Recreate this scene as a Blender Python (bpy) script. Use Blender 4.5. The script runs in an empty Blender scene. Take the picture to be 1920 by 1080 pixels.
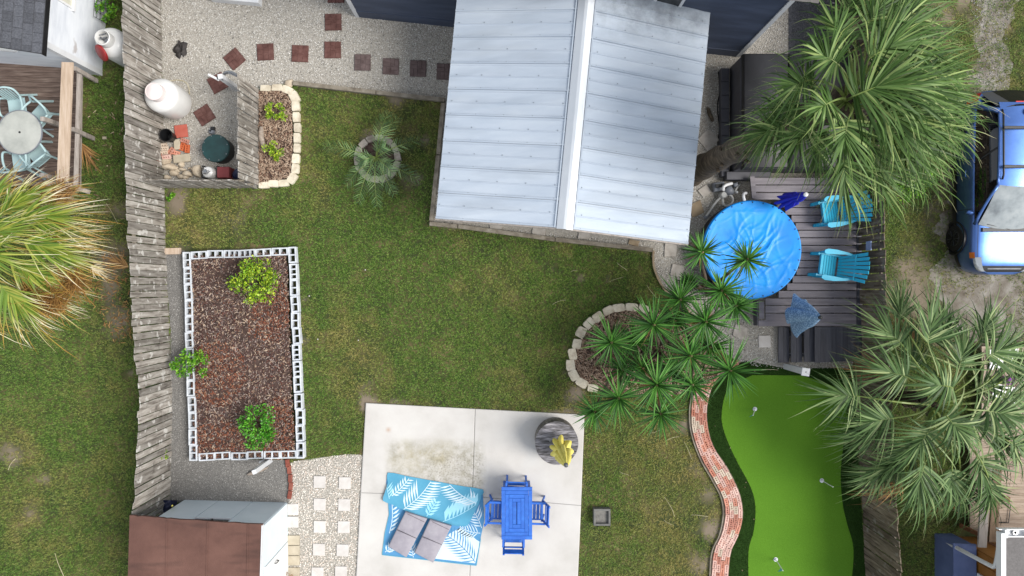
import bpy, math, random
import numpy as np
from mathutils import Vector, Matrix
R = math.radians
rng = np.random.default_rng(7)
random.seed(7)
S = bpy.context.scene
COL = S.collection

# ------------------------------------------------------------------ camera, sky, sun, exposure
H = 17.5            # camera height above the lawn
F = 1295.0          # focal length in photograph pixels (photograph 1920 wide)
cam = bpy.data.cameras.new('camera'); cam.sensor_width = 36; cam.lens = 36*F/1920
cam.clip_start = .5; cam.clip_end = 600
camo = bpy.data.objects.new('camera', cam); COL.objects.link(camo)
camo.location = (0, 0, H); camo.rotation_euler = (0, 0, 0); S.camera = camo

SUN_EL, SUN_AZ = R(46), R(-12)       # sun from the right, a little below in the picture
wd = bpy.data.worlds.new('World'); S.world = wd; wd.use_nodes = True
nt = wd.node_tree; nt.nodes.clear(); N = nt.nodes.new; L = nt.links.new
wo = N('ShaderNodeOutputWorld'); bg = N('ShaderNodeBackground'); sky = N('ShaderNodeTexSky')
sky.sky_type = 'NISHITA'; sky.sun_disc = False; sky.sun_elevation = SUN_EL; sky.sun_rotation = math.pi/2-SUN_AZ
tc = N('ShaderNodeTexCoord'); no = N('ShaderNodeTexNoise'); no.inputs['Scale'].default_value = 2.2
no.inputs['Detail'].default_value = 6; no.inputs['Roughness'].default_value = .55
rp = N('ShaderNodeValToRGB'); rp.color_ramp.elements[0].position = .28; rp.color_ramp.elements[1].position = .62
mx = N('ShaderNodeMix'); mx.data_type = 'RGBA'; mx.inputs[7].default_value = (8.6, 9.0, 9.6, 1)   # broken bright cloud
L(tc.outputs['Generated'], no.inputs['Vector']); L(no.outputs['Fac'], rp.inputs['Fac'])
L(rp.outputs['Color'], mx.inputs[0]); L(sky.outputs['Color'], mx.inputs[6]); L(mx.outputs[2], bg.inputs['Color'])
bg.inputs['Strength'].default_value = .074; L(bg.outputs['Background'], wo.inputs['Surface'])
sl = bpy.data.lights.new('sun', 'SUN'); sl.energy = 3.1; sl.angle = R(32); sl.color = (1, .955, .89)
so = bpy.data.objects.new('sun', sl); COL.objects.link(so)
so.rotation_euler = Vector((math.cos(SUN_EL)*math.cos(SUN_AZ), math.cos(SUN_EL)*math.sin(SUN_AZ), math.sin(SUN_EL))).to_track_quat('Z', 'Y').to_euler()
so.location = (20, -5, 25)
S.view_settings.view_transform = 'Standard'; S.view_settings.look = 'None'
S.view_settings.exposure = .68; S.view_settings.gamma = 1; S.view_settings.use_curve_mapping = False

# ------------------------------------------------------------------ helpers
def W(px, py, z=0.):
    k = (H-z)/F
    return Vector(((px-960)*k, (540-py)*k, z))
def W2(px, py, z=0.): v = W(px, py, z); return (v.x, v.y)
def lin(h):
    o = []
    for i in (0, 2, 4):
        c = int(h[i:i+2], 16)/255; o.append(c/12.92 if c <= .04045 else ((c+.055)/1.055)**2.4)
    return (*o, 1)
ORIG = {}
def org(o): return ORIG.get(o.name, Vector((0, 0, 0))) if o else Vector((0, 0, 0))

class MB:
    def __init__(s): s.v = []; s.f = []
    def add(s, vs, fs):
        b = len(s.v); s.v += [tuple(p) for p in vs]; s.f += [tuple(i+b for i in f) for f in fs]; return s
    BF = [(3,2,1,0),(4,5,6,7),(0,1,5,4),(1,2,6,5),(2,3,7,6),(3,0,4,7)]
    def hexa(s, lo, hi): return s.add(list(lo)+list(hi), s.BF)
    def box(s, c, d, rz=0., rx=0., ry=0.):
        m = Matrix.Translation(c) @ Matrix.Rotation(rz,4,'Z') @ Matrix.Rotation(ry,4,'Y') @ Matrix.Rotation(rx,4,'X')
        x, y, z = d[0]/2, d[1]/2, d[2]/2
        vs = [m @ Vector(p) for p in ((-x,-y,-z),(x,-y,-z),(x,y,-z),(-x,y,-z),(-x,-y,z),(x,-y,z),(x,y,z),(-x,y,z))]
        return s.add(vs, s.BF)
    def bbox(s, c, d, b=.01, rz=0., rx=0., ry=0.):     # box with a chamfered rim, top and bottom
        m = Matrix.Translation(c) @ Matrix.Rotation(rz,4,'Z') @ Matrix.Rotation(ry,4,'Y') @ Matrix.Rotation(rx,4,'X')
        x, y, z = d[0]/2, d[1]/2, d[2]/2; vs = []
        for zz, k in ((-z,b),(-z+b,0),(z-b,0),(z,b)):
            for sx, sy in ((-1,-1),(1,-1),(1,1),(-1,1)): vs.append(m @ Vector((sx*(x-k), sy*(y-k), zz)))
        fs = [(3,2,1,0),(12,13,14,15)]
        for r in range(3):
            for i in range(4): j = (i+1)%4; fs.append((r*4+i, r*4+j, r*4+4+j, r*4+4+i))
        return s.add(vs, fs)
    def bar(s, a, b, w, h=None, up=(0,0,1)):
        a, b = Vector(a), Vector(b); h = h or w; t = (b-a).normalized(); u = Vector(up)
        if abs(t.dot(u)) > .95: u = Vector((1,0,0))
        sd = t.cross(u).normalized(); u = sd.cross(t).normalized()
        q = [sd*(-w/2)-u*(h/2), sd*(w/2)-u*(h/2), sd*(w/2)+u*(h/2), sd*(-w/2)+u*(h/2)]
        return s.hexa([a+k for k in q], [b+k for k in q])
    def tube(s, path, r, n=8, cap=True):
        path = [Vector(p) for p in path]; m = len(path); rr = r if hasattr(r, '__len__') else [r]*m
        vs = []; prev = None
        for i, p in enumerate(path):
            t = (path[min(i+1,m-1)]-path[max(i-1,0)]).normalized()
            if prev is None:
                u = Vector((0,0,1)) if abs(t.z) < .9 else Vector((1,0,0)); prev = t.cross(u).normalized()
            prev = (prev - t*prev.dot(t)).normalized(); q = t.cross(prev)
            vs += [p+(prev*math.cos(2*math.pi*k/n)+q*math.sin(2*math.pi*k/n))*rr[i] for k in range(n)]
        fs = [(i*n+k, i*n+(k+1)%n, i*n+n+(k+1)%n, i*n+n+k) for i in range(m-1) for k in range(n)]
        if cap: fs += [tuple(range(n))[::-1], tuple((m-1)*n+k for k in range(n))]
        return s.add(vs, fs)
    def lathe(s, prof, c=(0,0,0), n=32, mod=None, tilt=None, cap=True):
        vs = []; c = Vector(c)
        for r, z in prof:
            for k in range(n):
                a = 2*math.pi*k/n; q = r*(mod(a, r, z) if mod else 1)
                p = Vector((q*math.cos(a), q*math.sin(a), z))
                if tilt: p = tilt @ p
                vs.append(c+p)
        m = len(prof)
        fs = [(i*n+k, i*n+(k+1)%n, i*n+n+(k+1)%n, i*n+n+k) for i in range(m-1) for k in range(n)]
        if cap and prof[0][0] > 1e-4: fs.append(tuple(range(n))[::-1])
        if cap and prof[-1][0] > 1e-4: fs.append(tuple((m-1)*n+k for k in range(n)))
        return s.add(vs, fs)
    def prism(s, pts, z0, z1, b=0.):
        n = len(pts); cx = sum(p[0] for p in pts)/n; cy = sum(p[1] for p in pts)/n
        lay = [(z0,1)] + ([(z1-b,1),(z1,1-b*2.5)] if b else [(z1,1)])
        vs = [(cx+(x-cx)*k, cy+(y-cy)*k, z) for z, k in lay for x, y in pts]
        a = sum(pts[i][0]*pts[(i+1)%n][1]-pts[(i+1)%n][0]*pts[i][1] for i in range(n))
        fs = [tuple(range(n))[::-1], tuple((len(lay)-1)*n+k for k in range(n))]
        for r in range(len(lay)-1): fs += [(r*n+i, r*n+(i+1)%n, r*n+n+(i+1)%n, r*n+n+i) for i in range(n)]
        if a < 0: fs = [f[::-1] for f in fs]
        return s.add(vs, fs)
    def grid(s, nx, ny, fn):
        vs = [fn(i/nx, j/ny) for j in range(ny+1) for i in range(nx+1)]
        w = nx+1
        return s.add(vs, [(j*w+i, j*w+i+1, j*w+w+i+1, j*w+w+i) for j in range(ny) for i in range(nx)])
    def build(s, name, mat, parent=None, smooth=False, kind=None, mesh_only=False):
        o0 = org(parent); me = bpy.data.meshes.new(name)
        me.from_pydata([(p[0]-o0.x, p[1]-o0.y, p[2]-o0.z) for p in s.v], [], s.f)
        me.materials.append(mat)
        if smooth is True: me.polygons.foreach_set('use_smooth', [True]*len(me.polygons))
        elif smooth: me.shade_smooth() if False else autosmooth(me, smooth)
        me.update()
        if mesh_only: return me
        o = link(name, me, parent)
        if kind: o['kind'] = kind
        return o
def autosmooth(me, deg):
    import bmesh
    bm = bmesh.new(); bm.from_mesh(me)
    for f in bm.faces: f.smooth = True
    for e in bm.edges:
        if len(e.link_faces) == 2 and e.calc_face_angle(0) > R(deg): e.smooth = False
    bm.to_mesh(me); bm.free()
def link(name, me, parent=None, loc=None, rot=None, scale=None):
    o = bpy.data.objects.new(name, me); COL.objects.link(o)
    if parent: o.parent = parent; ORIG[o.name] = org(parent)
    if loc is not None: o.location = Vector(loc)-org(parent)
    if rot is not None: o.rotation_euler = rot
    if scale is not None: o.scale = scale
    return o
def tag(o, label, cat, group=None, kind=None):
    o['label'] = label; o['category'] = cat
    if group: o['group'] = group
    if kind: o['kind'] = kind
    return o
def thing(name, label, cat, loc=(0,0,0), group=None):
    o = bpy.data.objects.new(name, None); COL.objects.link(o); o.location = loc; o.empty_display_size = .1
    ORIG[o.name] = Vector(loc); return tag(o, label, cat, group)
def struct(name, loc=(0,0,0)):
    o = bpy.data.objects.new(name, None); COL.objects.link(o); o.location = loc; ORIG[o.name] = Vector(loc)
    o['kind'] = 'structure'; return o
def dup(root, loc, rz, label, scale=None):
    r = root.copy(); COL.objects.link(r); r.location = loc; r.rotation_euler = (0,0,rz); r['label'] = label
    if scale: r.scale = scale
    for ch in root.children:
        c = ch.copy(); COL.objects.link(c); c.parent = r
        for g in ch.children: d = g.copy(); COL.objects.link(d); d.parent = c
    return r
def sheet(name, poly, z, mat, parent=None, px=True):
    pts = [W2(*p) for p in poly] if px else poly
    if sum(pts[i][0]*pts[(i+1)%len(pts)][1]-pts[(i+1)%len(pts)][0]*pts[i][1] for i in range(len(pts))) < 0: pts = pts[::-1]
    o = MB().add([(x, y, z) for x, y in pts], [tuple(range(len(pts)))]).build(name, mat, parent)
    if not parent: o['kind'] = 'structure'
    return o
def cr(pts, n=6, closed=False):           # Catmull-Rom curve through points of any dimension
    P = [np.array(p, float) for p in pts]; m = len(P); out = []
    for i in range(m if closed else m-1):
        if closed: a, b, c, d = P[i-1], P[i], P[(i+1)%m], P[(i+2)%m]
        else: a, b, c, d = P[max(i-1,0)], P[i], P[i+1], P[min(i+2,m-1)]
        for k in range(n):
            t = k/n; out.append(tuple(.5*(2*b+(c-a)*t+(2*a-5*b+4*c-d)*t*t+(3*b-a-3*c+d)*t**3)))
    if not closed: out.append(tuple(P[-1]))
    return out
def inpoly(x, y, poly):
    x = np.asarray(x); y = np.asarray(y); r = np.zeros(x.shape, bool); n = len(poly)
    for i in range(n):
        x1, y1 = poly[i]; x2, y2 = poly[(i+1)%n]
        if y1 == y2: continue
        r ^= ((y1 > y) != (y2 > y)) & (x < (x2-x1)*(y-y1)/(y2-y1)+x1)
    return r
def vnoise(x, y, sc, seed=0):
    g = np.random.default_rng(seed).random((64, 64)); X = x*sc; Y = y*sc
    i = np.floor(X).astype(int); j = np.floor(Y).astype(int); u = X-i; v = Y-j; u = u*u*(3-2*u); v = v*v*(3-2*v)
    a = g[i%64, j%64]; b = g[(i+1)%64, j%64]; c = g[i%64, (j+1)%64]; d = g[(i+1)%64, (j+1)%64]
    return (a*(1-u)+b*u)*(1-v)+(c*(1-u)+d*u)*v
def np_mesh(name, V, n, mat, parent=None, attrs=None):   # V (count*n, 3): separate n-gons
    me = bpy.data.meshes.new(name); cnt = len(V)//n
    V = V - np.array(org(parent))
    me.vertices.add(len(V)); me.vertices.foreach_set('co', V.astype(np.float32).ravel())
    me.loops.add(len(V)); me.loops.foreach_set('vertex_index', np.arange(len(V), dtype=np.int32))
    me.polygons.add(cnt); me.polygons.foreach_set('loop_start', np.arange(0, len(V), n, dtype=np.int32))
    for k, a in (attrs or {}).items():
        at = me.attributes.new(k, 'FLOAT', 'POINT'); at.data.foreach_set('value', a.astype(np.float32))
    me.materials.append(mat); me.update(calc_edges=True); me.validate()
    return link(name, me, parent)
def idx_mesh(name, V, T, mat, parent=None, attrs=None, smooth=False):   # V (n,3), T (m,k)
    me = bpy.data.meshes.new(name); V = V - np.array(org(parent)); k = T.shape[1]
    me.vertices.add(len(V)); me.vertices.foreach_set('co', V.astype(np.float32).ravel())
    me.loops.add(T.size); me.loops.foreach_set('vertex_index', T.astype(np.int32).ravel())
    me.polygons.add(len(T)); me.polygons.foreach_set('loop_start', np.arange(0, T.size, k, dtype=np.int32))
    for q, a in (attrs or {}).items():
        at = me.attributes.new(q, 'FLOAT', 'POINT'); at.data.foreach_set('value', a.astype(np.float32))
    if smooth: me.polygons.foreach_set('use_smooth', np.ones(len(T), bool))
    me.materials.append(mat); me.update(calc_edges=True)
    return link(name, me, parent)

# ------------------------------------------------------------------ materials
def mat(name, stops, scale=4., detail=6, rough=.8, bump=0., bscale=40., metal=0., world=False, rnd=0., stretch=(1,1,1),
        spec=.5, island=False, attr=None, astops=None, pebble=False, coat=0., trans=0., alpha=1., pos=None, bdist=.02):
    m = bpy.data.materials.new(name); m.use_nodes = True; nt = m.node_tree; b = nt.nodes['Principled BSDF']
    N = nt.nodes.new; L = nt.links.new
    def ramp(st, fac):
        r = N('ShaderNodeValToRGB'); e = r.color_ramp.elements
        st = [lin(s) if isinstance(s, str) else s for s in st]
        ps = pos if pos and len(pos) == len(st) else [.3+.4*i/max(1, len(st)-1) for i in range(len(st))]
        while len(e) < len(st): e.new(.5)
        for el, p, c in zip(e, ps, st): el.position = p; el.color = c
        L(fac, r.inputs['Fac']); return r.outputs['Color']
    if world: co = N('ShaderNodeNewGeometry').outputs['Position']
    else: co = N('ShaderNodeTexCoord').outputs['Object']
    if stretch != (1,1,1) or not world:
        mp = N('ShaderNodeMapping'); mp.inputs['Scale'].default_value = stretch; L(co, mp.inputs['Vector'])
        if not world and rnd:      # every piece gets its own patch of grain
            oi = N('ShaderNodeObjectInfo'); cb = N('ShaderNodeCombineXYZ'); mu = N('ShaderNodeMath'); mu.operation = 'MULTIPLY'
            mu.inputs[1].default_value = 71; L(oi.outputs['Random'], mu.inputs[0])
            L(mu.outputs[0], cb.inputs[0]); L(mu.outputs[0], cb.inputs[1]); L(cb.outputs[0], mp.inputs['Location'])
        co2 = mp.outputs['Vector']
    else: co2 = co
    if len(stops) == 1: stops = [stops[0]]*2
    if island: fac = N('ShaderNodeNewGeometry').outputs['Random Per Island']
    else:
        no = N('ShaderNodeTexNoise'); no.inputs['Scale'].default_value = scale; no.inputs['Detail'].default_value = detail
        no.inputs['Roughness'].default_value = .6; L(co2, no.inputs['Vector']); fac = no.outputs['Fac']
    if island: pos = pos or [i/(max(1, len(stops)-1)) for i in range(len(stops))]
    c = ramp(stops, fac)
    if attr:
        at = N('ShaderNodeAttribute'); at.attribute_name = attr[0]
        rr = N('ShaderNodeMapRange'); rr.inputs[1].default_value = attr[1]; rr.inputs[2].default_value = attr[2]; L(at.outputs['Fac'], rr.inputs[0])
        mx = N('ShaderNodeMix'); mx.data_type = 'RGBA'; L(rr.outputs[0], mx.inputs[0]); L(c, mx.inputs[6])
        if len(attr[3]) > 1:
            pos = None; i2 = N('ShaderNodeNewGeometry'); c2 = ramp(attr[3], i2.outputs['Random Per Island']); L(c2, mx.inputs[7])
        else: mx.inputs[7].default_value = lin(attr[3][0])
        c = mx.outputs[2]
    if rnd:
        oi = N('ShaderNodeObjectInfo'); mr = N('ShaderNodeMapRange'); mr.inputs[3].default_value = 1-rnd; mr.inputs[4].default_value = 1+rnd
        L(oi.outputs['Random'], mr.inputs[0]); hs = N('ShaderNodeHueSaturation'); L(mr.outputs[0], hs.inputs['Value']); L(c, hs.inputs['Color']); c = hs.outputs['Color']
    L(c, b.inputs['Base Color']); m['c'] = 1
    b.inputs['Roughness'].default_value = rough; b.inputs['Metallic'].default_value = metal
    b.inputs['Specular IOR Level'].default_value = spec
    b.inputs['Coat Weight'].default_value = coat; b.inputs['Coat Roughness'].default_value = .14
    b.inputs['Transmission Weight'].default_value = trans; b.inputs['Alpha'].default_value = alpha
    if bump:
        n2 = N('ShaderNodeTexNoise'); n2.inputs['Scale'].default_value = bscale; n2.inputs['Detail'].default_value = 5; L(co2, n2.inputs['Vector'])
        bp = N('ShaderNodeBump'); bp.inputs['Strength'].default_value = bump; bp.inputs['Distance'].default_value = bdist
        L(n2.outputs['Fac'], bp.inputs['Height']); L(bp.outputs['Normal'], b.inputs['Normal'])
    return m
def spots(m, col, scale=6, lo=.0, hi=.18, amount=.7, world=True, stretch=(1,1,1)):
    """blotches with a shape of their own (lichen, stains) over a material's colour"""
    nt = m.node_tree; N = nt.nodes.new; L = nt.links.new; b = nt.nodes['Principled BSDF']
    src = b.inputs['Base Color'].links[0].from_socket
    vo = N('ShaderNodeTexNoise'); vo.inputs['Scale'].default_value = scale; vo.inputs['Detail'].default_value = 3
    co = N('ShaderNodeNewGeometry').outputs['Position'] if world else N('ShaderNodeTexCoord').outputs['Object']
    mp = N('ShaderNodeMapping'); mp.inputs['Scale'].default_value = stretch; L(co, mp.inputs['Vector']); L(mp.outputs[0], vo.inputs['Vector'])
    mr = N('ShaderNodeMapRange'); mr.inputs[1].default_value = lo; mr.inputs[2].default_value = hi; mr.inputs[4].default_value = amount
    L(vo.outputs['Fac'], mr.inputs[0]); mx = N('ShaderNodeMix'); mx.data_type = 'RGBA'
    L(mr.outputs[0], mx.inputs[0]); L(src, mx.inputs[6]); mx.inputs[7].default_value = lin(col); L(mx.outputs[2], b.inputs['Base Color'])
    return m
def zone(m, col, rect, soft=.15, scale=6, amount=.8, lo=.35, hi=.65):
    """a stain inside one world rectangle (x0,x1,y0,y1), broken up by noise"""
    nt = m.node_tree; N = nt.nodes.new; L = nt.links.new; b = nt.nodes['Principled BSDF']
    src = b.inputs['Base Color'].links[0].from_socket
    g = N('ShaderNodeNewGeometry'); sp = N('ShaderNodeSeparateXYZ'); L(g.outputs['Position'], sp.inputs[0])
    prev = None
    for ax, a, s in ((0, rect[0], 1), (0, rect[1], -1), (1, rect[2], 1), (1, rect[3], -1)):
        mr = N('ShaderNodeMapRange'); mr.inputs[1].default_value = a-soft*s; mr.inputs[2].default_value = a+soft*s; L(sp.outputs[ax], mr.inputs[0])
        if prev is None: prev = mr.outputs[0]
        else:
            mu = N('ShaderNodeMath'); mu.operation = 'MULTIPLY'; L(prev, mu.inputs[0]); L(mr.outputs[0], mu.inputs[1]); prev = mu.outputs[0]
    no = N('ShaderNodeTexNoise'); no.inputs['Scale'].default_value = scale; no.inputs['Detail'].default_value = 8; no.inputs['Roughness'].default_value = .7
    L(g.outputs['Position'], no.inputs['Vector'])
    mr = N('ShaderNodeMapRange'); mr.inputs[1].default_value = lo; mr.inputs[2].default_value = hi; mr.inputs[4].default_value = amount; L(no.outputs['Fac'], mr.inputs[0])
    mu = N('ShaderNodeMath'); mu.operation = 'MULTIPLY'; L(prev, mu.inputs[0]); L(mr.outputs[0], mu.inputs[1])
    mx = N('ShaderNodeMix'); mx.data_type = 'RGBA'; L(mu.outputs[0], mx.inputs[0]); L(src, mx.inputs[6]); mx.inputs[7].default_value = lin(col)
    L(mx.outputs[2], b.inputs['Base Color']); return m

M = {}
M['soil'] = mat('lawn_soil', ['222b0f', '353d18', '4a4826', '6a5d3f'], 1.6, 8, .95, .6, 30, world=True, attr=('bare',.25,1.0,['74695a']))
M['grass'] = mat('grass_blades', ['263c13', '3f5e1f', '5a7b2d', '829748'], rough=.6, island=True, attr=('dry',.15,.95,['6e6a33','8f8449','a3945c']), spec=.3)
M['gravel'] = mat('gravel_base', ['6a665f', '9d988f', 'b9b4ab'], 45, 4, .95, 1, 60, world=True)
M['pebble'] = mat('shell_pebbles', ['605e5a', '9a9791', 'b9b6b0', 'cccac5', 'dad8d3', 'a8a198', 'e4e2de'], rough=.85, island=True)
M['pebble_white'] = mat('white_shell_pebbles', ['a39d94', 'cbc4ba', 'ddd7ce', 'e6e1d9', 'd3c0b0', 'ece9e4'], rough=.85, island=True)
M['pebble_grey'] = mat('grey_pebbles', ['545453', '7a7977', '93918d', 'adaba7', '858380', 'c2c0bc'], rough=.9, island=True)
M['gravel_grey'] = mat('grey_gravel_base', ['4a4947','6f6d6a','8a8782'], 50, 4, .95, 1, 60, world=True)
M['dark_gravel'] = mat('dark_gravel_base', ['3a3b3f', '4d4e53', '68696e'], 55, 4, .95, 1, 70, world=True)
M['pebble_dark'] = mat('dark_pebbles', ['37383b', '4a4b4f', '606166', '7c7c7f'], rough=.9, island=True)
M['dirt'] = mat('driveway_dirt', ['4f473b', '6b645a', '807b73', '949089'], 2.2, 9, .95, .6, 40, world=True)
M['chip'] = mat('mulch_chips', ['352520', '4b302a', '5f463e', '786860', '9a8b82', '43383a', '6a3a28'], rough=.9, island=True)
M['chip_pale'] = mat('pale_mulch_chips', ['5f4a3b','7d6654','9a8572','b39f8b','6c4a3a'], rough=.9, island=True)
M['mulch'] = mat('mulch_base', ['2b1f1b', '40302a', '524139'], 8, 6, .95, .8, 30, world=True)
M['concrete'] = mat('patio_concrete', ['adaaa5', 'b9b6b2', 'c0beba'], .9, 8, .85, .15, 60, world=True)
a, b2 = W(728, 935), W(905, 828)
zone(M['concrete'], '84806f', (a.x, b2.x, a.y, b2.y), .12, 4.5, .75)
zone(M['concrete'], '9a8f6a', (W(735,0).x, W(850,0).x, W(0,875).y, W(0,832).y), .25, 2.5, .5)
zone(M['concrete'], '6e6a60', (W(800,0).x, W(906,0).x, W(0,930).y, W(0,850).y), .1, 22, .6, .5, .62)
zone(M['concrete'], '9b6a3a', (W(726,0).x, W(732,0).x, W(0,808).y, W(0,802).y), .05, 9, .7, .2, .5)
zone(M['concrete'], '9ba3ad', (W(985,0).x, W(1010,0).x, W(0,900).y, W(0,800).y), .5, 1.4, .35)
M['turf'] = mat('putting_turf', ['466b18', '50791e', '5a8428'], 90, 3, .9, .5, 220, world=True, spec=.15, bdist=.01)
spots(M['turf'], '3c6417', .4, .45, .75, .4); spots(M['turf'], '6a9430', 60, .55, .7, .35)
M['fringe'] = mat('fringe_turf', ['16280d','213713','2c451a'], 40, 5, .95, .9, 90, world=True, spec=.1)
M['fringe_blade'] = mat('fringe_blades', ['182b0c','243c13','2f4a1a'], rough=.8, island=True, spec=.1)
M['fence'] = mat('weathered_fence_boards', ['57514b','807a73','98938c','aaa6a0'], 2.2, 9, .9, .5, 30, rnd=.3, stretch=(7,7,.8), spec=.2)
spots(M['fence'], 'c9c7c2', 5.5, .60, .66, .7); spots(M['fence'], '3f3a36', 3.2, .62, .75, .6)
M['fence_brown'] = mat('brown_fence_boards', ['40372e','5d5246','72675a','87796a'], 2.2, 9, .9, .5, 30, rnd=.32, stretch=(7,7,.8), spec=.2)
spots(M['fence_brown'], '8f8c86', 5, .6, .7, .5)
M['lichen'] = mat('pale_board_ends', ['b9b5ae','cfccc6'], 20, 4, .9)
M['timber'] = mat('landscape_timber', ['5a5248','787063','8f887c'], 3, 8, .9, .5, 30, rnd=.12, stretch=(2,2,2))
M['paver_red'] = mat('brown_paver', ['4a2c27', '5c3c36', '6c4d47'], 6, 6, .9, .4, 60, rnd=.16)
M['paver_grey'] = mat('dull_brown_paver', ['4c3d3b','5f504e','705f5d'], 6, 6, .9, .4, 60, rnd=.1)
M['flag'] = mat('flagstone', ['8d867e','a59f97','b3ada6'], 5, 6, .9, .3, 50, rnd=.1)
M['flag_tan'] = mat('tan_flagstone', ['7d6d58','9a8a72'], 5, 6, .9, .3, 50)
M['paver_white'] = mat('pale_paver', ['b5b0ab','c7c3bf'], 5, 6, .9, .2, 60, rnd=.05)
M['paver_beige'] = mat('beige_paver', ['9d937f','b8ae9b'], 4, 6, .9, .3, 60, rnd=.1)
M['edge_stone'] = mat('cream_edging_stone', ['a89c88','c6bda9','d2cab9'], 5, 7, .9, .5, 30, rnd=.1)
M['ring_stone'] = mat('grey_edging_stone', ['6f675e','958d83','aaa298'], 5, 7, .9, .5, 30, rnd=.12)
M['rock'] = mat('rough_rock', ['8e7f6d','b7a994','cbc0ae'], 4, 7, .9, .6, 20, rnd=.1)
M['block'] = mat('painted_cinder_block', ['a9adb2','bdc2c8','cdd2d8'], 6, 6, .85, .3, 70, rnd=.06)
spots(M['block'], '8f8f8d', 3, .6, .75, .5)
M['brick_red'] = mat('red_brick', ['ad6b55', 'b87f6b', 'c29384'], 8, 5, .9, .3, 60, rnd=.14)
M['brick_pale'] = mat('pale_pink_brick', ['b58d80', 'c4a095', 'cdb3a8'], 8, 5, .9, .3, 60, rnd=.1)
M['brick_mid'] = mat('mid_red_brick', ['9a6252', 'ab7666', 'b98a7c'], 8, 5, .9, .3, 60, rnd=.12)
M['brick_buff'] = mat('buff_brick', ['b09d8b', 'c8baa9'], 8, 5, .9, .3, 60, rnd=.1)
M['brick_orange'] = mat('orange_brick', ['b3532c','c56a42'], 8, 5, .9, .3, 60, rnd=.1)
M['brick_old'] = mat('old_red_brick', ['6d3529','80473a','8f584a'], 8, 5, .9, .3, 60, rnd=.14)
M['mortar'] = mat('path_sand', ['75685f','94867c'], 20, 5, .95, .4, 60, world=True)
M['roof_metal'] = mat('galvanised_roof', ['a5b0bd', 'aeb8c4', 'b6bfc9'], 1.1, 4, .72, .05, 5, metal=.1, spec=.25, stretch=(.5,3,1), rnd=.04)
spots(M['roof_metal'], '8d959e', 1.2, .5, .75, .45, stretch=(.35,2.2,1))
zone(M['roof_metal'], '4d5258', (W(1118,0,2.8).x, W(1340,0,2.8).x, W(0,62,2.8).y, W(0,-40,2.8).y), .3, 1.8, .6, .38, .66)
M['ridge'] = mat('ridge_flashing', ['b4bac1','c2c7cc'], 1, 3, .45, metal=.35)
M['screw'] = mat('roof_screws', ['858c94'], rough=.5, metal=.6)
M['navy'] = mat('navy_siding', ['2f3748', '394255', '465065'], 1.5, 6, .6, .1, 30, stretch=(.3,2,2))
M['white'] = mat('white_paint', ['bfc1c4','cfd1d3'], 3, 6, .6, .05, 40)
M['white_clean'] = mat('white_plastic', ['d6d7d8'], rough=.4)
M['siding'] = mat('white_siding', ['b9bec6', 'c9cdd3', 'd2d6da'], 1.2, 7, .6, .1, 30, stretch=(1,1,4))
spots(M['siding'], '8a7d76', 2.2, .66, .72, .6)
M['shingle'] = mat('grey_shingle', ['3b3d43','4a4c52','585a60'], 30, 4, .95, .6, 120, rnd=.2)
M['glass_dark'] = mat('dark_window_glass', ['0d1012'], rough=.06, spec=.6)
M['deck_brown'] = mat('brown_deck_boards', ['3f322c','5a4a42','6d5d54','7f7067'], 3, 8, .85, .4, 40, rnd=.2, stretch=(.8,9,4))
M['rail_pale'] = mat('pale_cap_rail', ['a08b77','b39f8b','bfae9d'], 2.5, 8, .85, .3, 40, stretch=(8,.7,4))
M['rail_grey'] = mat('grey_rail_timber', ['7d756e','968e87','a49c96'], 3, 8, .85, .3, 40, stretch=(6,.8,4), rnd=.1)
M['deck_grey'] = mat('grey_painted_decking', ['635e64', '736e74', '827d83'], 1.6, 7, .6, .2, 40, rnd=.07, stretch=(.8,8,4))
M['deck_dark'] = mat('charcoal_painted_boards', ['30313a', '3d3e47', '4a4b53'], 2, 6, .55, .2, 40, rnd=.08, stretch=(8,.8,4))
M['tank'] = mat('white_tank_paint', ['c6c6c4','d6d6d4'], 2, 5, .4, coat=.2)
M['tank_pink'] = mat('faded_pink_lid', ['d6c9c6', 'dcd1cf'], 3, 4, .5)
M['red_lid'] = mat('red_tank_lid', ['7c1b1c','8f2424'], 4, 4, .45)
M['black'] = mat('black_plastic', ['101113','17181a'], 4, 4, .45)
M['black_rubber'] = mat('black_rubber', ['0c0c0d'], rough=.8)
M['teal_lid'] = mat('dark_teal_lid', ['0b2b2c','113536','173f40'], 6, 6, .6, .15, 60)
M['terracotta'] = mat('terracotta_tile', ['a24e40','b05e50'], 6, 5, .85, .1, 50)
M['maroon'] = mat('maroon_box', ['6d2a2c','7b3638'], 6, 5, .7)
M['pipe'] = mat('grey_white_pipe', ['b7b7b3','c9c9c6'], 5, 4, .5)
M['pump_grey'] = mat('pump_housing', ['6c7078','7d828a'], 5, 4, .45)
M['spa'] = mat('charcoal_spa_vinyl', ['141417', '1b1b1e', '232327'], 2, 6, .55, .15, 50)
M['spa_side'] = mat('grey_spa_panel', ['404047', '4f4f55'], 2, 6, .6, .1, 40)
M['pool'] = mat('blue_pool_cover', ['0a7edc', '138ce6', '1f9aec'], 1.5, 4, .42, spec=.35)
M['pool_wall'] = mat('black_pool_wall', ['16181b','202327'], 3, 4, .5)
M['navy_fabric'] = mat('royal_blue_umbrella_fabric', ['181aa2', '2124b8'], 5, 4, .8, .1, 60)
M['teal_fabric'] = mat('patterned_blue_fabric', ['5f80a2', '6c8cad', '7f9ebc', '97b3cc'], 26, 1, .85, .1, 70, pos=[.42,.49,.53,.56])
M['yellow_fabric'] = mat('yellow_umbrella_fabric', ['cfc158','dccf6a','e3d885'], 3, 5, .85, .1, 60)
M['grey_cap'] = mat('grey_finial', ['4b4d50'], rough=.5)
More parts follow.
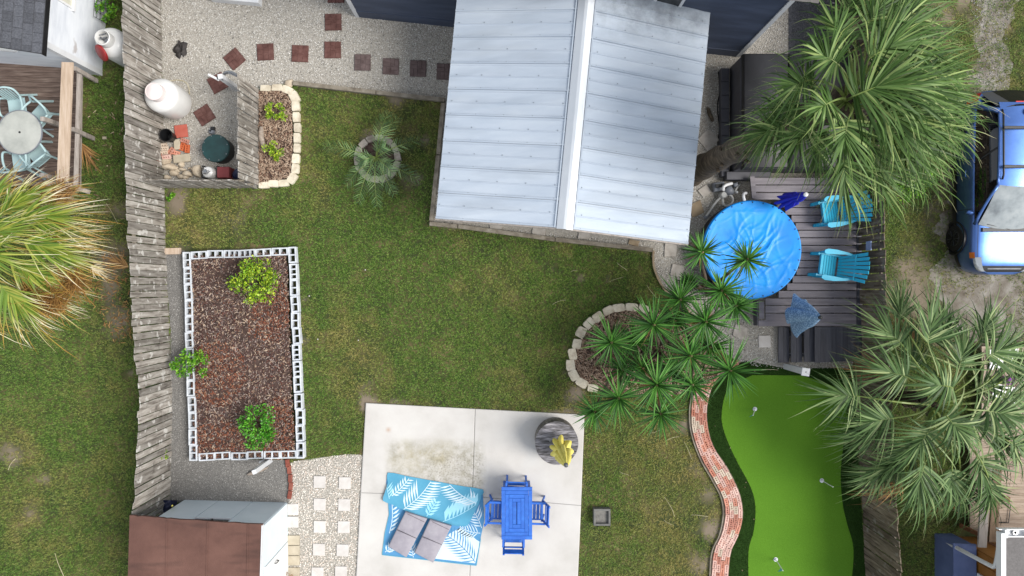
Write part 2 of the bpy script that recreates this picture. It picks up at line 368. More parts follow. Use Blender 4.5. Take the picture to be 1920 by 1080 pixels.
M['turq'] = mat('turquoise_plastic', ['1f9fc0','2caccb'], 2, 4, .4, spec=.5)
M['pale_teal'] = mat('pale_teal_plastic', ['93adb0', 'a4bbbd'], 2, 4, .5)
M['blue_wood'] = mat('blue_painted_wood', ['1a52a8', '205cb4', '2a69c0'], 3, 6, .5, .15, 40, rnd=.06, stretch=(2,2,2))
M['blue_dark'] = mat('dark_blue_painted_wood', ['143f86', '1a4892'], 3, 6, .5, .15, 40, rnd=.06)
M['rug'] = mat('blue_rug_weave', ['4488a6', '4c90ad', '5496b2'], 3, 5, .9, .1, 90, world=True)
M['rug_dark'] = mat('denim_blue_rug_print', ['4680ac', '5089b3'], 3, 5, .9, world=True)
M['rug_pale'] = mat('pale_blue_rug_print', ['86bdd2','98c8d9'], 3, 5, .9, world=True)
M['rug_white'] = mat('white_rug_print', ['b9cdd9', 'c6d7e0'], 3, 5, .9, world=True)
M['cushion'] = mat('grey_mauve_cushion', ['85818a', '908c94', '9a969d'], 4, 5, .85, .15, 80)
M['seam'] = mat('cushion_seam', ['5e565b'], rough=.9)
M['spool'] = mat('weathered_spool_boards', ['2b2a2b','4d4b4c','77757a','9a9799'], 2.6, 8, .85, .4, 30, rnd=.3, stretch=(1.2,10,4))
M['spool_side'] = mat('weathered_staves', ['3b3836','6e6964','9a958e'], 4, 8, .85, .3, 30, rnd=.25)
M['steel'] = mat('dull_steel', ['7e8083','989a9d'], 5, 4, .35, metal=.8)
M['white_metal'] = mat('white_painted_metal', ['c9ccd2'], rough=.5)
M['flag_teal'] = mat('light_teal_flag', ['5fb0b5'], rough=.7)
M['fireblock'] = mat('grey_concrete_box', ['565655', '71706d'], 6, 6, .9, .4, 40)
M['ash'] = mat('ash_bed', ['5f5d5b', '7b7974'], 9, 6, .95, .5, 40)
M['driftwood'] = mat('driftwood', ['6b5f55','8f8378','a39a90'], 5, 7, .9, .4, 30, stretch=(2,6,2))
M['palm'] = mat('palm_leaf', ['20370f', '3a5620', '567238', '8d9c5e'], rough=.55, island=True, attr=('t',.9,1.0,['a59f74','c1b896']), spec=.28)
M['palm_grey'] = mat('greygreen_palm_leaf', ['26391a', '435f30', '627b48', '95a06e'], rough=.55, island=True, attr=('t',.9,1.0,['a7a37c','8c8a60']), spec=.28)
M['palm_yellow'] = mat('yellowing_palm_leaf', ['42601a', '607a26', '838f36', '9c9c48'], rough=.5, island=True, attr=('t',.55,.97,['a8792f','c9b48b','dcd2bd']), spec=.4)
M['petiole'] = mat('palm_petiole', ['5d7034','76853f'], 5, 4, .5)
M['deadfrond'] = mat('dead_frond', ['6b4a2b','8f6a3e','a98652'], rough=.85, island=True)
M['flowerstalk'] = mat('dry_flower_stalk', ['6f4a1c', '86602a', '9c7840'], rough=.9, island=True)
M['trunk'] = mat('palm_trunk', ['2f281f','4b4134','6a5d4c'], 6, 8, .95, .9, 14, stretch=(1,1,3))
M['pinnate'] = mat('feather_palm_leaf', ['2b4420','426034','577a48','7f9a62'], rough=.45, island=True, spec=.5)
M['yucca'] = mat('yucca_leaf', ['1b3d12', '2a531a', '3d6f24', '5c8e3a'], rough=.5, island=True, attr=('t',.97,1.02,['6d6a3c']), spec=.35)
M['yucca_core'] = mat('yucca_dry_heart', ['7a6b4c','94845f'], rough=.9)
M['yucca_stem'] = mat('yucca_stem', ['4a3f33','6d6152'], 8, 6, .95, .6, 25)
M['leaf_lime'] = mat('lime_leaf', ['446a0c', '5f8a12', '83a81e', 'b8c83a', '315410'], rough=.5, island=True)
M['leaf_mid'] = mat('mid_green_leaf', ['2f5f0f','467f16','63991f','86b32e'], rough=.5, island=True)
M['leaf_dark'] = mat('fresh_green_leaf', ['255612','38771a','4f9423','6cae31'], rough=.45, island=True)
M['twig'] = mat('dry_twig', ['b0a482', 'd6ccb2'], rough=.9, rnd=.2)
M['car_paint'] = mat('blue_car_paint', ['4667a4','5072b0'], rough=.36, coat=.5, metal=.9)
M['car_glass'] = mat('car_glass', ['0a0d0f'], rough=.03, spec=.7)
M['windscreen'] = mat('windscreen_painted_reflection', ['6a7073', '8e9597', 'a3a8a9'], 2.2, 4, .08, spec=.9)  # pale mottled base colour stands in for cloud reflected in the glass
M['car_seat'] = mat('dark_interior', ['141516'], rough=.8)
M['tail_red'] = mat('red_lens', ['b81410'], rough=.25, coat=.5)
M['amber'] = mat('amber_lens', ['c0661c'], rough=.25, coat=.5)
M['headlamp'] = mat('clear_lens', ['9fa4a8'], rough=.12, metal=.5, coat=.8)
M['alloy'] = mat('alloy_rim', ['54575b'], rough=.35, metal=.8)
M['shed_roof'] = mat('brown_shed_roof', ['4a3029','5c3f36','6a4b41'], .9, 8, .9, .4, 60, world=True)
spots(M['shed_roof'], '33231e', 1.1, .55, .7, .6, stretch=(.5,2.5,1))
M['shed_wall'] = mat('pale_blue_shed_panel', ['c3d0d7', 'ced9df'], 2, 5, .45, .03, 20, rnd=.04)
M['orange_wood'] = mat('stained_timber_wall', ['8a5a22','9c6b2e'], 4, 6, .6, .2, 30, stretch=(1,1,4))
M['bin_blue'] = mat('blue_storage_bin', ['55648c', '65739c'], 3, 5, .5)
M['roof_grey'] = mat('grey_flat_roof', ['5d5a59','6c6968'], 20, 5, .95, .4, 90)
M['pale_box'] = mat('pale_blue_box', ['8f9fc4','a3b1d0'], 6, 4, .6)
M['scrap'] = mat('dark_scrap', ['1e1b1a','332e2c'], 12, 6, .7, .8, 30)
M['weed'] = mat('weed_leaf', ['3d6b12','5b8a1c','80a62c'], rough=.6, island=True)
M['deck_tan'] = mat('tan_deck_boards', ['857465', '9c8b7b', 'ae9f90'], 3, 8, .85, .4, 40, rnd=.15, stretch=(.8,9,4))
M['rail_brown'] = mat('brown_rail_timber', ['5d4a3b','77634f'], 3, 8, .85, .3, 40, stretch=(6,.8,4))
M['orange_post'] = mat('orange_brown_timber', ['6b4428','85593a'], 3, 8, .85, .3, 40, stretch=(6,.8,4))
M['purple'] = mat('purple_plastic', ['8d3f9d'], rough=.5)
M['navy_tarp'] = mat('dark_blue_tarp', ['151a33','1f2748'], 8, 5, .5)
# ------------------------------------------------------------------ ground
# (the lawn sheet itself is laid further down, with its bare patches)

DRIVE = cr([(1812,-60),(1905,-60),(1892,60),(1886,180),(1925,330),(1925,600),(1800,640),(1745,560),(1768,420),(1800,250),(1836,130)], 5, True)
vs = []; rows = 90
for i in range(rows+1):
    yy = -70+710*i/rows; xl = np.interp(yy, [-70,60,180,250,420,560,640], [1815,1838,1806,1792,1764,1752,1800])+12*math.sin(yy*.07)+rng.uniform(-7,7)
    xr = np.interp(yy, [-70,60,180,330,640], [1905,1893,1888,1930,1940])+8*math.sin(yy*.05+1)+rng.uniform(-6,6)
    vs += [tuple(W(xr,yy))[:2]+(.004,), tuple(W(xl,yy))[:2]+(.004,)]
MB().add(vs, [(2*i, 2*i+1, 2*i+3, 2*i+2) for i in range(rows)]).build('driveway', M['dirt'], kind='structure')
GRAV = [(300,-80),(1478,-80),(1478,120),(1575,330),(1600,690)] + cr([(1470,692),(1400,682),(1345,652),(1300,592),(1250,545),(1226,505),(1222,468)], 5) + \
       [(808,418),(832,188),(560,160),(545,158),(487,166),(487,352),(308,336)]
gravel = sheet('gravel_yard', GRAV, .004, M['gravel'])
DARKG = [(1478,-80),(1562,-80),(1575,330),(1478,125)]
sheet('dark_gravel_strip', DARKG, .008, M['dark_gravel'])
GREYG = [(308,468),(346,470),(356,862),(542,862),(546,900),(541,945),(318,942),(320,620)]
sheet('grey_gravel_path', GREYG, .004, M['gravel_grey'])
WHITEG = cr([(546,866),(600,858),(650,852),(682,853)], 4) + [(682,1110),(536,1110),(541,945)]
white_gravel = sheet('white_gravel_path', WHITEG, .008, M['gravel'])

GREEN = cr([(1411,703),(1366,728),(1353,774),(1358,811),(1380,862),(1407,913),(1416,950),(1413,994),(1403,1035),(1404,1110)], 6) + \
        cr([(1594,1110),(1600,1031),(1588,982),(1579,941),(1576,884),(1582,827),(1588,790),(1580,735),(1505,704)], 6)
FR_L = cr([(1395,676),(1345,710),(1327,758),(1328,803),(1340,840),(1366,880),(1387,925),(1393,966),(1385,1002),(1370,1039),(1364,1110)], 6)
FRINGE = [(1470,690)] + FR_L + [(1630,1110),(1618,1000),(1606,830),(1602,690)]
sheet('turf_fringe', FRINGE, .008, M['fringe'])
sheet('putting_green', GREEN, .014, M['turf'])
BR_L = cr([(1360,676),(1316,700),(1298,742),(1294,778),(1298,815),(1314,860),(1337,901),(1353,933),(1357,966),(1350,1002),(1335,1039),(1331,1110)], 6)
PATH = BR_L + FR_L[::-1]
brick_path = sheet('brick_path', PATH, .006, M['mortar'])
PATIO = [(686,756),(1096,778),(1082,1120),(666,1120)]
patio = struct('patio', W(880,930))
for poly in ([(686,756),(890.6,767),(885.2,930.3),(676.4,923.6)], [(891.3,767),(1096,778),(1089.5,947.6),(886,930.4)],
             [(676.3,924.3),(885.2,931),(879.2,1120),(666,1120)], [(885.9,931.1),(1089.5,948.3),(1082,1120),(879.9,1120)]):
    MB().prism([W2(*p, .06) for p in poly], -.02, .06, .006).build('concrete_slab', M['concrete'], patio)

BED = [(360,486),(542,474),(556,852),(370,860)]           # inside of the block bed
FBED = cr([(487,172),(520,170),(543,184),(549,220),(549,315),(538,335),(487,348)], 3)
YBED = cr([(1218,580),(1150,582),(1108,606),(1083,645),(1077,690),(1100,722),(1180,740),(1290,735),(1345,700),(1330,650),(1280,600)], 5, True)

def reject(polys, n, x0, x1, y0, y1):
    pass
def scatter(inside, dens, outside=(), z=0.):
    """random ground points (world) inside a photo-space polygon"""
    P = [W2(*p, z) for p in inside]; xs = [p[0] for p in P]; ys = [p[1] for p in P]
    n = int((max(xs)-min(xs))*(max(ys)-min(ys))*dens)
    x = rng.uniform(min(xs), max(xs), n); y = rng.uniform(min(ys), max(ys), n)
    k = inpoly(x, y, P)
    for q in outside: k &= ~inpoly(x, y, [W2(*p) for p in q])
    return x[k], y[k]
OCT = np.array([(1,0,0),(0,1,0),(-1,0,0),(0,-1,0),(0,0,1),(0,0,-1)], float)
OCF = np.array([(0,1,4),(1,2,4),(2,3,4),(3,0,4),(1,0,5),(2,1,5),(3,2,5),(0,3,5)])
def pebbles(name, x, y, z, r0, r1, material, label, cat='gravel', parent=None):
    n = len(x); a = rng.uniform(0, 6.283, n); s = rng.uniform(r0, r1, n)
    k = rng.uniform(.65, 1.15, (n, 6, 1)); V = OCT[None]*k*np.array([1,.75,.5])*s[:,None,None]
    t = rng.uniform(-.5, .5, n); c, d = np.cos(t)[:,None], np.sin(t)[:,None]
    V = np.stack([V[...,0]*c-V[...,2]*d, V[...,1], V[...,0]*d+V[...,2]*c], -1)
    c, d = np.cos(a)[:,None], np.sin(a)[:,None]
    V = np.stack([V[...,0]*c-V[...,1]*d+x[:,None], V[...,0]*d+V[...,1]*c+y[:,None], V[...,2]+z+s[:,None]*.25], -1).reshape(-1,3)
    T = (OCF[None]+6*np.arange(n)[:,None,None]).reshape(-1,3)
    o = idx_mesh(name, V, T, material, parent); o['kind'] = 'stuff'
    if not parent: tag(o, label, cat)
    return o
ROOFG = [(855,60),(1262,100),(1238,455),(850,420)]
HOUSEG = [(660,-90),(668,30),(1385,105),(1385,-90)]
SPAG = [(1362,118),(1575,118),(1575,330),(1362,330)]
POOLG = [(1410+84*math.cos(t/4), 468+84*math.sin(t/4)) for t in range(25)]
DECKG = [(1420,340),(1590,340),(1590,670),(1450,670),(1450,605),(1420,600)]
x, y = scatter(GRAV, 900, (ROOFG, HOUSEG, SPAG, POOLG, DECKG, DARKG))
pebbles('shell_gravel', x, y, .004, .010, .024, M['pebble'], 'pale grey shell gravel covering the yard around the metal roof')
x, y = scatter(WHITEG, 1100)
pebbles('white_gravel', x, y, .008, .011, .027, M['pebble_white'], 'white and pink pebbles around the square pavers beside the patio')
x, y = scatter(GREYG, 900)
pebbles('grey_gravel', x, y, .004, .009, .019, M['pebble_grey'], 'mid grey gravel round the white block planting bed')
x, y = scatter(DARKG, 900)
pebbles('dark_gravel', x, y, .008, .009, .02, M['pebble_dark'], 'dark charcoal gravel strip beside the navy house')
x, y = scatter([(1815,-20),(1900,-20),(1888,60),(1884,180),(1812,215),(1835,120)], 420)
pebbles('driveway_gravel', x, y, .004, .010, .024, M['pebble_grey'], 'loose pale gravel on the dirt driveway above the blue car')

# ------------------------------------------------------------------ grass
nG = int(27.5*16.5*860)
x = rng.uniform(-13.7, 13.7, nG); y = rng.uniform(-8.2, 8.2, nG)
DECKL = [(-30,125),(150,135),(150,352),(-30,352)]; HOUSEL = [(-30,-90),(190,-90),(190,140),(-30,128)]
SHEDG = [(348,938),(538,943),(540,1120),(300,1120)]
RHOUSE = [(1770,1000),(1960,1000),(1960,1120),(1770,1120)]; RDECK = [(1835,650),(1960,650),(1960,1000),(1800,1000),(1800,880)]
k = np.ones(nG, bool)
for q in (GRAV, DARKG, GREYG, WHITEG, FRINGE, PATH, PATIO, [(342,466),(556,462),(570,862),(352,868)], FBED, YBED, DECKL, HOUSEL, SHEDG, RHOUSE, RDECK,
          [(296,-80),(306,335),(304,500),(313,700),(312,1100),(300,1100),(300,700),(296,500)],
          [(1555,-80),(1572,-80),(1600,470),(1618,1000),(1626,1100),(1612,1100),(1588,470)]):
    k &= ~inpoly(x, y, [W2(*p) for p in q])
px = 960+x*74; py = 540-y*74
def lawn_fields(x, y, px, py):
    dens = .72+.3*vnoise(x, y, 1.1, 3)+.3*vnoise(x, y, 3.7, 7); dry = .09+1.3*(vnoise(x, y, .8, 4)*.4+vnoise(x, y, 2.3, 5)*.3+vnoise(x, y, 5.2, 6)*.3-.36)
    dry += .25*np.clip((px-1050)/200, 0, 1)*np.clip((py-760)/90, 0, 1)*(px < 1380)      # sparser, strawy lawn below the yuccas
    dry -= .3*np.exp(-((px-800)**2/330**2+(py-480)**2/260**2)); dry -= .12*(px < 300)
    dry += .2*np.exp(-((px-400)**2/170**2+(py-415)**2/40**2)) + .2*np.exp(-((px-640)**2/40**2+(py-640)**2/200**2))
    for bx, by, br, s in ((1090,522,11,1),(1143,524,11,.9),(1035,505,13,.7),(690,265,26,.8),(755,240,40,.55),(770,330,36,.55),(742,195,18,.8),(612,365,22,.5),(800,265,16,.7),
                          (330,395,22,.9),(345,470,30,.6),(445,455,45,.45),(330,360,30,.8),(480,368,60,.5),(765,570,60,.25),(890,560,80,.2),(700,690,70,.3),(572,640,14,.8),(572,560,10,.8),(576,760,12,.7),
                          (690,750,30,.5),(1070,765,40,.5),(1285,800,22,.9),(1300,880,26,.8),(1330,930,22,.9),(1335,990,28,.95),(1310,1060,30,.8),(1250,960,40,.3),(1110,1010,40,.35),(1180,900,50,.3),
                          (20,850,40,.8),(60,960,26,.7),(85,900,18,.7),(210,480,40,.9),(225,600,38,.95),(205,540,30,.8),(225,390,25,.7),(245,700,14,.8),(80,590,30,.8),(195,20,22,.8),(215,110,30,.7),
                          (1085,735,22,.7),(1240,590,14,.6),(1060,640,14,.6),(1062,700,14,.6),
                          (1720,480,60,.45),(1690,580,60,.45),(1740,90,45,.6),(1760,30,50,.75),(1700,530,50,.5),(1760,400,40,.8),(1760,580,50,.8),(1850,560,60,.7),(1790,640,60,.6),(1690,80,30,.3),(1790,330,40,.7)):
        q = np.exp(-((px-bx)**2+(py-by)**2)/(br*br)); dens -= s*q; dry += .35*s*q
    dr = inpoly(x+1.1*(vnoise(x,y,1.3,11)-.5)+.5*(vnoise(x,y,4,12)-.5), y+1.1*(vnoise(x,y,1.3,13)-.5), [W2(*p) for p in DRIVE]); dens[dr] -= .8-.95*vnoise(x[dr], y[dr], 1.5, 9)
    # strips worn along edges
    for ex, ey, ex2, ey2, w in ((686,756,1096,778,9),(686,756,668,1080,8),(1096,778,1084,1080,6),(560,165,830,192,8),(806,418,1222,472,9)):
        vx, vy = ex2-ex, ey2-ey; t = np.clip(((px-ex)*vx+(py-ey)*vy)/(vx*vx+vy*vy), 0, 1)
        q = np.exp(-((px-ex-t*vx)**2+(py-ey-t*vy)**2)/(w*w)); dens -= .5*q; dry += .15*q
    return dens, dry
dens, dry = lawn_fields(x, y, px, py)
gx = np.concatenate([[-90], np.linspace(-14.2, 14.2, 230), [90]]); gy = np.concatenate([[-90], np.linspace(-8.8, 8.8, 144), [90]])
X, Y = np.meshgrid(gx, gy); X, Y = X.ravel(), Y.ravel(); dn, dy_ = lawn_fields(X, Y, 960+X*74, 540-Y*74)
bare = np.clip((.8-dn)*1.25, 0, 1)*(.55+.9*vnoise(X, Y, 5, 15))*(.6+.8*vnoise(X, Y, 2.2, 16)); bare[(np.abs(X) > 20) | (np.abs(Y) > 20)] = 0
w_ = len(gx); T = np.array([(j*w_+i, j*w_+i+1, j*w_+w_+i+1, j*w_+w_+i) for j in range(len(gy)-1) for i in range(w_-1)])
g = idx_mesh('lawn_ground', np.stack([X, Y, np.zeros_like(X)], -1), T, M['soil'], None, {'bare': bare}); g['kind'] = 'structure'
k &= rng.random(nG) < dens
x, y, dry = x[k], y[k], np.clip(dry[k], 0, 1)
def grass(name, x, y, dry, z0, material, l0, l1, nb, wid, label):
    n = len(x)*nb; x = np.repeat(x, nb)+rng.normal(0, .012, n); y = np.repeat(y, nb)+rng.normal(0, .012, n)
    a = rng.uniform(0, 6.283, n); ln = rng.uniform(l0, l1, n); el = rng.uniform(.25, 1.1, n)
    dx, dy, dz = np.cos(a)*np.cos(el)*ln, np.sin(a)*np.cos(el)*ln, np.sin(el)*ln
    wx, wy = -np.sin(a)*wid, np.cos(a)*wid; zz = np.full(n, z0)
    V = np.stack([np.stack([x-wx, y-wy, zz], -1), np.stack([x+wx, y+wy, zz], -1), np.stack([x+dx, y+dy, zz+dz], -1)], 1).reshape(-1, 3)
    at = np.repeat(np.clip(np.repeat(dry, nb)+rng.normal(0, .16, n), 0, 1), 3)
    o = np_mesh(name, V, 3, material, None, {'dry': at}); tag(o, label, 'grass', kind='stuff'); return o
grass('lawn_grass', x, y, dry, .0, M['grass'], .035, .085, 4, .0055, 'short green and straw coloured lawn grass over the whole yard')
x, y = scatter(FRINGE, 900, (GREEN,))
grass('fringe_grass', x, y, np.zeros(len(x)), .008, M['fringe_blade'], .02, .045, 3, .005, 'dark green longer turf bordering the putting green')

# ------------------------------------------------------------------ stepping pavers and flagstones set in the gravel
def paver_mesh(name, material, s=.42, kind=0):
    m = MB(); m.bbox((0,0,.016),(s,s,.032),.006)
    if kind == 0:       # pairs of raised bricks, turned every quarter
        q = s/4
        for i in range(2):
            for j in range(2):
                for t in (-.5, .5):
                    o = ((i-.5)*2*q, (j-.5)*2*q)
                    d = (q*1.86, q*.86) if (i+j) % 2 else (q*.86, q*1.86)
                    c = (o[0], o[1]+t*q) if (i+j) % 2 else (o[0]+t*q, o[1])
                    m.bbox((c[0], c[1], .036), (d[0], d[1], .014), .005)
    elif kind == 1:     # irregular raised stones
        r = random.Random(4); cuts = [-.5,-.12,.2,.5]
        for i in range(3):
            for j in range(3):
                x0, x1 = cuts[i]*s*.96, cuts[i+1]*s*.96; sh = (.06 if i % 2 else -.05)*s
                y0, y1 = [c*s*.96 for c in (cuts[j], cuts[j+1])]
                if 0 < j: y0 += sh
                if j < 2: y1 += sh
                g_ = .006; k = .02*(-1)**(i+j)
                m.prism([(x0+g_,y0+g_),(x1-g_+(k if i<2 else 0),y0+g_),(x1-g_-(k if i<2 else 0),y1-g_),(x0+g_,y1-g_)], .03, .042, .004)
    return m.build(name, material, mesh_only=True)
pA = paver_mesh('paver', M['paver_red'], .42, 0); pB = paver_mesh('paver', M['paver_grey'], .41, 0); pC = paver_mesh('paver', M['paver_red'], .42, 1)
pD = paver_mesh('paver', M['paver_grey'], .41, 1)
for px_, py_, rz, me in ((630,-10,0,pA),(625,42,1,pC),(624,94,0,pC),(680,117.5,-1,pD),(733,125,-2,pB),(784,129,-2,pB),(834,135,-2,pB),(563,101,-2,pC),
                         (498,98,3,pC),(440,111,40,pA),(409,156,28,pA),(384,216,33,pA),(620,-62,0,pA)):
    link('paver', me, gravel, W(px_, py_, .004), (0, 0, R(rz)))
def flagstone(px_, py_, w, h, rz, material, parent, z=.004, seed=0, k=.12, name='flagstone'):
    r = random.Random(seed+int(px_)); pts = []
    for sx, sy in ((-1,-1),(0,-1),(1,-1),(1,0),(1,1),(0,1),(-1,1),(-1,0)):
        a = R(rz); q = .5 if (sx and sy) else .5
        xx = sx*w*q*(1-k*r.random())/74; yy = sy*h*q*(1-k*r.random())/74
        pts.append((xx*math.cos(a)-yy*math.sin(a), xx*math.sin(a)+yy*math.cos(a)))
    c = W(px_, py_, 0)
    return MB().prism([(c.x+p[0], c.y+p[1]) for p in pts], z-.01, z+.034, .008).build(name, material, parent)
for a in ((930,421,26,22,-4,0),(1010,434,26,22,-4,0),(1095,441,24,16,-5,0),(858,418,18,12,-3,0),(1257,468,24,30,-5,0),(1269,508,26,24,-12,0),(1328,262,34,34,42,0),
          (1321,358,22,20,35,0),(1305,392,26,28,20,1),(1388,622,28,26,-20,0),(1433,640,23,23,2,2),(1188,455,22,12,-15,1),(1352,582,24,24,10,0),(1345,548,20,24,0,0)):
    flagstone(*a[:5], (M['flag'], M['flag_tan'], M['paver_white'])[a[5]], gravel, k=.05 if a[5] == 2 else .22)
for px_, py_ in ((600,903),(647,905),(600,945),(646,946),(600,987),(645,987.5),(598.5,1029.5),(643,1031),(640,1072),(596,1074)):
    flagstone(px_, py_, 22.5, 22.5, -1, M['paver_white'], white_gravel, .008, k=.02, name='paver')
for i, (yy, m_) in enumerate(((954.5,'paver_white'),(978,'paver_white'),(1000,'paver_grey'),(1012,'paver_beige'),(1031,'paver_beige'),(1050,'paver_beige'),(1072,'paver_beige'))):
    if i != 2: flagstone(550+(i > 2)*.8, yy, 21+(i > 2)*2, 21 if i < 2 else 18, 0, M[m_], white_gravel, .008, k=.03, name='paver')

# brick edging between the grey gravel and the white gravel
be = thing('brick_edging', 'short curved line of red bricks between the grey and the white gravel', 'edging', W(543,905))
bm_ = MB().bbox((0,0,.03),(.2,.1,.06),.006).build('brick', M['brick_old'], mesh_only=True)
for px_, py_, rz in ((540,868,96),(543,880,94),(545,896,88),(546,911,85),(544,927,80)): link('brick', bm_, be, W(px_,py_,.004), (0,0,R(rz)))
# cored bricks of the curved path
def cored(name, material, pairs=False):
    m = MB(); w, h, t = .196, .094, .045; nx = 3
    xs = [-w/2,-.072,-.038,-.017,.017,.038,.072,w/2]; ys = [-h/2,-.017,.017,h/2]; vs = []; fs = []
    for j in range(4):
        for i in range(8): vs.append((xs[i], ys[j], t))
    hole = {(1,1),(3,1),(5,1)}
    for j in range(3):
        for i in range(7):
            q = (j*8+i, j*8+i+1, j*8+9+i, j*8+8+i)
            if (i,j) in hole:
                b = len(vs); vs += [(vs[a][0], vs[a][1], t-.03) for a in q]
                fs.append((b,b+1,b+2,b+3)); fs += [(q[a], q[(a+1)%4], b+(a+1)%4, b+a) for a in range(4)]
            else: fs.append(q)
    b = len(vs); c = (0,7,31,24); vs += [(vs[a][0], vs[a][1], 0) for a in c]
    ring = [list(range(0,8)), [7,15,23,31], list(range(31,23,-1)), [24,16,8,0]]
    for s_ in range(4): fs.append(tuple([b+s_, b+(s_+1)%4]+ring[s_][::-1]))
    return m.add(vs, fs).build(name, material, mesh_only=True)
cb = [cored('brick', M[k_]) for k_ in ('brick_red','brick_pale','brick_mid','brick_buff')]
Lw = [np.array(W2(*p)) for p in BR_L]; Rw = [np.array(W2(*p)) for p in FR_L]
def at_len(pl, t):
    d = np.cumsum([0]+[np.linalg.norm(pl[i+1]-pl[i]) for i in range(len(pl)-1)]); s_ = t*d[-1]
    i = min(max(np.searchsorted(d, s_)-1, 0), len(pl)-2); u = (s_-d[i])/(d[i+1]-d[i]); return pl[i]*(1-u)+pl[i+1]*u
Ltot = sum(np.linalg.norm(Lw[i+1]-Lw[i]) for i in range(len(Lw)-1)); nr = int(Ltot/.203)
for c_ in range(4):
    for r_ in range(nr):
        t = (r_+.5+(.5 if c_ % 2 else 0)+random.uniform(-.03,.03))/nr
        if t > 1: continue
        A, B = at_len(Lw, t), at_len(Rw, t); A2, B2 = at_len(Lw, min(t+.01,1)), at_len(Rw, min(t+.01,1)); A1, B1 = at_len(Lw, max(t-.01,0)), at_len(Rw, max(t-.01,0))
        f = .1+.8*(c_+.5)/4*1.0; f = (c_+.5)/4; p = A+(B-A)*(.05+.9*f); d = (A2+(B2-A2)*f)-(A1+(B1-A1)*f)
        link('brick', random.choice((cb[0],cb[1],cb[1],cb[2],cb[0],cb[3],cb[1])), brick_path, (p[0], p[1], random.uniform(.004,.012)), (0,0,math.atan2(d[1], d[0])+random.uniform(-.05,.05)), (1, min(1, np.linalg.norm(B-A)*.9/4/.102), 1))

# timber edging round the lawn below and left of the pavilion
te = thing('timber_edging', 'weathered landscape timbers edging the lawn along the gravel by the pavilion', 'edging', W(810,300))
for a, b in (((551,156.5),(705,174)),((706.5,174.2),(834,188)),((831,194),(822,290)),((821.6,292),(809,414)),((806,419.5),(858,424.5)),((859.5,424.6),(1040,449)),((1041.5,449.2),(1224,469))):
    MB().bar(W(*a,.06), W(*b,.06), .1, .13).build('timber', M['timber'], te)
ce = thing('bender_edging', 'thin tan curved edging strip between the lawn and the gravel near the pool', 'edging', W(1240,540))
pl = cr([(1225,470),(1227,505),(1250,548),(1300,592),(1344,650)], 8)
m = MB()
for i in range(len(pl)-1): m.bar(W(*pl[i],.03), W(*pl[i+1],.03), .045, .07)
m.build('strip', M['edge_stone'] if 0 else M['flag_tan'], ce)
cs_ = thing('path_edging', 'thin grey edging strip along the outer curve of the brick path', 'edging', W(1300,800))
m = MB()
for i in range(len(BR_L)-1): m.bar(W(BR_L[i][0]-1.6, BR_L[i][1], .03), W(BR_L[i+1][0]-1.6, BR_L[i+1][1], .03), .025, .07)
m.build('strip', M['timber'], cs_)

# ------------------------------------------------------------------ fences
def fence(name, label, base, top_at, h, n, bmat, face, rails=True, seed=1):
    """vertical boards between a base line (photo points on the ground) and a leaning top line"""
    r = random.Random(seed); bw = [np.array(W2(*p)) for p in base]
    t_ = thing(name, label, 'fence', (*bw[len(bw)//2], 0)); c0 = org(t_)
    def tops(p):
        q = top_at(p); return np.array(q)
    for i in range(n):
        a = at_len(bw, i/n); b = at_len(bw, (i+1)/n); d = (b-a)/np.linalg.norm(b-a); nn = np.array((-d[1], d[0]))*face
        gp = r.uniform(.006,.015); a = a+d*gp; b = b-d*gp; off = r.uniform(-.012,.012); th = .02
        ta, tb = tops(a), tops(b); hh = h+r.uniform(-.03,.02); sk = r.uniform(-.012,.012)
        f0 = [(*(a+nn*off),0),(*(b+nn*off),0)]; f1 = [(*(ta+nn*off+d*sk),hh),(*(tb+nn*off+d*sk),hh)]
        bk = nn*(-th)
        lo = [f0[0], f0[1], (f0[1][0]+bk[0],f0[1][1]+bk[1],0), (f0[0][0]+bk[0],f0[0][1]+bk[1],0)]
        hi = [f1[0], f1[1], (f1[1][0]+bk[0],f1[1][1]+bk[1],hh), (f1[0][0]+bk[0],f1[0][1]+bk[1],hh)]
        if face < 0: lo, hi = [lo[1],lo[0],lo[3],lo[2]], [hi[1],hi[0],hi[3],hi[2]]
        MB().hexa(lo, hi).build('board', bmat, t_)
    if rails:
        for z in (.35, h-.3):
            m = MB(); pts = []
            for i in range(0, 25):
                a = at_len(bw, i/24); k = z/h; d = at_len(bw, min(1, i/24+.01))-at_len(bw, max(0, i/24-.01)); d = d/np.linalg.norm(d)
                nn = np.array((-d[1], d[0]))*face; p = a+(tops(a)-a)*k-nn*.05; pts.append((*p, z))
            for i in range(24): m.bar(pts[i], pts[i+1], .04, .09)
            m.build('rail', M['timber'], t_)
    return t_
HL = 1.68
LT = [(-120,222),(0,229),(150,234),(350,236),(430,240),(520,246),(640,251),(740,262),(790,261),(850,257),(930,253),(1000,247),(1180,240)]
def top_left(p):
    yy = 540-p[1]*F/(H-HL); xt = np.interp(yy, [a for a, _ in LT], [b for _, b in LT])+1.2*math.sin(yy*.11)
    return ((xt-960)*(H-HL)/F, p[1])
fence('wooden_fence', 'long leaning grey weathered board fence along the left side of the yard', [(300,-90),(303,40),(307,200),(308,330),(311,450),(315,560),(320,660),(323,760),(321,880),(318,960),(318,1060)],
      top_left, HL, 96, M['fence'], 1)
RT = [(-120,1614),(0,1627),(200,1641),(380,1656),(560,1661),(700,1668),(930,1680),(1080,1690),(1200,1697)]
def top_right(p):
    yy = 540-p[1]*F/(H-HL); xt = np.interp(yy, [a for a, _ in RT], [b for _, b in RT])+.8*math.sin(yy*.3)
    return ((xt-960)*(H-HL)/F, p[1])
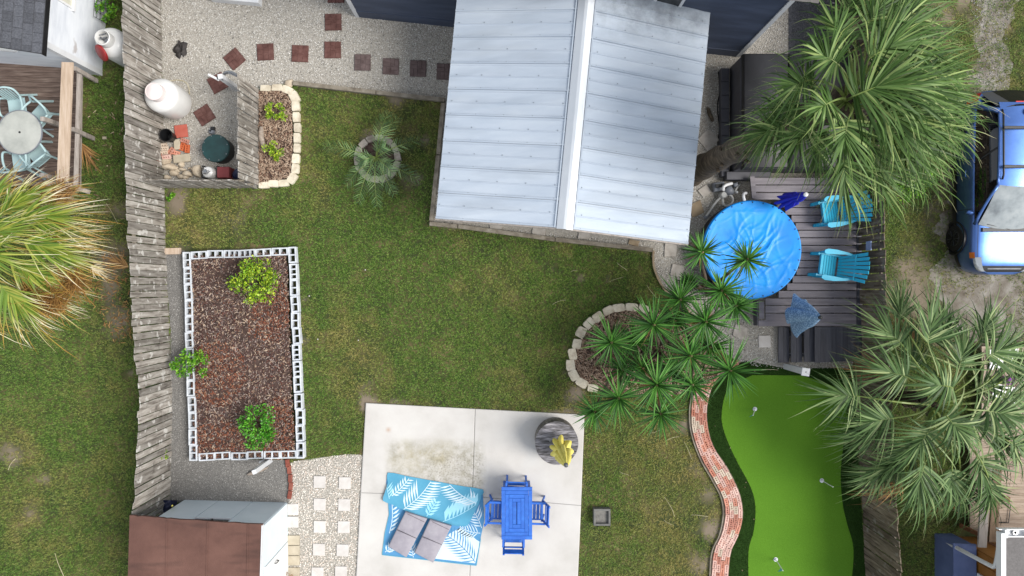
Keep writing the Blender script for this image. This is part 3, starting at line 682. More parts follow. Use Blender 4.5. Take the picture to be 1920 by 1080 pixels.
fence('wooden_fence', 'brown weathered board fence along the right side behind the deck and putting green', [(1560,-90),(1575,200),(1592,400),(1597,560),(1604,760),(1616,930),(1624,1120)],
      top_right, HL, 88, M['fence_brown'], -1, seed=3)
fence('enclosure_fence', 'short grey board fence beside the small mulch bed, dark round lid behind it', [(487,168),(487.5,260),(487,349)], lambda p: p+np.array((-.015,0)), 1.35, 18, M['fence'], 1, seed=5)
fence('enclosure_fence', 'short grey board fence closing the bottom of the gravel work corner', [(312,352),(400,353),(484,353.5)], lambda p: p, 1.25, 17, M['fence'], -1, seed=6)
# ------------------------------------------------------------------ pavilion with metal roof
zE, zR = 2.4, 3.2
pv = thing('pavilion', 'open pavilion with a pale galvanised metal gable roof and white ridge cap', 'pavilion', W(1060,260))
LB, RB, RT_ = W(817,410,zE), W(1290,458,zE), W(1332,21,zE); LT_ = LB+(RT_-RB)
GB, GT = W(1058,427,zR), (LT_+RT_)/2; GT = Vector((GT.x, GT.y, zR)); GB = Vector(((LB.x+RB.x)/2, (LB.y+RB.y)/2, zR))
npan = 9
def slope(A0, A1, C0, C1, sgn):       # A eave line (bottom -> top), C ridge line
    up = ((A1-A0).cross(C0-A0)).normalized(); up = up if up.z > 0 else -up
    for i in range(npan):
        a, b = A0.lerp(A1, i/npan), A0.lerp(A1, (i+1)/npan); c, d = C0.lerp(C1, i/npan), C0.lerp(C1, (i+1)/npan)
        al = (b-a).normalized(); m = MB(); lay = up*.004*(i % 2)
        gap = al*.003; a2, b2_, c2, d2 = a+gap+lay, b-gap+lay, c+gap+lay, d-gap+lay
        if sgn > 0: m.hexa([a2-up*.02, b2_-up*.02, d2-up*.02, c2-up*.02], [a2, b2_, d2, c2])
        else: m.hexa([b2_-up*.02, a2-up*.02, c2-up*.02, d2-up*.02], [b2_, a2, c2, d2])
        for f_, w_, h_ in ((.0,.035,.020),(.075,.022,.012),(.5,.03,.014),(.93,.022,.010)):
            p, q = a2.lerp(b2_, f_)+(al*.02 if f_ == 0 else al*0), c2.lerp(d2, f_)+(al*.02 if f_ == 0 else al*0)
            m.hexa([p-al*w_/2+up*.0005, p+al*w_/2+up*.0005, q+al*w_/2+up*.0005, q-al*w_/2+up*.0005] if sgn > 0 else [p+al*w_/2+up*.0005, p-al*w_/2+up*.0005, q-al*w_/2+up*.0005, q+al*w_/2+up*.0005],
                   [p-al*w_/4+up*h_, p+al*w_/4+up*h_, q+al*w_/4+up*h_, q-al*w_/4+up*h_] if sgn > 0 else [p+al*w_/4+up*h_, p-al*w_/4+up*h_, q-al*w_/4+up*h_, q+al*w_/4+up*h_])
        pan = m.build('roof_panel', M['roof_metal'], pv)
        s_ = MB()
        for f_ in (.06,.56):
            for t in (.04,.24,.46,.68,.9):
                p = a2.lerp(b2_, f_).lerp(c2.lerp(d2, f_), t+.02*((i*7) % 3-1)); s_.lathe([(.011,0),(.011,.012),(.005,.017)], p+up*.002, 6)
        s_.build('screws', M['screw'], pan)
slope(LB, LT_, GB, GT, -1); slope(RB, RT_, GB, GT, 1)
sd = (RB-LB).normalized()
m = MB(); n_ = 1
for i, (A, B) in enumerate(((GB.lerp(GT, -.004), GB.lerp(GT, .44)), (GB.lerp(GT, .438), GB.lerp(GT, 1.004)))):
    w = .17; zz = .045+.004*i
    prof = [(-w,-w*.29+zz-.012),(-w,-w*.29+zz),(-.03,zz+.004),(.03,zz+.004),(w,-w*.29+zz),(w,-w*.29+zz-.012)]
    vs = [P_+sd*x_+Vector((0,0,z_)) for P_ in (A, B) for x_, z_ in prof]
    m.add(vs, [(j, j+1, j+7, j+6) for j in range(5)]+[(6,0,5,11),(0,1,2,3,4,5),(11,10,9,8,7,6)])
m.build('ridge_cap', M['ridge'], pv)
m = MB()
for w_ in (-.2, .2):
    p, q = GB+sd*w_+Vector((0,0,-abs(w_)*.29+.02)), GT+sd*w_+Vector((0,0,-abs(w_)*.29+.02)); m.bar(p, q, .03, .02)
m.build('ridge_trim', M['roof_metal'], pv)
for A, B in ((LB, GB), (RB, GB), (LT_, GT), (RT_, GT)):
    MB().bar(A-Vector((0,0,.1)), B-Vector((0,0,.1)), .05, .12).build('rafter', M['rail_grey'], pv)
for A, B in ((LB, LT_), (RB, RT_)):
    k = (sd if A is LB else -sd)*.25; MB().bar(A+k-Vector((0,0,.12)), B+k-Vector((0,0,.12)), .1, .14).build('beam', M['rail_grey'], pv)
    for t in (.05,.5,.95):
        p = A.lerp(B, t)+k; MB().bar((p.x,p.y,0), (p.x,p.y,zE-.19), .12).build('post', M['rail_grey'], pv)

# ------------------------------------------------------------------ main navy house (top)
hs = thing('house', 'navy blue sided house with white corner boards at the top of the yard', 'house', W(1030,0))
A, B = W(668,30), W(1386,105); e = (B-A).normalized(); up = Vector((0,0,1)); nrm = Vector((e.y,-e.x,0))    # faces the yard
back = -nrm
hw = 3.9
m = MB(); c = [A, B, B+back*7, A+back*7]
m.hexa([Vector((p.x,p.y,0)) for p in c], [Vector((p.x,p.y,hw)) for p in c]).build('wall', M['navy'], hs)
m = MB(); nl = 24
for i in range(nl):
    z0 = .42+(hw-.42)*i/nl; z1 = .42+(hw-.42)*(i+1)/nl
    p, q = A+e*.09, B-e*.09
    m.add([p+nrm*.018+up*z0, q+nrm*.018+up*z0, q+nrm*.004+up*z1, p+nrm*.004+up*z1, p+up*z0, q+up*z0], [(0,1,2,3),(4,5,1,0)])
o = m.build('lap_siding', M['navy'], hs); o['kind'] = 'stuff'
MB().hexa([A+e*.09+nrm*.001, B-e*.09+nrm*.001, B-e*.09+nrm*.03, A+e*.09+nrm*.03][::-1] if 0 else [A+e*.09+nrm*.03, B-e*.09+nrm*.03, B-e*.09+nrm*.001, A+e*.09+nrm*.001],
          [v+up*.4 for v in (A+e*.09+nrm*.03, B-e*.09+nrm*.03, B-e*.09+nrm*.001, A+e*.09+nrm*.001)]).build('skirting', M['navy'], hs)
for p, d in ((A, 1), (B, -1)):
    q = p-e*.012*d; q2 = p+e*.085*d
    a_, b_ = (q, q2) if d > 0 else (q2, q)
    MB().hexa([a_+nrm*.035, b_+nrm*.035, b_-nrm*.09, a_-nrm*.09], [v+up*hw for v in (a_+nrm*.035, b_+nrm*.035, b_-nrm*.09, a_-nrm*.09)]).build('corner_board', M['white'], hs)
# a window whose white sill shows above the pavilion roof
wc = W(1252,-2,2.2); wx = (wc-A).dot(e); p0 = A+e*(wx-.45); p1 = A+e*(wx+.28)
MB().hexa([v+up*2.08 for v in (p0+nrm*.07, p1+nrm*.07, p1+nrm*.001, p0+nrm*.001)], [v+up*2.16 for v in (p0+nrm*.07, p1+nrm*.07, p1+nrm*.001, p0+nrm*.001)]).build('window_sill', M['white'], hs)
fr = MB(); q0, q1 = p0+e*.05, p1-e*.05
for a_, b_, z0, z1 in ((q0, q0+e*.06, 2.165, 3.3), (q1-e*.06, q1, 2.165, 3.3), (q0+e*.06, q1-e*.06, 3.24, 3.3)):
    fr.hexa([v+up*z0 for v in (a_+nrm*.05, b_+nrm*.05, b_+nrm*.001, a_+nrm*.001)], [v+up*z1 for v in (a_+nrm*.05, b_+nrm*.05, b_+nrm*.001, a_+nrm*.001)])
w_ = fr.build('window', M['white'], hs)
MB().hexa([v+up*2.165 for v in (q0+e*.06+nrm*.03, q1-e*.06+nrm*.03, q1-e*.06+nrm*.002, q0+e*.06+nrm*.002)], [v+up*3.24 for v in (q0+e*.06+nrm*.03, q1-e*.06+nrm*.03, q1-e*.06+nrm*.002, q0+e*.06+nrm*.002)]).build('pane', M['glass_dark'], w_)
m = MB(); rr = [A-e*.3+nrm*.25, B+e*.3+nrm*.25, B+e*.3+back*7.3, A-e*.3+back*7.3]; mid0, mid1 = A-e*.3+back*3.5, B+e*.3+back*3.5
m.add([v+up*(hw+.02) for v in rr]+[mid0+up*(hw+1.5), mid1+up*(hw+1.5)], [(0,1,5,4),(2,3,4,5),(0,4,3),(1,2,5),(3,2,1,0)]).build('roof', M['roof_grey'], hs)
# low white step edge at the very top
st = thing('porch_step', 'low white porch step edge at the top of the gravel yard', 'step', W(430,-20))
c = [W(392,-3.5,.25), W(484,5,.25), W(492,-60,.25), W(398,-66,.25)]
MB().prism([(v.x,v.y) for v in c], .0, .25, .01).build('step_slab', M['white'], st)
MB().prism([(v.x*1.0-.03,v.y+.25) for v in c], .252, .36, .01).build('step_slab', M['white'], st)

# ------------------------------------------------------------------ neighbour's house and deck, left
nh = thing('neighbor_house', 'white sided neighbour house with grey shingle roof in the top left corner', 'house', W(100,60))
C0 = W(190,140); es = (W(0,126)-C0).normalized(); en = Vector((es.y,-es.x,0)); en = en if en.y > 0 else -en      # es: along south wall to the left, en: along east wall upward
nw, ne, hN = -en, -es, 2.58
c = [C0, C0+en*7, C0+en*7+es*6, C0+es*6]
MB().hexa([v.copy() for v in c], [v+up*hN for v in c]).build('wall', M['siding'], nh)
for name_, P0, d_, out, ln in (('lap_siding', C0, en, ne, 7), ('lap_siding', C0, es, nw, 6)):
    m = MB(); nl = 17
    for i in range(nl):
        z0, z1 = hN*i/nl, hN*(i+1)/nl; p, q = P0+d_*.1, P0+d_*ln
        vs = [p+out*.02+up*z0, q+out*.02+up*z0, q+out*.004+up*z1, p+out*.004+up*z1, p+up*z0, q+up*z0]
        m.add(vs, [(0,1,2,3),(4,5,1,0)])
    m.build(name_, M['siding'], nh, kind='stuff')
m = MB(); k = .1
m.hexa([C0+ne*.03+nw*.03, C0+ne*.03+en*k, C0+en*k, C0+nw*.03+ne*0], [v+up*hN for v in (C0+ne*.03+nw*.03, C0+ne*.03+en*k, C0+en*k, C0+nw*.03)])
m.hexa([C0+nw*.03, C0+ne*0+nw*.001, C0+es*k+nw*.001, C0+es*k+nw*.03], [v+up*hN for v in (C0+nw*.03, C0+nw*.001, C0+es*k+nw*.001, C0+es*k+nw*.03)])
m.build('corner_board', M['white'], nh)
def window_on(P0, d_, out, s0, s1, z0, z1, parent):
    fr = MB(); t = .05
    def slab(mb, a_, b_, za, zb, th): 
        v = (P0+d_*a_+out*th, P0+d_*b_+out*th, P0+d_*b_+out*.001, P0+d_*a_+out*.001); mb.hexa([x_+up*za for x_ in v], [x_+up*zb for x_ in v])
    slab(fr, s0, s0+t, z0, z1, .05); slab(fr, s1-t, s1, z0, z1, .05); slab(fr, s0+t, s1-t, z1-t, z1, .05); slab(fr, s0-.04, s1+.04, z0-.06, z0-.001, .08)
    w_ = fr.build('window', M['white_clean'], parent); p_ = MB(); slab(p_, s0+t, s1-t, z0, z1-t, .022); p_.build('pane', M['glass_pale'], w_)
M['glass_pale'] = mat('bright_curtained_glass', ['b9b8a8','d2d1c4'], 4, 4, .08)
s_ = (W(145,12,1.55)-C0).dot(en); window_on(C0, en, ne, s_, s_+.9, 1.35, 2.2, nh)
s_ = (W(28,109,1.7)-C0).dot(es); window_on(C0, es, nw, s_, s_+1.0, 1.75, 2.35, nh)
# roof: east slope, shingle courses run parallel to the eave
RC = W(77,99,2.62); sl_ = -0.28
def roofp(u, v, dz=0): return RC+es*u+en*v+up*(u*.36+dz)      # u: metres up the slope (to the left), v along eave
m = MB(); q = [roofp(0,0,-.03), roofp(0,7.5,-.03), roofp(4,7.5,-.03), roofp(4,0,-.03)]
m.hexa([v-up*.1 for v in q], q)
roof_ = m.build('roof', M['shingle'], nh)
r = random.Random(3)
for i in range(9):
    v0 = -.012-.1*(i % 2)
    for j in range(16):
        w_ = .225+r.uniform(-.02,.02); z_ = r.choice((.0,.0,.007)); v1 = v0+w_; u0, u1 = i*.175-(.01 if i == 0 else 0), i*.175+.23
        if v1 > 0: MB().hexa([roofp(u0,max(v0,-.012),-.025), roofp(u0,v1-.006,-.025), roofp(u1,v1-.006,-.028), roofp(u1,max(v0,-.012),-.028)],
                  [roofp(u0,max(v0,-.012),.008+z_), roofp(u0,v1-.006,.008+z_), roofp(u1,v1-.006,-.022), roofp(u1,max(v0,-.012),-.022)]).build('shingle', M['shingle'], roof_)
        v0 = v1
MB().hexa([roofp(-.02,-.03,-.14), roofp(-.02,7.5,-.14), roofp(-.001,7.5,-.14), roofp(-.001,-.03,-.14)], [roofp(-.02,-.03,.0), roofp(-.02,7.5,.0), roofp(-.001,7.5,.0), roofp(-.001,-.03,.0)]).build('fascia', M['black'], nh)
tr = thing('wire_trellis', 'dark wire mesh trellis against the white neighbour wall', 'trellis', C0+en*1.3+ne*.12)
m = MB(); b0 = C0+ne*.14
for i in range(13): p = b0+en*(1.25+.16*i); m.tube([p, p+up*.62-ne*.06], .006, 4)
for j in range(6): z_ = .04+.115*j; m.tube([b0+en*1.25+up*z_-ne*.06*z_/.62, b0+en*3.2+up*z_-ne*.06*z_/.62], .006, 4)
m.build('wire_grid', M['black'], tr)

dk = thing('neighbor_deck', 'weathered brown board deck with pale cap rail beside the white house', 'deck', W(60,240))
zD = .42
for i in range(26):
    y0 = 122+i*9.3
    a, b = W(-70, y0-4, zD), W(149, y0+1.5, zD); w_ = 8.7/74*(H-zD)/H
    if i < 25: MB().bar(a-up*.02, b-up*.02, w_, .035).build('board', M['deck_brown'], dk)
MB().bar(W(150,122,zD-.1), W(146,352,zD-.1), .04, .2).build('rim_board', M['rail_grey'], dk)
MB().bar(W(127,117,1.32), W(118,341,1.32), .265, .04).build('cap_rail', M['rail_pale'], dk)
for py_ in (124, 240, 338):
    a = W(150-.04*(py_-124)*.3, py_+6, .0); MB().bar((a.x-.06,a.y,0), (a.x-.06,a.y,1.29), .1).build('post', M['rail_grey'], dk)
MB().bar(W(149,138,.72), W(142,352,.72), .09, .05).build('lower_rail', M['rail_grey'], dk)
for a, b in (((136,242,1.0),(176,260,.1)),((140,128,1.0),(182,152,.1)),((118,345,.9),(168,360,.25))):
    MB().bar(W(*a), W(*b), .1, .06).build('brace', M['rail_grey'], dk)
MB().bar(W(88,345,1.1), W(128,345,1.1), .1, .05).build('end_rail', M['rail_grey'], dk)

# ------------------------------------------------------------------ shed (bottom left)
sh = thing('shed', 'pale blue panelled shed with flat brown roof in the lower left', 'shed', W(420,1010))
n0, n1, n2, n3 = W(346,938), W(538,943), W(541,1150), W(340,1150); hS = 1.76
MB().hexa([n3, n2, n1, n0], [v+up*hS for v in (n3, n2, n1, n0)]).build('wall', M['shed_wall'], sh)
def panel(a, b, out, z0, z1, name='wall_panel', th=.016, m_='shed_wall'):
    v = (a+out*th, b+out*th, b+out*.001, a+out*.001); return MB().hexa([x_+up*z0 for x_ in (v[1],v[0],v[3],v[2])], [x_+up*z1 for x_ in (v[1],v[0],v[3],v[2])]).build(name, M[m_], sh)
ex = (n1-n0).normalized(); on = Vector((-ex.y, ex.x, 0)); wl = (n1-n0).length
for i in range(3):
    a, b = n0+ex*(wl*i/3+.008), n0+ex*(wl*(i+1)/3-.008)
    if i == 1: panel(a, b, on, .01, 1.3)
    else: panel(a, b, on, .01, hS)
panel(n0+ex*(wl/3+.0), n0+ex*(wl*2/3), on, 1.32, 1.36, 'window_sill', .03, 'white')
wn = panel(n0+ex*(wl/3+.03), n0+ex*(wl*2/3-.03), on, 1.365, 1.75, 'window', .01, 'glass_dark')
panel(n0+ex*(wl*.5-.02), n0+ex*(wl*.5+.02), on, 1.37, 1.74, 'window_bar', .028, 'black')
ey = (n2-n1).normalized(); oe = Vector((-ey.y, ey.x, 0)); oe = oe if oe.x > 0 else -oe
def panel_e(s0, s1, z0, z1, name, th, m_):
    a, b = n1+ey*s0, n1+ey*s1; v = (b+oe*th, a+oe*th, a+oe*.001, b+oe*.001); return MB().hexa([x_+up*z0 for x_ in v], [x_+up*z1 for x_ in v]).build(name, M[m_], sh)
panel_e(.0, .95, .01, hS, 'wall_panel', .016, 'shed_wall'); d_ = panel_e(.97, 2.1, .01, 1.62, 'door', .022, 'white_clean')
MB().tube([n1+ey*1.12+oe*.03+up*.85, n1+ey*1.12+oe*.07+up*.86, n1+ey*1.12+oe*.07+up*1.02, n1+ey*1.12+oe*.03+up*1.03], .012, 6).build('handle', M['black'], d_)
rf = [W(243,966.5,1.84), W(318,973,1.84), W(492,983,1.84), W(487,1140,1.84), W(238,1140,1.84)]
rr = []
for i in range(len(rf)):
    a, b = rf[i], rf[(i+1) % len(rf)]; n_ = 10 if i in (0, 1) else 1
    for k in range(n_): p = a.lerp(b, k/n_); rr.append((p.x+(rng.uniform(-.006,.006) if n_ > 1 else 0), p.y+(rng.uniform(-.012,.012) if n_ > 1 else 0)))
roof_s = MB().prism(rr, 1.775, 1.84).build('roof', M['shed_roof'], sh)
for xx in (313, 389, 465):
    MB().bar(W(xx, 976+(xx-313)*.05, 1.846), W(xx-3, 1140, 1.846), .03, .01).build('roof_seam', M['shed_roof'], roof_s)
MB().bar(W(492.5,984,1.80), W(487.5,1140,1.80), .02, .1).build('fascia', M['white'], sh)
yp = thing('garden_stake', 'thin yellow stake standing between the fence and the shed', 'stake', W(322,950))
MB().tube([W(322,950,0), W(323,948,.9)], .02, 6).build('pole', M['yellow_fabric'], yp)
tp = MB().grid(10, 8, lambda u, v: tuple(W(296+36*u, 938+24*v, .25+.12*math.sin(7*u+3*v)*math.cos(5*v))))
tag(tp.build('tarp', M['navy_tarp'] if 'navy_tarp' in M else M['navy_fabric'], smooth=True), 'crumpled dark blue tarp wedged between fence and shed', 'tarp')

# ------------------------------------------------------------------ neighbour's house, lower right
rh = thing('neighbor_house', 'timber walled neighbour house with grey flat roof and white gutter at the lower right', 'house', W(1850,1080))
c = [W(1790,1006), W(1990,1006), W(1990,1180), W(1790,1180)]; hR = 2.5
MB().hexa([c[3],c[2],c[1],c[0]], [v+up*hR for v in (c[3],c[2],c[1],c[0])]).build('wall', M['orange_wood'], rh)
m = MB()
for i in range(8):
    y_ = c[0].y-.28*i-.02; m.box((c[0].x-.012, y_-.02, hR/2), (.02, .04, hR-.02))
m.build('battens', M['orange_wood'], rh)
wf = MB()
for y0, y1, z0, z1 in ((-.55,-.62,.9,1.9),(-1.35,-1.42,.9,1.9),(-.62,-1.35,1.84,1.9),(-.62,-1.35,.9,.96)):
    wf.box((c[0].x-.025, c[0].y+(y0+y1)/2, (z0+z1)/2), (.045, abs(y1-y0), z1-z0))
w_ = wf.build('window', M['white_clean'], rh); MB().box((c[0].x-.012, c[0].y-.985, 1.4), (.02, .73, .88)).build('pane', M['glass_dark'], w_)
rt = [W(1881,1006,2.62), W(2050,1006,2.62), W(2050,1250,2.62), W(1881,1250,2.62)]
MB().prism([(v.x,v.y) for v in rt], 2.52, 2.62).build('roof', M['roof_grey'], rh)
gt = MB(); x0, y0 = rt[0].x, rt[0].y
gt.box((x0-.06, y0-1.35, 2.64), (.1, 2.9, .16)); gt.box((x0+1.2, y0+.16, 2.60), (2.62, .02, .1)); gt.box((x0+1.2, y0+.005, 2.60), (2.4, .02, .1)); gt.box((x0+1.2, y0+.08, 2.55), (2.4, .13, .02)); gt.box((x0+.02, y0+.08, 2.63), (.06,.17,.13)); gt.box((x0+.5, y0+.08, 2.63), (.04,.13,.1))
gut = gt.build('gutter', M['white_clean'], rh)
MB().lathe([(.055,0),(.055,.05),(.03,.05),(.03,.0)], (x0+.27, y0+.08, 2.561), 14).build('outlet', M['steel'], gut)
pth = [W(1876,1004,2.5), W(1874,1020,2.42), W(1868,1056,2.28), W(1862,1063,2.2), W(1850,1057,2.02), W(1762,1010,.12)]
MB().tube(cr(pth[:4], 3)+pth[4:], .05, 8).build('downspout', M['white_clean'], rh)
bn = thing('storage_bin', 'blue plastic storage bin with sloping lid beside the timber house', 'bin', W(1775,1050))
bx0, by0 = W2(1752,1000); bx1, by1 = W2(1785,1100)
MB().hexa([(bx0,by1,0),(bx1,by1,0),(bx1,by0,0),(bx0,by0,0)], [(bx0-.02,by1,.8),(bx1,by1,.86),(bx1,by0+.02,.86),(bx0-.02,by0+.02,.8)]).build('bin_body', M['bin_blue'], bn)
MB().hexa([(bx0-.06,by1,.81),(bx1,by1,.87),(bx1,by0+.06,.87),(bx0-.06,by0+.06,.81)], [(bx0-.06,by1,.85),(bx1,by1,.92),(bx1,by0+.06,.92),(bx0-.06,by0+.06,.85)]).build('lid', M['bin_blue'], bn)
rd = thing('neighbor_deck', 'pale brown board deck with timber railings beyond the lower right palm', 'deck', W(1880,850))
for i in range(31):
    y_ = 655+i*11.2; MB().bar(W(1818 if y_ > 780 else 1840,y_,.3), W(1990,y_-2,.3), .145, .035).build('board', M['deck_tan'], rd)
MB().bar(W(1849,880,1.0), W(1841,1026,1.0), .2, .05).build('rail', M['rail_grey'], rd)
MB().bar(W(1870,875,.75), W(1861,1016,.75), .2, .05).build('rail', M['rail_brown'], rd)
for a in ((1838,915),(1834,1010),(1846,985)):
    p = W(*a); MB().bar((p.x,p.y,0), (p.x,p.y,.97), .12).build('post', M['orange_post'], rd)
MB().bar(W(1800,985,.2), W(1838,1003,.8), .1, .05).build('brace', M['orange_post'], rd)
sg = thing('sheet_metal_panel', 'pale sheets lying on the neighbour deck under the palm fronds', 'panel', W(1880,700))
MB().box(W(1882,672,.36)+Vector((0,0,0)), (.75,.5,.02), .1).build('sheet', M['white_clean'], sg)
MB().box(W(1884,738,.36), (.6,.4,.02), -.2).build('sheet', M['white_clean'], sg)
MB().lathe([(.1,0),(.12,.1),(.09,.2),(0,.24)], W(1886,712,.37), 16).build('purple_cap', M['purple'], sg)
bxs = thing('wire_rack', 'small dark wire frame lying on the lower right deck', 'rack', W(1882,962,.33))
m = MB(); p = [W(1868,945,.35), W(1895,945,.35), W(1891,980,.35), W(1866,980,.35)]
for i in range(4): m.tube([p[i], p[(i+1)%4]], .01, 5)
m.build('frame', M['black'], bxs)
# ------------------------------------------------------------------ raised bed of painted blocks
def block_mesh(cells):
    m = MB(); Lb, wb, hb, t = .396, .195, .195, .032
    for s in (-1, 1): m.bbox((0, s*(wb/2-t/2), hb/2), (Lb, t, hb), .005)
    xs = [-Lb/2+t/2] + ([0] if cells == 2 else [-Lb/6+.002, Lb/6-.002]) + [Lb/2-t/2]
    for x_ in xs: m.box((x_, 0, hb/2-.003), (t*(1.15 if x_ in (xs[0], xs[-1]) else 1), wb-2*t-.0, hb-.006))
    return m.build('cinder_block', M['block'], mesh_only=True)
B2, B3 = block_mesh(2), block_mesh(3)
rb = thing('raised_bed', 'long planting bed edged with white painted cinder blocks and filled with brown mulch', 'garden bed', W(457,662))
zb = .0
def course(a, b, n, three=()):
    a, b = W(*a, .195), W(*b, .195); d = b-a; an = math.atan2(d.y, d.x); st_ = d.length/n
    for i in range(n):
        p = a+d*((i+.5)/n)
        link('cinder_block', B3 if i in three else B2, rb, (p.x+random.uniform(-.012,.012), p.y+random.uniform(-.012,.012), 0), (random.uniform(-.012,.012), random.uniform(-.01,.01), an+random.uniform(-.035,.035)), (min(1.03, st_/.402), 1, random.uniform(.97,1.03)))
course((357,479), (540,471.5), 6, (2,3)); course((547.5,463.5), (563.5,859), 13, (1,6,7)); course((349,472), (362,865), 13, (1,)); course((371,857.5), (555,851), 6)
BEDP = [(357,481),(541,473),(556,853),(369,860)]
o = MB().grid(26, 50, lambda u, v: (lambda p: (p.x, p.y, .11+.03*vnoise(np.array(p.x), np.array(p.y), 3., 8)+.02*math.sin(3*u)))(W(359+181*u+(v*12), 482+374*v-(1-v)*8*u-v*6*u, 0))).build('mulch', M['mulch'], rb, smooth=True)
def chips(name, poly, dens, z, material, parent, l0, l1, out=()):
    x, y = scatter(poly, dens, out); n = len(x)
    a = rng.uniform(0, 6.283, n); ln = rng.uniform(l0, l1, n)/2; w = rng.uniform(.004, .013, n); ti = rng.normal(0, .3, n); zz = z+rng.uniform(0, .03, n); h = rng.uniform(.004,.01,n)
    ca, sa, ct, stt = np.cos(a), np.sin(a), np.cos(ti), np.sin(ti); vs = []
    for sx, sy, sz in ((-1,-1,0),(1,-1,0),(1,1,0),(-1,1,0),(-.9,-.6,1),(.9,-.6,1),(.9,.6,1),(-.9,.6,1)):
        lx, ly = sx*ln*ct, sy*w; vs.append(np.stack([x+lx*ca-ly*sa, y+lx*sa+ly*ca, zz+sx*ln*stt+sz*h], -1))
    V = np.stack(vs, 1).reshape(-1, 3); q = np.array([(4,5,6,7),(0,1,5,4),(1,2,6,5),(2,3,7,6),(3,0,4,7)])
    o = idx_mesh(name, V, (q[None]+8*np.arange(n)[:,None,None]).reshape(-1,4), material, parent); o['kind'] = 'stuff'; return o
chips('bark_chips', BEDP, 900, .125, M['chip'], rb, .025, .085)
x_, y_ = scatter(BEDP, 60)
# paler weathered chips and rust red fresh chips in loose areas
chips('pale_chips', BEDP, 170, .14, M['chip_pale'], rb, .025, .08)
M['chip_rust'] = mat('rust_mulch_chips', ['53291a','6b3a26','7d4c36','8a6048'], rough=.9, island=True)
for q in (cr([(490,560),(535,530),(545,600),(520,640),(470,620)],3,True), cr([(365,660),(430,640),(470,690),(430,760),(370,740)],3,True), cr([(470,790),(540,740),(552,850),(480,850)],3,True), cr([(375,800),(440,790),(460,850),(375,852)],3,True)):
    chips('rust_chips', q, 420, .14, M['chip_rust'], rb, .025, .08)

fb = thing('flower_bed', 'small mulch bed edged by cream stones beside the short fence', 'garden bed', W(520,255))
MB().prism([W2(*p) for p in FBED], .0, .07).build('mulch', M['mulch'], fb)
chips('bark_chips', FBED, 1300, .075, M['chip_pale'], fb, .025, .09)
def stones(parent, items, material, h=.11, sc=1., seed=2):
    r = random.Random(seed)
    for px_, py_, w_, d_, rz in items:
        a = R(rz); pts = []
        for sx, sy in ((-.5,-.42),(-.3,-.5),(.3,-.5),(.5,-.42),(.48,.4),(.3,.5),(-.3,.5),(-.48,.4)):
            xx, yy = sx*w_/74*r.uniform(.93,1.03)*sc, sy*d_/74*r.uniform(.9,1.04)*sc; pts.append((xx*math.cos(a)-yy*math.sin(a), xx*math.sin(a)+yy*math.cos(a)))
        c = W(px_, py_, h); MB().prism([(c.x+p[0], c.y+p[1]) for p in pts], 0, h+r.uniform(-.01,.01), .012).build('stone', material, parent)
stones(fb, [(498,165,20,12,0),(519,164,20,13,2),(538,168,22,14,-22),(551,181,22,17,-60),(554,199,18,15,-88),(555,219,19,14,-90),(557,239,18,13,-90),(556,258,19,13,-90),(556,277,18,13,-92),(554,297,19,14,-92),(553,316,19,14,-95),(547,334,22,15,-125),(531,343,20,13,-175),(512,344,20,13,0),(494,347,19,12,3)], M['edge_stone'])
M['rock_yard'] = M['rock']
def rock(name, px_, py_, rx, ry, h, material, parent=None, seed=0, z=0.):
    r = np.random.default_rng(seed); c = W(px_, py_, z); m = MB(); nu, nv = 9, 6; ph = r.uniform(0, 6.28, 6)
    def f(a, q, zz): return 1+.16*math.sin(2*a+ph[0])+.12*math.sin(3*a+ph[1]+zz*9)+.07*math.sin(5*a+ph[2])
    prof = [(rx/74*.75,0),(rx/74,h*.35),(rx/74*.85,h*.75),(rx/74*.45,h*.98),(0.0001,h)]
    m.lathe(prof, (0,0,0), 11, f); m.v = [(p[0]+c.x, p[1]*ry/rx+c.y, p[2]+z) for p in m.v]
    return m.build(name, material, parent, smooth=38)
tag(rock('rock', 543, 157, 10, 7, .09, M['rock'], seed=5), 'rough cream rock at the corner of the stone edging and timber', 'rock')
dw = MB(); p = cr([W(490,238,.1), W(489,252,.14), W(492,268,.12), W(497,284,.1)], 5)
dw.tube(p, [.02+.055*math.sin(math.pi*min(1,(i+2)/len(p))) for i in range(len(p))], 8)
tag(dw.build('driftwood', M['driftwood'], smooth=True), 'bent grey driftwood log leaning by the short fence in the small mulch bed', 'driftwood')

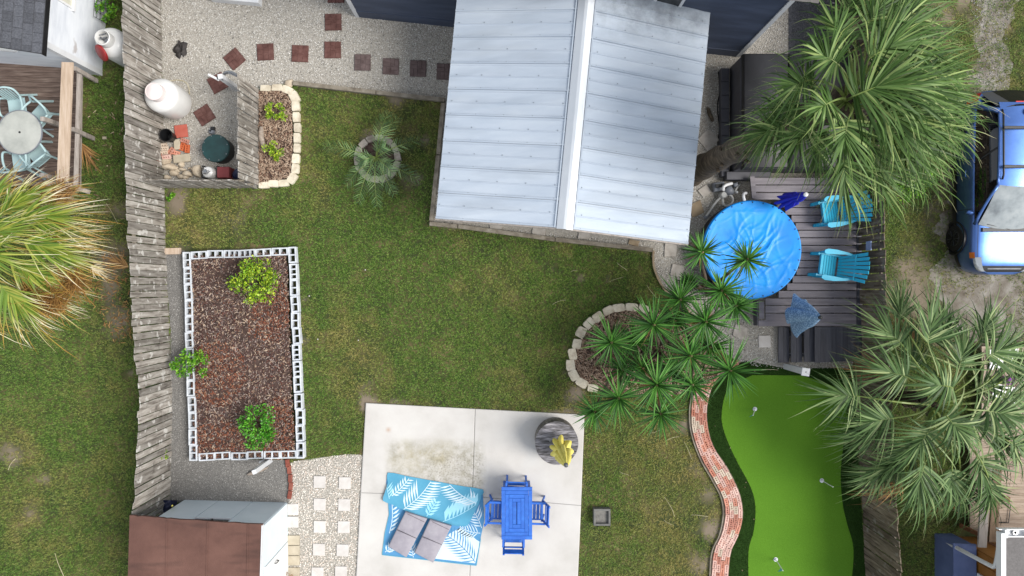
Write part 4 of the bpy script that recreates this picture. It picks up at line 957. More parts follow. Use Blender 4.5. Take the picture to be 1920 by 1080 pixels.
# shrubs
def shrub(name, label, px_, py_, rx, ry, hgt, material, nleaf, lobes, seed, z0=.1, leaf=.05, group=None):
    r = np.random.default_rng(seed); c = W(px_, py_, z0); t_ = thing(name, label, 'shrub', c, group)
    m = MB(); cen = []
    for k in range(lobes):
        a = r.uniform(0, 6.28); q = math.sqrt(r.uniform(.05, 1)); cen.append((c.x+q*rx*math.cos(a)*.95, c.y+q*ry*math.sin(a)*.95, z0+hgt*r.uniform(.35, 1-.35*q)))
        m.tube(cr([(c.x,c.y,z0-.05),(c.x+q*rx*math.cos(a)*.3, c.y+q*ry*math.sin(a)*.3, z0+hgt*.3), cen[-1]], 3), [.014,.012,.011,.01,.009,.008,.006], 5)
    m.build('stem', M['yucca_stem'], t_)
    cen = np.array(cen); k = r.integers(0, lobes, nleaf); n = nleaf
    d = r.normal(0, 1, (n,3)); d /= np.linalg.norm(d, axis=1)[:,None]; d[:,2] = np.abs(d[:,2])*.8+.05*d[:,2]
    rad = (r.uniform(.35, 1.1, n)*r.uniform(.6,1.25,lobes)[k])[:,None]*min(rx, ry)*.27; p = cen[k]+d*rad*np.array([1.1,1.1,.9])
    out = d+r.normal(0, .35, (n,3)); out /= np.linalg.norm(out, axis=1)[:,None]
    sd_ = np.cross(out, r.normal(0, 1, (n,3))); sd_ /= np.linalg.norm(sd_, axis=1)[:,None]; nn = np.cross(sd_, out)
    ln = r.uniform(.7, 1.3, n)[:,None]*leaf
    V = np.stack([p, p+out*ln*.5+sd_*ln*.3+nn*ln*.05, p+out*ln, p+out*ln*.5-sd_*ln*.3+nn*ln*.05], 1).reshape(-1, 3)
    np_mesh('foliage', V, 4, material, t_); return t_
shrub('shrub', 'largest lime yellow shrub near the top right of the block edged bed', 487, 527, .58, .55, .75, M['leaf_lime'], 2100, 24, 1, leaf=.062)
shrub('shrub', 'sprawling low green shrub growing over the left side of the block bed', 372, 682, .52, .3, .5, M['leaf_mid'], 1000, 13, 2, leaf=.06)
shrub('shrub', 'fresh green shrub near the bottom of the block edged bed', 494, 796, .52, .52, .7, M['leaf_dark'], 1700, 20, 3, leaf=.06)
shrub('shrub', 'upper small bright green shrub in the stone edged mulch bed', 524, 217, .24, .26, .4, M['leaf_lime'], 700, 9, 4, .08, .045)
shrub('shrub', 'lower small bright green shrub in the stone edged mulch bed', 518, 287, .22, .22, .35, M['leaf_lime'], 600, 8, 5, .08, .045)
shrub('vine', 'bright green vine climbing over the right fence below the tall palm', 1668, 345, .5, .65, 1.5, M['leaf_mid'], 1500, 16, 6, .0, .055)
shrub('weed', 'low dark weedy bush at the lower corner by the shed door', 551, 1092, .3, .28, .35, M['deadfrond'], 500, 8, 9, .0, .04)
shrub('weed', 'yellow green weed growing on the left fence beside the grey gravel', 316, 848, .13, .18, .7, M['leaf_lime'], 260, 5, 10, .0, .04)
shrub('weed', 'small green weed in the grass below the short bottom fence', 322, 370, .16, .13, .12, M['leaf_mid'], 160, 5, 11, .0, .05)
shrub('weed', 'leafy green bush between the white neighbour house and the left fence', 211, 18, .28, .5, .6, M['leaf_mid'], 900, 12, 12, .0, .06)
shrub('weed', 'tiny green weed growing through the top of the left fence', 283, 66, .1, .1, 1.0, M['leaf_mid'], 110, 3, 13, .0, .05)

# ------------------------------------------------------------------ work corner: tanks, lid, bucket, bricks, rocks
def tank(label, base, r_, h_, lid=None):
    b = W(*base, 0); t_ = thing('propane_tank', label, 'tank', b)
    pr = [(r_*.55,0),(r_*.55,.1),(r_*.85,.11),(r_,.24),(r_,h_-.22)]+[(r_*math.cos(k*R(18)), h_-.22+.2*math.sin(k*R(18))) for k in range(1,5)]+[(.02,h_-.015)]
    MB().lathe(pr, b, 40).build('tank_body', M['tank'], t_, smooth=35)
    MB().lathe([(r_*.5,h_-.05),(r_*.5,h_+.16),(r_*.46,h_+.17),(r_*.45,h_+.16),(r_*.45,h_-.03)], b, 32).build('collar', M['tank'] if lid != 'pink' else M['tank_pink'], t_, smooth=35)
    return t_, b
t_, b = tank('upright white tank with faded pink cap standing in the gravel corner by the left fence', (337,198), .41, 1.12, 'pink')
MB().lathe([(.185,1.2),(.19,1.27),(.15,1.30),(.0,1.315)], b, 28).build('cap', M['tank_pink'], t_, smooth=35)
t_, b = tank('white gas tank with open collar and red lid between the neighbour house and the fence', (252,107), .36, 1.22)
m = MB(); m.tube([b+Vector((-.06,0,1.2)), b+Vector((-.06,0,1.34))], .03, 8); m.tube([b+Vector((-.06,0,1.3)), b+Vector((.08,.02,1.32))], .022, 8); m.lathe([(.05,1.3),(.05,1.33),(0,1.34)], b+Vector((.07,-.06,0)), 10); m.tube([b+Vector((-.1,.08,1.3)), b+Vector((.05,.1,1.33))], .02, 6)
m.build('valve', M['steel'], t_)
lc = W(190.5,99,1.15)
tl = Matrix.Rotation(R(52),3,Vector((1,-1.0,0)).normalized()) 
MB().lathe([(.2,-.02),(.2,.02),(.18,.035),(.06,.04),(0,.042)], lc, 30, tilt=tl.to_4x4()).build('lid', M['red_lid'], t_, smooth=35)
t_ = thing('tank_lid', 'round dark teal lid on a low tank beside the short fence', 'lid', W(418,286))
b = W(417,284,0)
MB().lathe([(.32,0),(.32,.36),(.30,.36)], b, 40).build('tank_wall', M['black'], t_, smooth=35)
MB().lathe([(.34,.355),(.345,.40),(.33,.42),(.2,.432),(0,.436)], b, 44).build('lid', M['teal_lid'], t_, smooth=35)
m = MB()
for k in range(8): m.lathe([(.013,.42),(.013,.436),(0,.44)], b+Vector((.31*math.cos(k*.785+.3), .31*math.sin(k*.785+.3), 0)), 6)
m.build('bolt', M['steel'], t_)
b = W(324,259,0)
t_ = thing('bucket', 'black plastic bucket standing empty against the left fence', 'bucket', b)
MB().lathe([(.115,0),(.15,.33),(.165,.33),(.165,.35),(.145,.35),(.11,.02),(0,.02)], b, 30).build('bucket_body', M['black'], t_, smooth=35)
tt = MB().bbox((0,0,.02),(.32,.32,.04),.006); o = tt.build('paving_tile', M['terracotta']); o.location = W(340.5,246.5,.01); o.rotation_euler = (0,0,R(7)); tag(o, 'flat terracotta square tile lying on gravel beside the black bucket', 'tile')
bp = thing('brick_pile', 'heap of mixed red and buff bricks against the left fence', 'bricks', W(325,280))
for px_, py_, z, rz, k_, flip in ((306,271,.10,5,'brick_buff',1),(309,277,.08,3,'brick_buff',1),(308,285.5,.08,8,'brick_buff',1),(313,293,.12,6,'brick_pale',1),(301,297,.05,80,'brick_orange',0),(322,284,.05,50,'brick_red',0),
                                  (298,289,.05,20,'brick_orange',0),(348,264.5,.07,-18,'brick_mid',0),(343.5,275.5,.03,68,'brick_orange',0),(352.5,279.5,.04,86,'brick_orange',0),(331,287,.03,-14,'brick_red',0),(304,305,.03,-10,'brick_orange',0),(312,301,.05,12,'brick_buff',0)):
    link('brick', {'brick_buff':cored('brick', M['brick_buff']), 'brick_pale':cb[1], 'brick_red':cb[0], 'brick_mid':cb[2], 'brick_orange':cored('brick', M['brick_orange'])}[k_], bp, W(px_,py_,z), (R(35) if flip else R(random.uniform(-8,8)), R(random.uniform(-6,6)), R(rz)), (1.05,1.1,1.4))
for px_, py_, w_, d_, rz, z in ((332.5,271,.16,.26,4,.03),(341,297,.42,.2,7,.05)):
    me_ = MB().bbox((0,0,0),(w_,d_,.06),.008).build('slab', M['paver_beige'], mesh_only=True); link('slab', me_, bp, W(px_,py_,z+.03), (0,0,R(rz)))
rp_ = thing('rock_pile', 'pale rough rocks heaped along the bottom of the gravel work corner', 'rocks', W(345,322))
for i, a in enumerate(((322,314,13,7.5,.2),(342,309,7,5,.12),(343,318,7,4,.1),(372,321.5,11.5,10.5,.2),(353,327,9,7,.14),(341,331,8,5,.1),(327,325,9,6,.1),(315,333,8,4,.1),(314,304,11,7,.16),(333,321,6,4,.08),(357,316,4,3,.06),(350,333,7,4,.1))):
    rock('rock', *a, M['rock'], rp_, seed=20+i)
b = W(401,327,0)
t_ = thing('gas_cylinder', 'small pale grey gas cylinder between dark crates by the bottom fence', 'cylinder', b)
MB().lathe([(.1,0),(.13,.02),(.15,.07),(.15,.3),(.13,.37),(.08,.41),(.03,.42)], b, 28).build('cylinder_body', M['tank'], t_, smooth=35)
m = MB().lathe([(.025,.40),(.025,.47),(.04,.47),(.04,.5),(0,.5)], b, 10); m.tube([b+Vector((-.09,.03,.43)), b+Vector((-.02,.08,.5)), b+Vector((.09,.02,.43))], .012, 6); m.tube([b+Vector((-.07,-.04,.43)), b+Vector((.03,-.07,.48)), b+Vector((.09,.02,.43))], .012, 6)
m.build('valve', M['steel'], t_)
o = MB().bbox((0,0,.17),(.30,.27,.34),.01).build('box', M['maroon']); o.location = W(428.5,327,0); tag(o, 'square maroon box between the small gas cylinder and the fence', 'box')
for i, (px_, w_, lab) in enumerate(((388.5,.07,'dark narrow crate left of the small gas cylinder'),(414.5,.06,'dark narrow crate between gas cylinder and maroon box'))):
    m = MB(); m.box((0,0,.05),(w_,.3,.1)); m.box((0,.14,.16),(w_,.02,.12)); m.box((0,-.14,.16),(w_,.02,.12)); o = m.build('crate', M['black']); o.location = W(px_,325,0); tag(o, lab, 'crate')
o = MB().tube(cr([W(441,334,.1),W(444,326,.25),W(449,316,.3)],4), [.05,.07,.09,.1,.1,.09,.08,.06,.03], 8).build('bag', M['navy_tarp'], smooth=True); tag(o, 'dark blue rolled bag tucked in the fence corner beside the maroon box', 'bag')
t_ = thing('sprinkler_valve', 'small grey and black valve standing alone on the gravel', 'valve', W(400,245))
MB().lathe([(.075,0),(.075,.06),(.05,.10),(0,.11)], W(398.5,247.5,0), 14).build('valve_body', M['pump_grey'], t_, smooth=35); MB().bbox(W(399.5,241,.09),(.09,.08,.1),.01).build('valve_cap', M['black'], t_); MB().lathe([(.022,.1),(.022,.13),(0,.13)], W(398,247,0), 8).build('knob', M['black'], t_)
def white_post(label, base, h_, w_, top_angle=0, cap=True):
    b = W(*base, 0); t_ = thing('white_post', label, 'post', b)
    MB().box((b.x,b.y,h_/2),(w_,w_,h_), R(top_angle)).build('post', M['white'], t_)
    if cap: MB().bbox((b.x,b.y,h_+.014),(w_*1.35,w_*1.35,.028),.006,R(top_angle)).build('cap', M['white_clean'], t_); MB().lathe([(.014,h_+.028),(.014,h_+.033),(0,h_+.034)], b, 8).build('screw', M['black'], t_)
    return t_, b
white_post('white square post standing in dark turf below the deck steps', (1474,687), 1.15, .14, -8)
t_, b = white_post('white post standing between the block bed and the grey gravel', (507,863.5), 1.1, .10, 20, False)
m = MB(); m.tube(cr([b+Vector((-.12,.05,.05)), b+Vector((-.16,.03,.3)), b+Vector((-.12,.06,.4))], 4), .018, 6); m.build('spigot', M['white_clean'], t_)
t_, b = white_post('white post with hanging hose at the top end of the short fence', (447,168), 1.1, .11, 10, False)
m = MB(); hp = [b+Vector((.02+.17*math.cos(k/16*6.28*2), .05+.02*math.sin(k/3.), .98+.15*math.sin(k/16*6.28*2))) for k in range(33)]; m.tube(cr([W(418,146,.95),W(420,137,1.0),W(430,134,1.02),W(443,139,1.0),W(447,145,.9),W(440,141,.85),W(428,137,.9),W(417,141,.8)], 4), .022, 6); m.build('hose', M['steel'], t_)
m = MB(); m.bbox(W(413,146,1.0),(.14,.1,.08),.01); m.build('hose_holder', M['black'], t_); MB().tube([b+Vector((-.06,-.06,1.0)), b+Vector((-.3,.06,1.05))], .03, 6).build('spigot', M['white_clean'], t_)
dwd = MB(); p = cr([W(463,890,.03),W(475,886,.05),W(490,881,.05),W(503,876,.02)], 4); dwd.tube(p, [.02,.03,.045,.05,.05,.05,.05,.05,.045,.04,.03,.02,.01], 7)
tag(dwd.build('driftwood', M['driftwood'], smooth=True), 'flat grey driftwood piece on the grey gravel below the block bed', 'driftwood')
o = MB().bbox((0,0,.03),(.42,.16,.06),.006).build('plank', M['rail_pale']); o.location = W(325,471,0); o.rotation_euler = (0,0,.02); tag(o, 'short pale plank between the left fence and the block bed corner', 'plank')
m = MB(); c = W(339,93,.0); ph = rng.uniform(0, 6, 5)
m.lathe([(.2,.006),(.17,.05),(.1,.075),(.05,.03),(0,.02)], (0,0,0), 26, lambda a, r_, z: 1+.22*math.sin(2*a+1.2)+.16*math.sin(5*a+ph[0])+.11*math.sin(9*a+ph[1])+.08*math.sin(13*a+z*40))
m.v = [(p[0]*.72+c.x, p[1]*1.25+c.y, p[2]) for p in m.v]
tag(m.build('scrap', M['scrap'], smooth=40), 'torn dark crumpled scrap half buried in the upper left gravel', 'scrap')
o = MB().bbox((0,0,.02),(.1,.07,.04),.006).build('stone_chip', M['paver_beige']); o.location = W(197,259,0); tag(o, 'small pale block lying on grass by the neighbour deck', 'block')
yh = MB().tube(cr([W(318,152,.02),W(335,150,.03),W(350,156,.02),W(355,172,.02),W(350,186,.03)], 5), .010, 6)
tag(yh.build('hose', M['twig']), 'thin pale straw coloured hose curling on the gravel behind the big white tank', 'hose')

# ------------------------------------------------------------------ palm ring, yucca bed
pr_ = thing('stone_ring', 'ring of grey stones on the lawn around the feather palm', 'stone ring', W(707,297))
it = []
for k in range(14):
    a = 2*math.pi*k/14+.1; it.append((707+38*math.cos(a), 297-39*math.sin(a), 17, 12, math.degrees(a)+90+random.uniform(-6,6)))
stones(pr_, it, M['ring_stone'], .13, seed=8)
MB().lathe([(.45,.0),(.45,.05),(.2,.07),(0,.07)], W(707,297), 20).build('mulch', M['mulch'], pr_)
yb = thing('yucca_bed', 'kidney shaped mulch bed edged by cream stones under the yuccas', 'garden bed', W(1190,650))
MB().prism([W2(*p) for p in YBED], 0, .06).build('mulch', M['mulch'], yb)
chips('bark_chips', YBED, 800, .065, M['chip_pale'], yb, .04, .16)
stones(yb, [(1208,579,22,15,-25),(1185,576,24,15,-4),(1161,577,23,15,6),(1141,582,22,15,22),(1122,594,21,17,38),(1105,606,22,17,48),(1090,623,21,17,62),(1082,645,19,17,80),(1074,664,22,16,100),(1070,685,21,17,95),(1076,704,21,17,118),(1091,718,23,16,150),(1112,728,20,15,170)], M['edge_stone'], .12, seed=11)

# ------------------------------------------------------------------ spa, pool, deck
sp = thing('hot_tub', 'covered hot tub with charcoal folding cover beside the metal roof', 'hot tub', W(1460,220))
a, b = W(1368,128), W(1560,325)
sx0, sx1, sy0, sy1 = a.x, b.x, b.y, a.y
MB().bbox(((sx0+sx1)/2,(sy0+sy1)/2,.43),(sx1-sx0,sy1-sy0,.86),.03).build('spa_body', M['spa_side'], sp)
xm = W(1477,0,.93).x
for x0, x1 in ((sx0-.02+.04, xm-.008),(xm+.008, sx1+.04)):
    m = MB(); m.bbox(((x0+x1)/2,(sy0+sy1)/2,.95),(x1-x0,sy1-sy0+.08,.10),.035); m.bbox(((x0+x1)/2,(sy0+sy1)/2,.84),(x1-x0+.0,sy1-sy0+.10,.14),.01); m.build('cover', M['spa'], sp, smooth=50)
ss = thing('spa_step', 'grey plank step along the left side of the hot tub', 'step', W(1355,230))
for i in range(8):
    y0 = 128+i*25.4; MB().bbox(W(1359.5, y0+12.5, .2)+Vector((0,0,-.09)), (.2,.33,.22),.012).build('plank', M['spa_side'], ss)
MB().bbox(W(1400,331,.15),(1.1,.2,.3),.01).build('end_plank', M['spa_side'], ss)
m = MB(); hp = cr([W(1347,135,.02),W(1350,170,.05),W(1345,200,.02),W(1349,240,.02),W(1346,270,.02),W(1352,300,.02)], 6); m.tube(hp, .014, 5)
tag(m.build('cable', M['black_rubber']), 'black cable lying on gravel along the hot tub step', 'cable')
lg = MB(); lg.tube(cr([W(1327,202,.04),W(1331,214,.06),W(1337,228,.04)], 4), [.02,.04,.05,.05,.05,.05,.045,.04,.02], 7); tag(lg.build('log', M['trunk'], smooth=True), 'short dark brown log on gravel between the metal roof and hot tub', 'log')

zP = .64; pc = W(1411,468,zP); rP = 91.5*(H-zP)/F
pool = thing('stock_pool', 'round pool with wrinkled bright blue cover and black wall', 'pool', (pc.x,pc.y,0))
MB().lathe([(rP,0),(rP+.012,.2),(rP,.22),(rP+.012,.42),(rP,.44),(rP+.012,zP-.05),(rP-.02,zP-.05)], (pc.x,pc.y,0), 72).build('pool_wall', M['pool_wall'], pool, smooth=50)
nr_, na = 46, 150; V = []; r = np.random.default_rng(5)
wr = [(r.uniform(-1,1), r.uniform(-1,1), r.uniform(0,3.14), r.uniform(.2,.7), r.uniform(.014,.035), r.uniform(.004,.013)) for _ in range(75)]
wr += [(.1+.15*math.cos(k), .25*math.sin(k*1.7), .75+.25*math.sin(k*2.2), .55, .03, .010) for k in range(14)]
for i in range(nr_+1):
    for j in range(na):
        q = i/nr_; a = 2*math.pi*j/na; x_, y_ = q*rP*math.cos(a), q*rP*math.sin(a); z = -.045*(1-q**3)
        for cx, cy, an, ln, wd_, hh in wr:
            dx, dy = x_-cx*1.1, y_-cy*1.1; u = dx*math.cos(an)+dy*math.sin(an); v = -dx*math.sin(an)+dy*math.cos(an)+.08*math.sin(u*5+cx*9)
            if abs(u) < ln*1.5 and abs(v) < .2: z += hh*math.exp(-(v/wd_)**2)*math.exp(-(u/ln)**4)*min(1,(1-q)*5)
        V.append((pc.x+x_, pc.y+y_, zP+z+(.0 if i < nr_ else .0)))
fs = [(i*na+j, i*na+(j+1)%na, (i+1)*na+(j+1)%na, (i+1)*na+j) for i in range(nr_) for j in range(na)]
b_ = len(V); V += [(pc.x+(rP+.02)*math.cos(2*math.pi*j/na), pc.y+(rP+.02)*math.sin(2*math.pi*j/na), zP-.08) for j in range(na)]
fs += [(nr_*na+j, b_+j, b_+(j+1)%na, nr_*na+(j+1)%na)[::-1] for j in range(na)]
MB().add(V, [f[::-1] if 0 else (f[0],f[3],f[2],f[1]) for f in fs]).build('cover', M['pool'], pool, smooth=True)
m = MB()
for k in range(28):
    a = 2*math.pi*k/28; m.box((pc.x+(rP-.035)*math.cos(a), pc.y+(rP-.035)*math.sin(a), zP+.006), (.03,.02,.014), a)
m.build('eyelets', M['black'], pool)

dkk = thing('pool_deck', 'grey painted plank deck wrapping round the blue covered pool', 'deck', W(1520,470))
zd = .45; ys = []
xl, xr = W(1413,0,zd).x, W(1606,0,zd).x
for i in range(19):
    y0 = 333+i*14.15; yc = W(0, y0+6.6, zd).y; hh = 12.6*(H-zd)/F
    x0 = xl if y0 < 590 else W(1434,0,zd).x
    for yy in (yc-hh/2, yc+hh/2):
        d = (rP+.045)**2-(yy-pc.y)**2
        if d > 0: x0 = max(x0, pc.x+math.sqrt(d))
    if y0 > 450: x0 = max(x0, W(1435.5 if y0 > 552 else 1421,0,zd).x)
    MB().bbox(((x0+xr)/2, yc, zd-.018), (xr-x0, hh, .036), .004).build('plank', M['deck_grey'], dkk)
ye, yt = W(0,602,zd).y, W(0,331,zd).y
MB().bbox((xr+.068, (ye+yt)/2-.42, zd-.016), (.125, yt-ye+.84, .04), .004).build('border_plank', M['deck_dark'], dkk)
yb_ = W(0,606,zd).y; xL = W(1422,0,zd).x
MB().bbox(((xL+xr)/2, yb_, zd-.018), (xr-xL, .15, .036), .004).build('border_plank', M['deck_grey'], dkk)
x_ = W(1428,0,zd).x; y0, y1 = W(0,566,zd).y, W(0,598,zd).y
MB().bbox((x_, (y0+y1)/2, zd-.018), (.13, abs(y1-y0), .036), .004).build('border_plank', M['deck_grey'], dkk)
MB().bbox((xL-.02, W(0,587,zd).y, zd-.14), (.03, .62, .26), .004).build('skirt', M['deck_dark'], dkk)
MB().bar(W(1410,331,zd), W(1414,372,zd), .11, .05).build('border_plank', M['deck_grey'], dkk)
m = MB()
for px_ in (1430, 1485, 1560, 1600):
    a = W(px_, 340 if px_ > 1480 else 596, zd-.1); b = W(px_, 612, zd-.1)
    if px_ > 1430: m.bar((a.x,a.y,zd-.09), (b.x,b.y,zd-.09), .04, .09)
m.build('joist', M['black'], dkk)
stp = thing('deck_steps', 'charcoal painted plank steps and landing below the pool deck', 'steps', W(1530,645))
zs = [.12,.23,.34]
for i, px_ in enumerate((1459, 1483, 1507.5)):
    for k in (0, 1):
        z = zs[i]; a, b = W(px_+5.2+k*10.4, 613-i*0, z), W(px_+6+k*10.4, 680-i*.6, z); MB().bbox(((a.x+b.x)/2,(a.y+b.y)/2,z-.02),(.136,abs(a.y-b.y),.04),.005).build('tread', M['deck_dark'], stp)
for i in range(8):
    a, b = W(1532.5+i*10.5, 613, .44), W(1533.5+i*10.5, 680-i*.55, .44); MB().bbox(((a.x+b.x)/2,(a.y+b.y)/2,.42),(.14,abs(a.y-b.y),.04),.004).build('landing_plank', M['deck_dark'], stp)
for py_ in (627, 665):
    a = W(1462,py_,0); MB().hexa([(a.x,a.y-.03,0),(a.x+1.1,a.y-.03,0),(a.x+1.1,a.y+.03,0),(a.x,a.y+.03,0)], [(a.x,a.y-.03,.05),(a.x+1.1,a.y-.03,.36),(a.x+1.1,a.y+.03,.36),(a.x,a.y+.03,.05)]).build('stringer', M['deck_dark'], stp)
m = MB()
for px_ in (1481.5, 1506, 1530.5):
    for py_ in (627, 664): m.bbox(W(px_,py_,.06+(px_-1481)*.004),(.05,.05,.06),.008)
m.build('bracket', M['white_clean'], stp)
# pump with hoses
pm = thing('pool_pump', 'grey pool pump with white hoses on the gravel above the pool', 'pump', W(1362,370))
MB().bbox(W(1348,350,.14)+Vector((0,0,-.05)),(.28,.22,.2),.02,R(8)).build('pump_box', M['pump_grey'], pm, smooth=50)
MB().bbox(W(1349,348,.25)+Vector((0,0,-.03)),(.17,.1,.03),.005,R(6)).build('control_panel', M['black'], pm)
m = MB(); m.tube([W(1360,354,.2),W(1367,358,.2),W(1375,362,.18)], [.09,.13,.05], 14); m.build('motor', M['pump_grey'], pm, smooth=True)
MB().lathe([(.09,0),(.09,.2),(.075,.24),(.03,.26),(0,.26)], W(1353,367,0), 18).build('filter', M['pipe'], pm, smooth=40)
MB().tube(cr([W(1372,344,.2),W(1364,346,.3),W(1357,350,.32),W(1356,357,.28)], 5), .04, 10).build('hose', M['white_clean'], pm, smooth=True)
MB().tube(cr([W(1351,370,.12),W(1340,382,.1),W(1331,396,.08),W(1324,405,.05)], 5), .032, 10).build('hose', M['pipe'], pm, smooth=True)
MB().tube(cr([W(1358,366,.16),W(1368,365,.18),W(1374,373,.14),W(1371,382,.12),W(1361,386,.14),W(1356,381,.15),W(1355,372,.14)], 5), .03, 10).build('hose', M['pipe'], pm, smooth=True)
MB().tube(cr([W(1388,345,.1),W(1383,350,.14),W(1379,357,.18),W(1379,361,.1)], 4), .025, 8).build('hose', M['pipe'], pm, smooth=True)
MB().tube(cr([W(1399,362,.5),W(1395,363,.62),W(1394,368,.68),W(1396,376,.66)], 5), .035, 10).build('hose', M['white_clean'], pm, smooth=True)
m = MB(); m.bbox(W(1378,347,.12),(.12,.1,.2),.02,.4); m.bbox(W(1325,405,.03),(.16,.1,.07),.015,.8); m.build('valve', M['pump_grey'], pm, smooth=50)
MB().lathe([(.035,0),(.035,.08),(.02,.1),(0,.1)], W(1380,361,.1), 10).build('knob', M['white_clean'], pm)

# ------------------------------------------------------------------ closed umbrellas
def umbrella(label, base, z0, zlow, ztop, rlow, rmid, nf, depth, material, mats_cap, flare=1., finial=.045, seed=1, tie=None, lean=(0,0), sx=1.):
    b = W(*base, 0); t_ = thing('closed_umbrella', label, 'umbrella', (b.x,b.y,z0)); r = np.random.default_rng(seed); ph = r.uniform(0, 6.28, 4)
    MB().tube([(b.x,b.y,z0),(b.x+lean[0],b.y+lean[1],ztop)], .022, 10).build('pole', M['steel'], t_)
    prof = []
    for k in range(15):
        t = k/14; rr = rlow+(rmid-rlow)*min(1, t/.45)**.8 if t < .45 else rmid+(.045-rmid)*((t-.45)/.55)**1.25
        if tie: rr *= 1-.45*math.exp(-((t-tie)/.07)**2)
        prof.append((rr, zlow+(ztop-zlow)*t))
    def mod(a, q, z):
        t = (z-zlow)/(ztop-zlow); return 1+(depth*(1-t*.7))*(abs(math.sin(nf/2*(a+.25*t+.2*math.sin(a+ph[0]))))*2-1.1)+.12*math.sin(a+ph[1])+.08*math.sin(3*a+ph[2])
    m = MB().lathe([p for p in prof], (0,0,0), nf*12, mod)
    n_ = nf*12
    m.f = [f for f in m.f if len(f) == 4]; vs = []
    for i, p in enumerate(m.v):
        t = (p[2]-zlow)/(ztop-zlow); a = math.atan2(p[1], p[0]); dz = (.07*math.sin(nf*a/1.0+ph[3])+.03*math.sin(3*a))*(1-t)**2 if t < .6 else 0
        vs.append((p[0]*sx+b.x+lean[0]*t, p[1]+b.y+lean[1]*t, p[2]+dz))
    m.v = vs; m.build('canopy', material, t_, smooth=50)
    MB().lathe([(finial*.8,ztop-.02),(finial,ztop),(finial*.95,ztop+.04),(finial*.5,ztop+.06),(0,ztop+.065)], (b.x+lean[0],b.y+lean[1],0), 16).build('finial', mats_cap, t_, smooth=40)
    return t_, b
t_, b = umbrella('closed royal blue umbrella standing on the deck at the pool edge', (1441,387), .45, .98, 2.2, .17, .14, 7, .34, M['navy_fabric'], M['white_clean'], seed=2, finial=.05, tie=.55)
MB().lathe([(.11,.452),(.11,.49),(.05,.52),(.03,.56)], b, 24).build('base', M['black'], t_)
t_, b = umbrella('half closed patterned grey blue umbrella at the lower edge of the deck', (1462,588), .45, .98, 2.28, .45, .28, 5, .22, M['teal_fabric'], M['black'], seed=3, finial=.045, sx=.52)
MB().tube([(b.x-.05,b.y,.9),(b.x-.14,b.y+.1,1.0),(b.x-.2,b.y+.1,1.0)], .018, 6).build('crank', M['black'], t_)


# ------------------------------------------------------------------ slatted plastic garden chairs on the deck
def adirondack():
    t_ = thing('garden_chair', '', 'chair'); m_ = M['turq']     # front faces +y
    for i in range(6):
        y = .34-.075*i; MB().bbox((0, y, .36-.028*i), (.5, .068, .022), .006, 0, R(20)).build('seat_slat', m_, t_)
    MB().bbox((0,.375,.335),(.5,.03,.1),.008).build('front_rail', m_, t_)
    for i in range(7):
        x = (i-3)*.078; top = 1.0-.016*(i-3)**2; k = 1.42
        p0, p1 = Vector((x*.92, -.10, .25)), Vector((x*k, -.50, top))
        m = MB(); d = (p1-p0); w0, w1 = .031, .043
        th = Vector((0,.02,.008))
        m.hexa([p0+Vector((-w0,0,0)), p0+Vector((w0,0,0)), p0+Vector((w0,0,0))-th, p0+Vector((-w0,0,0))-th][::-1], [p1+Vector((-w1,0,0)), p1+Vector((w1,0,0)), p1+Vector((w1,0,0))-th, p1+Vector((-w1,0,0))-th][::-1]); m.build('back_slat', m_, t_)
    MB().bbox((0,-.335,.64),(.62,.03,.05),.006,0,R(-20)).build('back_rail', m_, t_); MB().bbox((0,-.155,.28),(.5,.03,.05),.006).build('back_rail', m_, t_)
    for s in (-1, 1):
        pts = [(s*.255,.36),(s*.285,.40),(s*.345,.40),(s*.385,.32),(s*.385,.1),(s*.345,-.2),(s*.31,-.33),(s*.265,-.33),(s*.29,-.12),(s*.27,.1)]
        MB().prism(pts, .535, .565, .006).build('armrest', m_, t_)
        m = MB(); m.hexa([(s*.29-.025,.30,0),(s*.29+.025,.30,0),(s*.29+.025,.40,0),(s*.29-.025,.40,0)], [(s*.31-.025,.26,.535),(s*.31+.025,.26,.535),(s*.31+.025,.38,.535),(s*.31-.025,.38,.535)]); m.build('leg', m_, t_)
        m = MB(); m.bar((s*.265,.52,.06),(s*.265,-.55,.03),.04,.1); m.bar((s*.265,.46,.30),(s*.265,-.3,.2),.035,.1); m.bar((s*.265,.5,.02),(s*.265,.42,.34),.035,.08)
        m.build('leg', m_, t_)
    return t_
ch = adirondack(); ch['label'] = 'turquoise slatted garden chair standing clear on the deck beside the right fence'; ch['group'] = 'turquoise garden chairs on the pool deck'
p = W(1566,499,.78); ch.location = (p.x,p.y,.45); ch.rotation_euler = (0,0,R(83)); ch.scale = (.98,.98,.98)
p = W(1571,396,.78); dup(ch, (p.x-.0,p.y,.45), R(98), 'turquoise slatted garden chair half hidden under the tall palm fronds')
# sign on the right fence
o = MB().bbox((0,0,0),(.03,.22,.26),.004).build('sign', M['pale_box']); o.location = Vector(W(1629,461,.95)); o.rotation_euler = (0,R(0),R(0)); o.location.x -= .0
p = W(1629,461,1.0); o.location = p; o.rotation_euler = (0,R(-4),0); tag(o, 'small pale blue plate fixed to the right fence above the garden chair', 'sign')

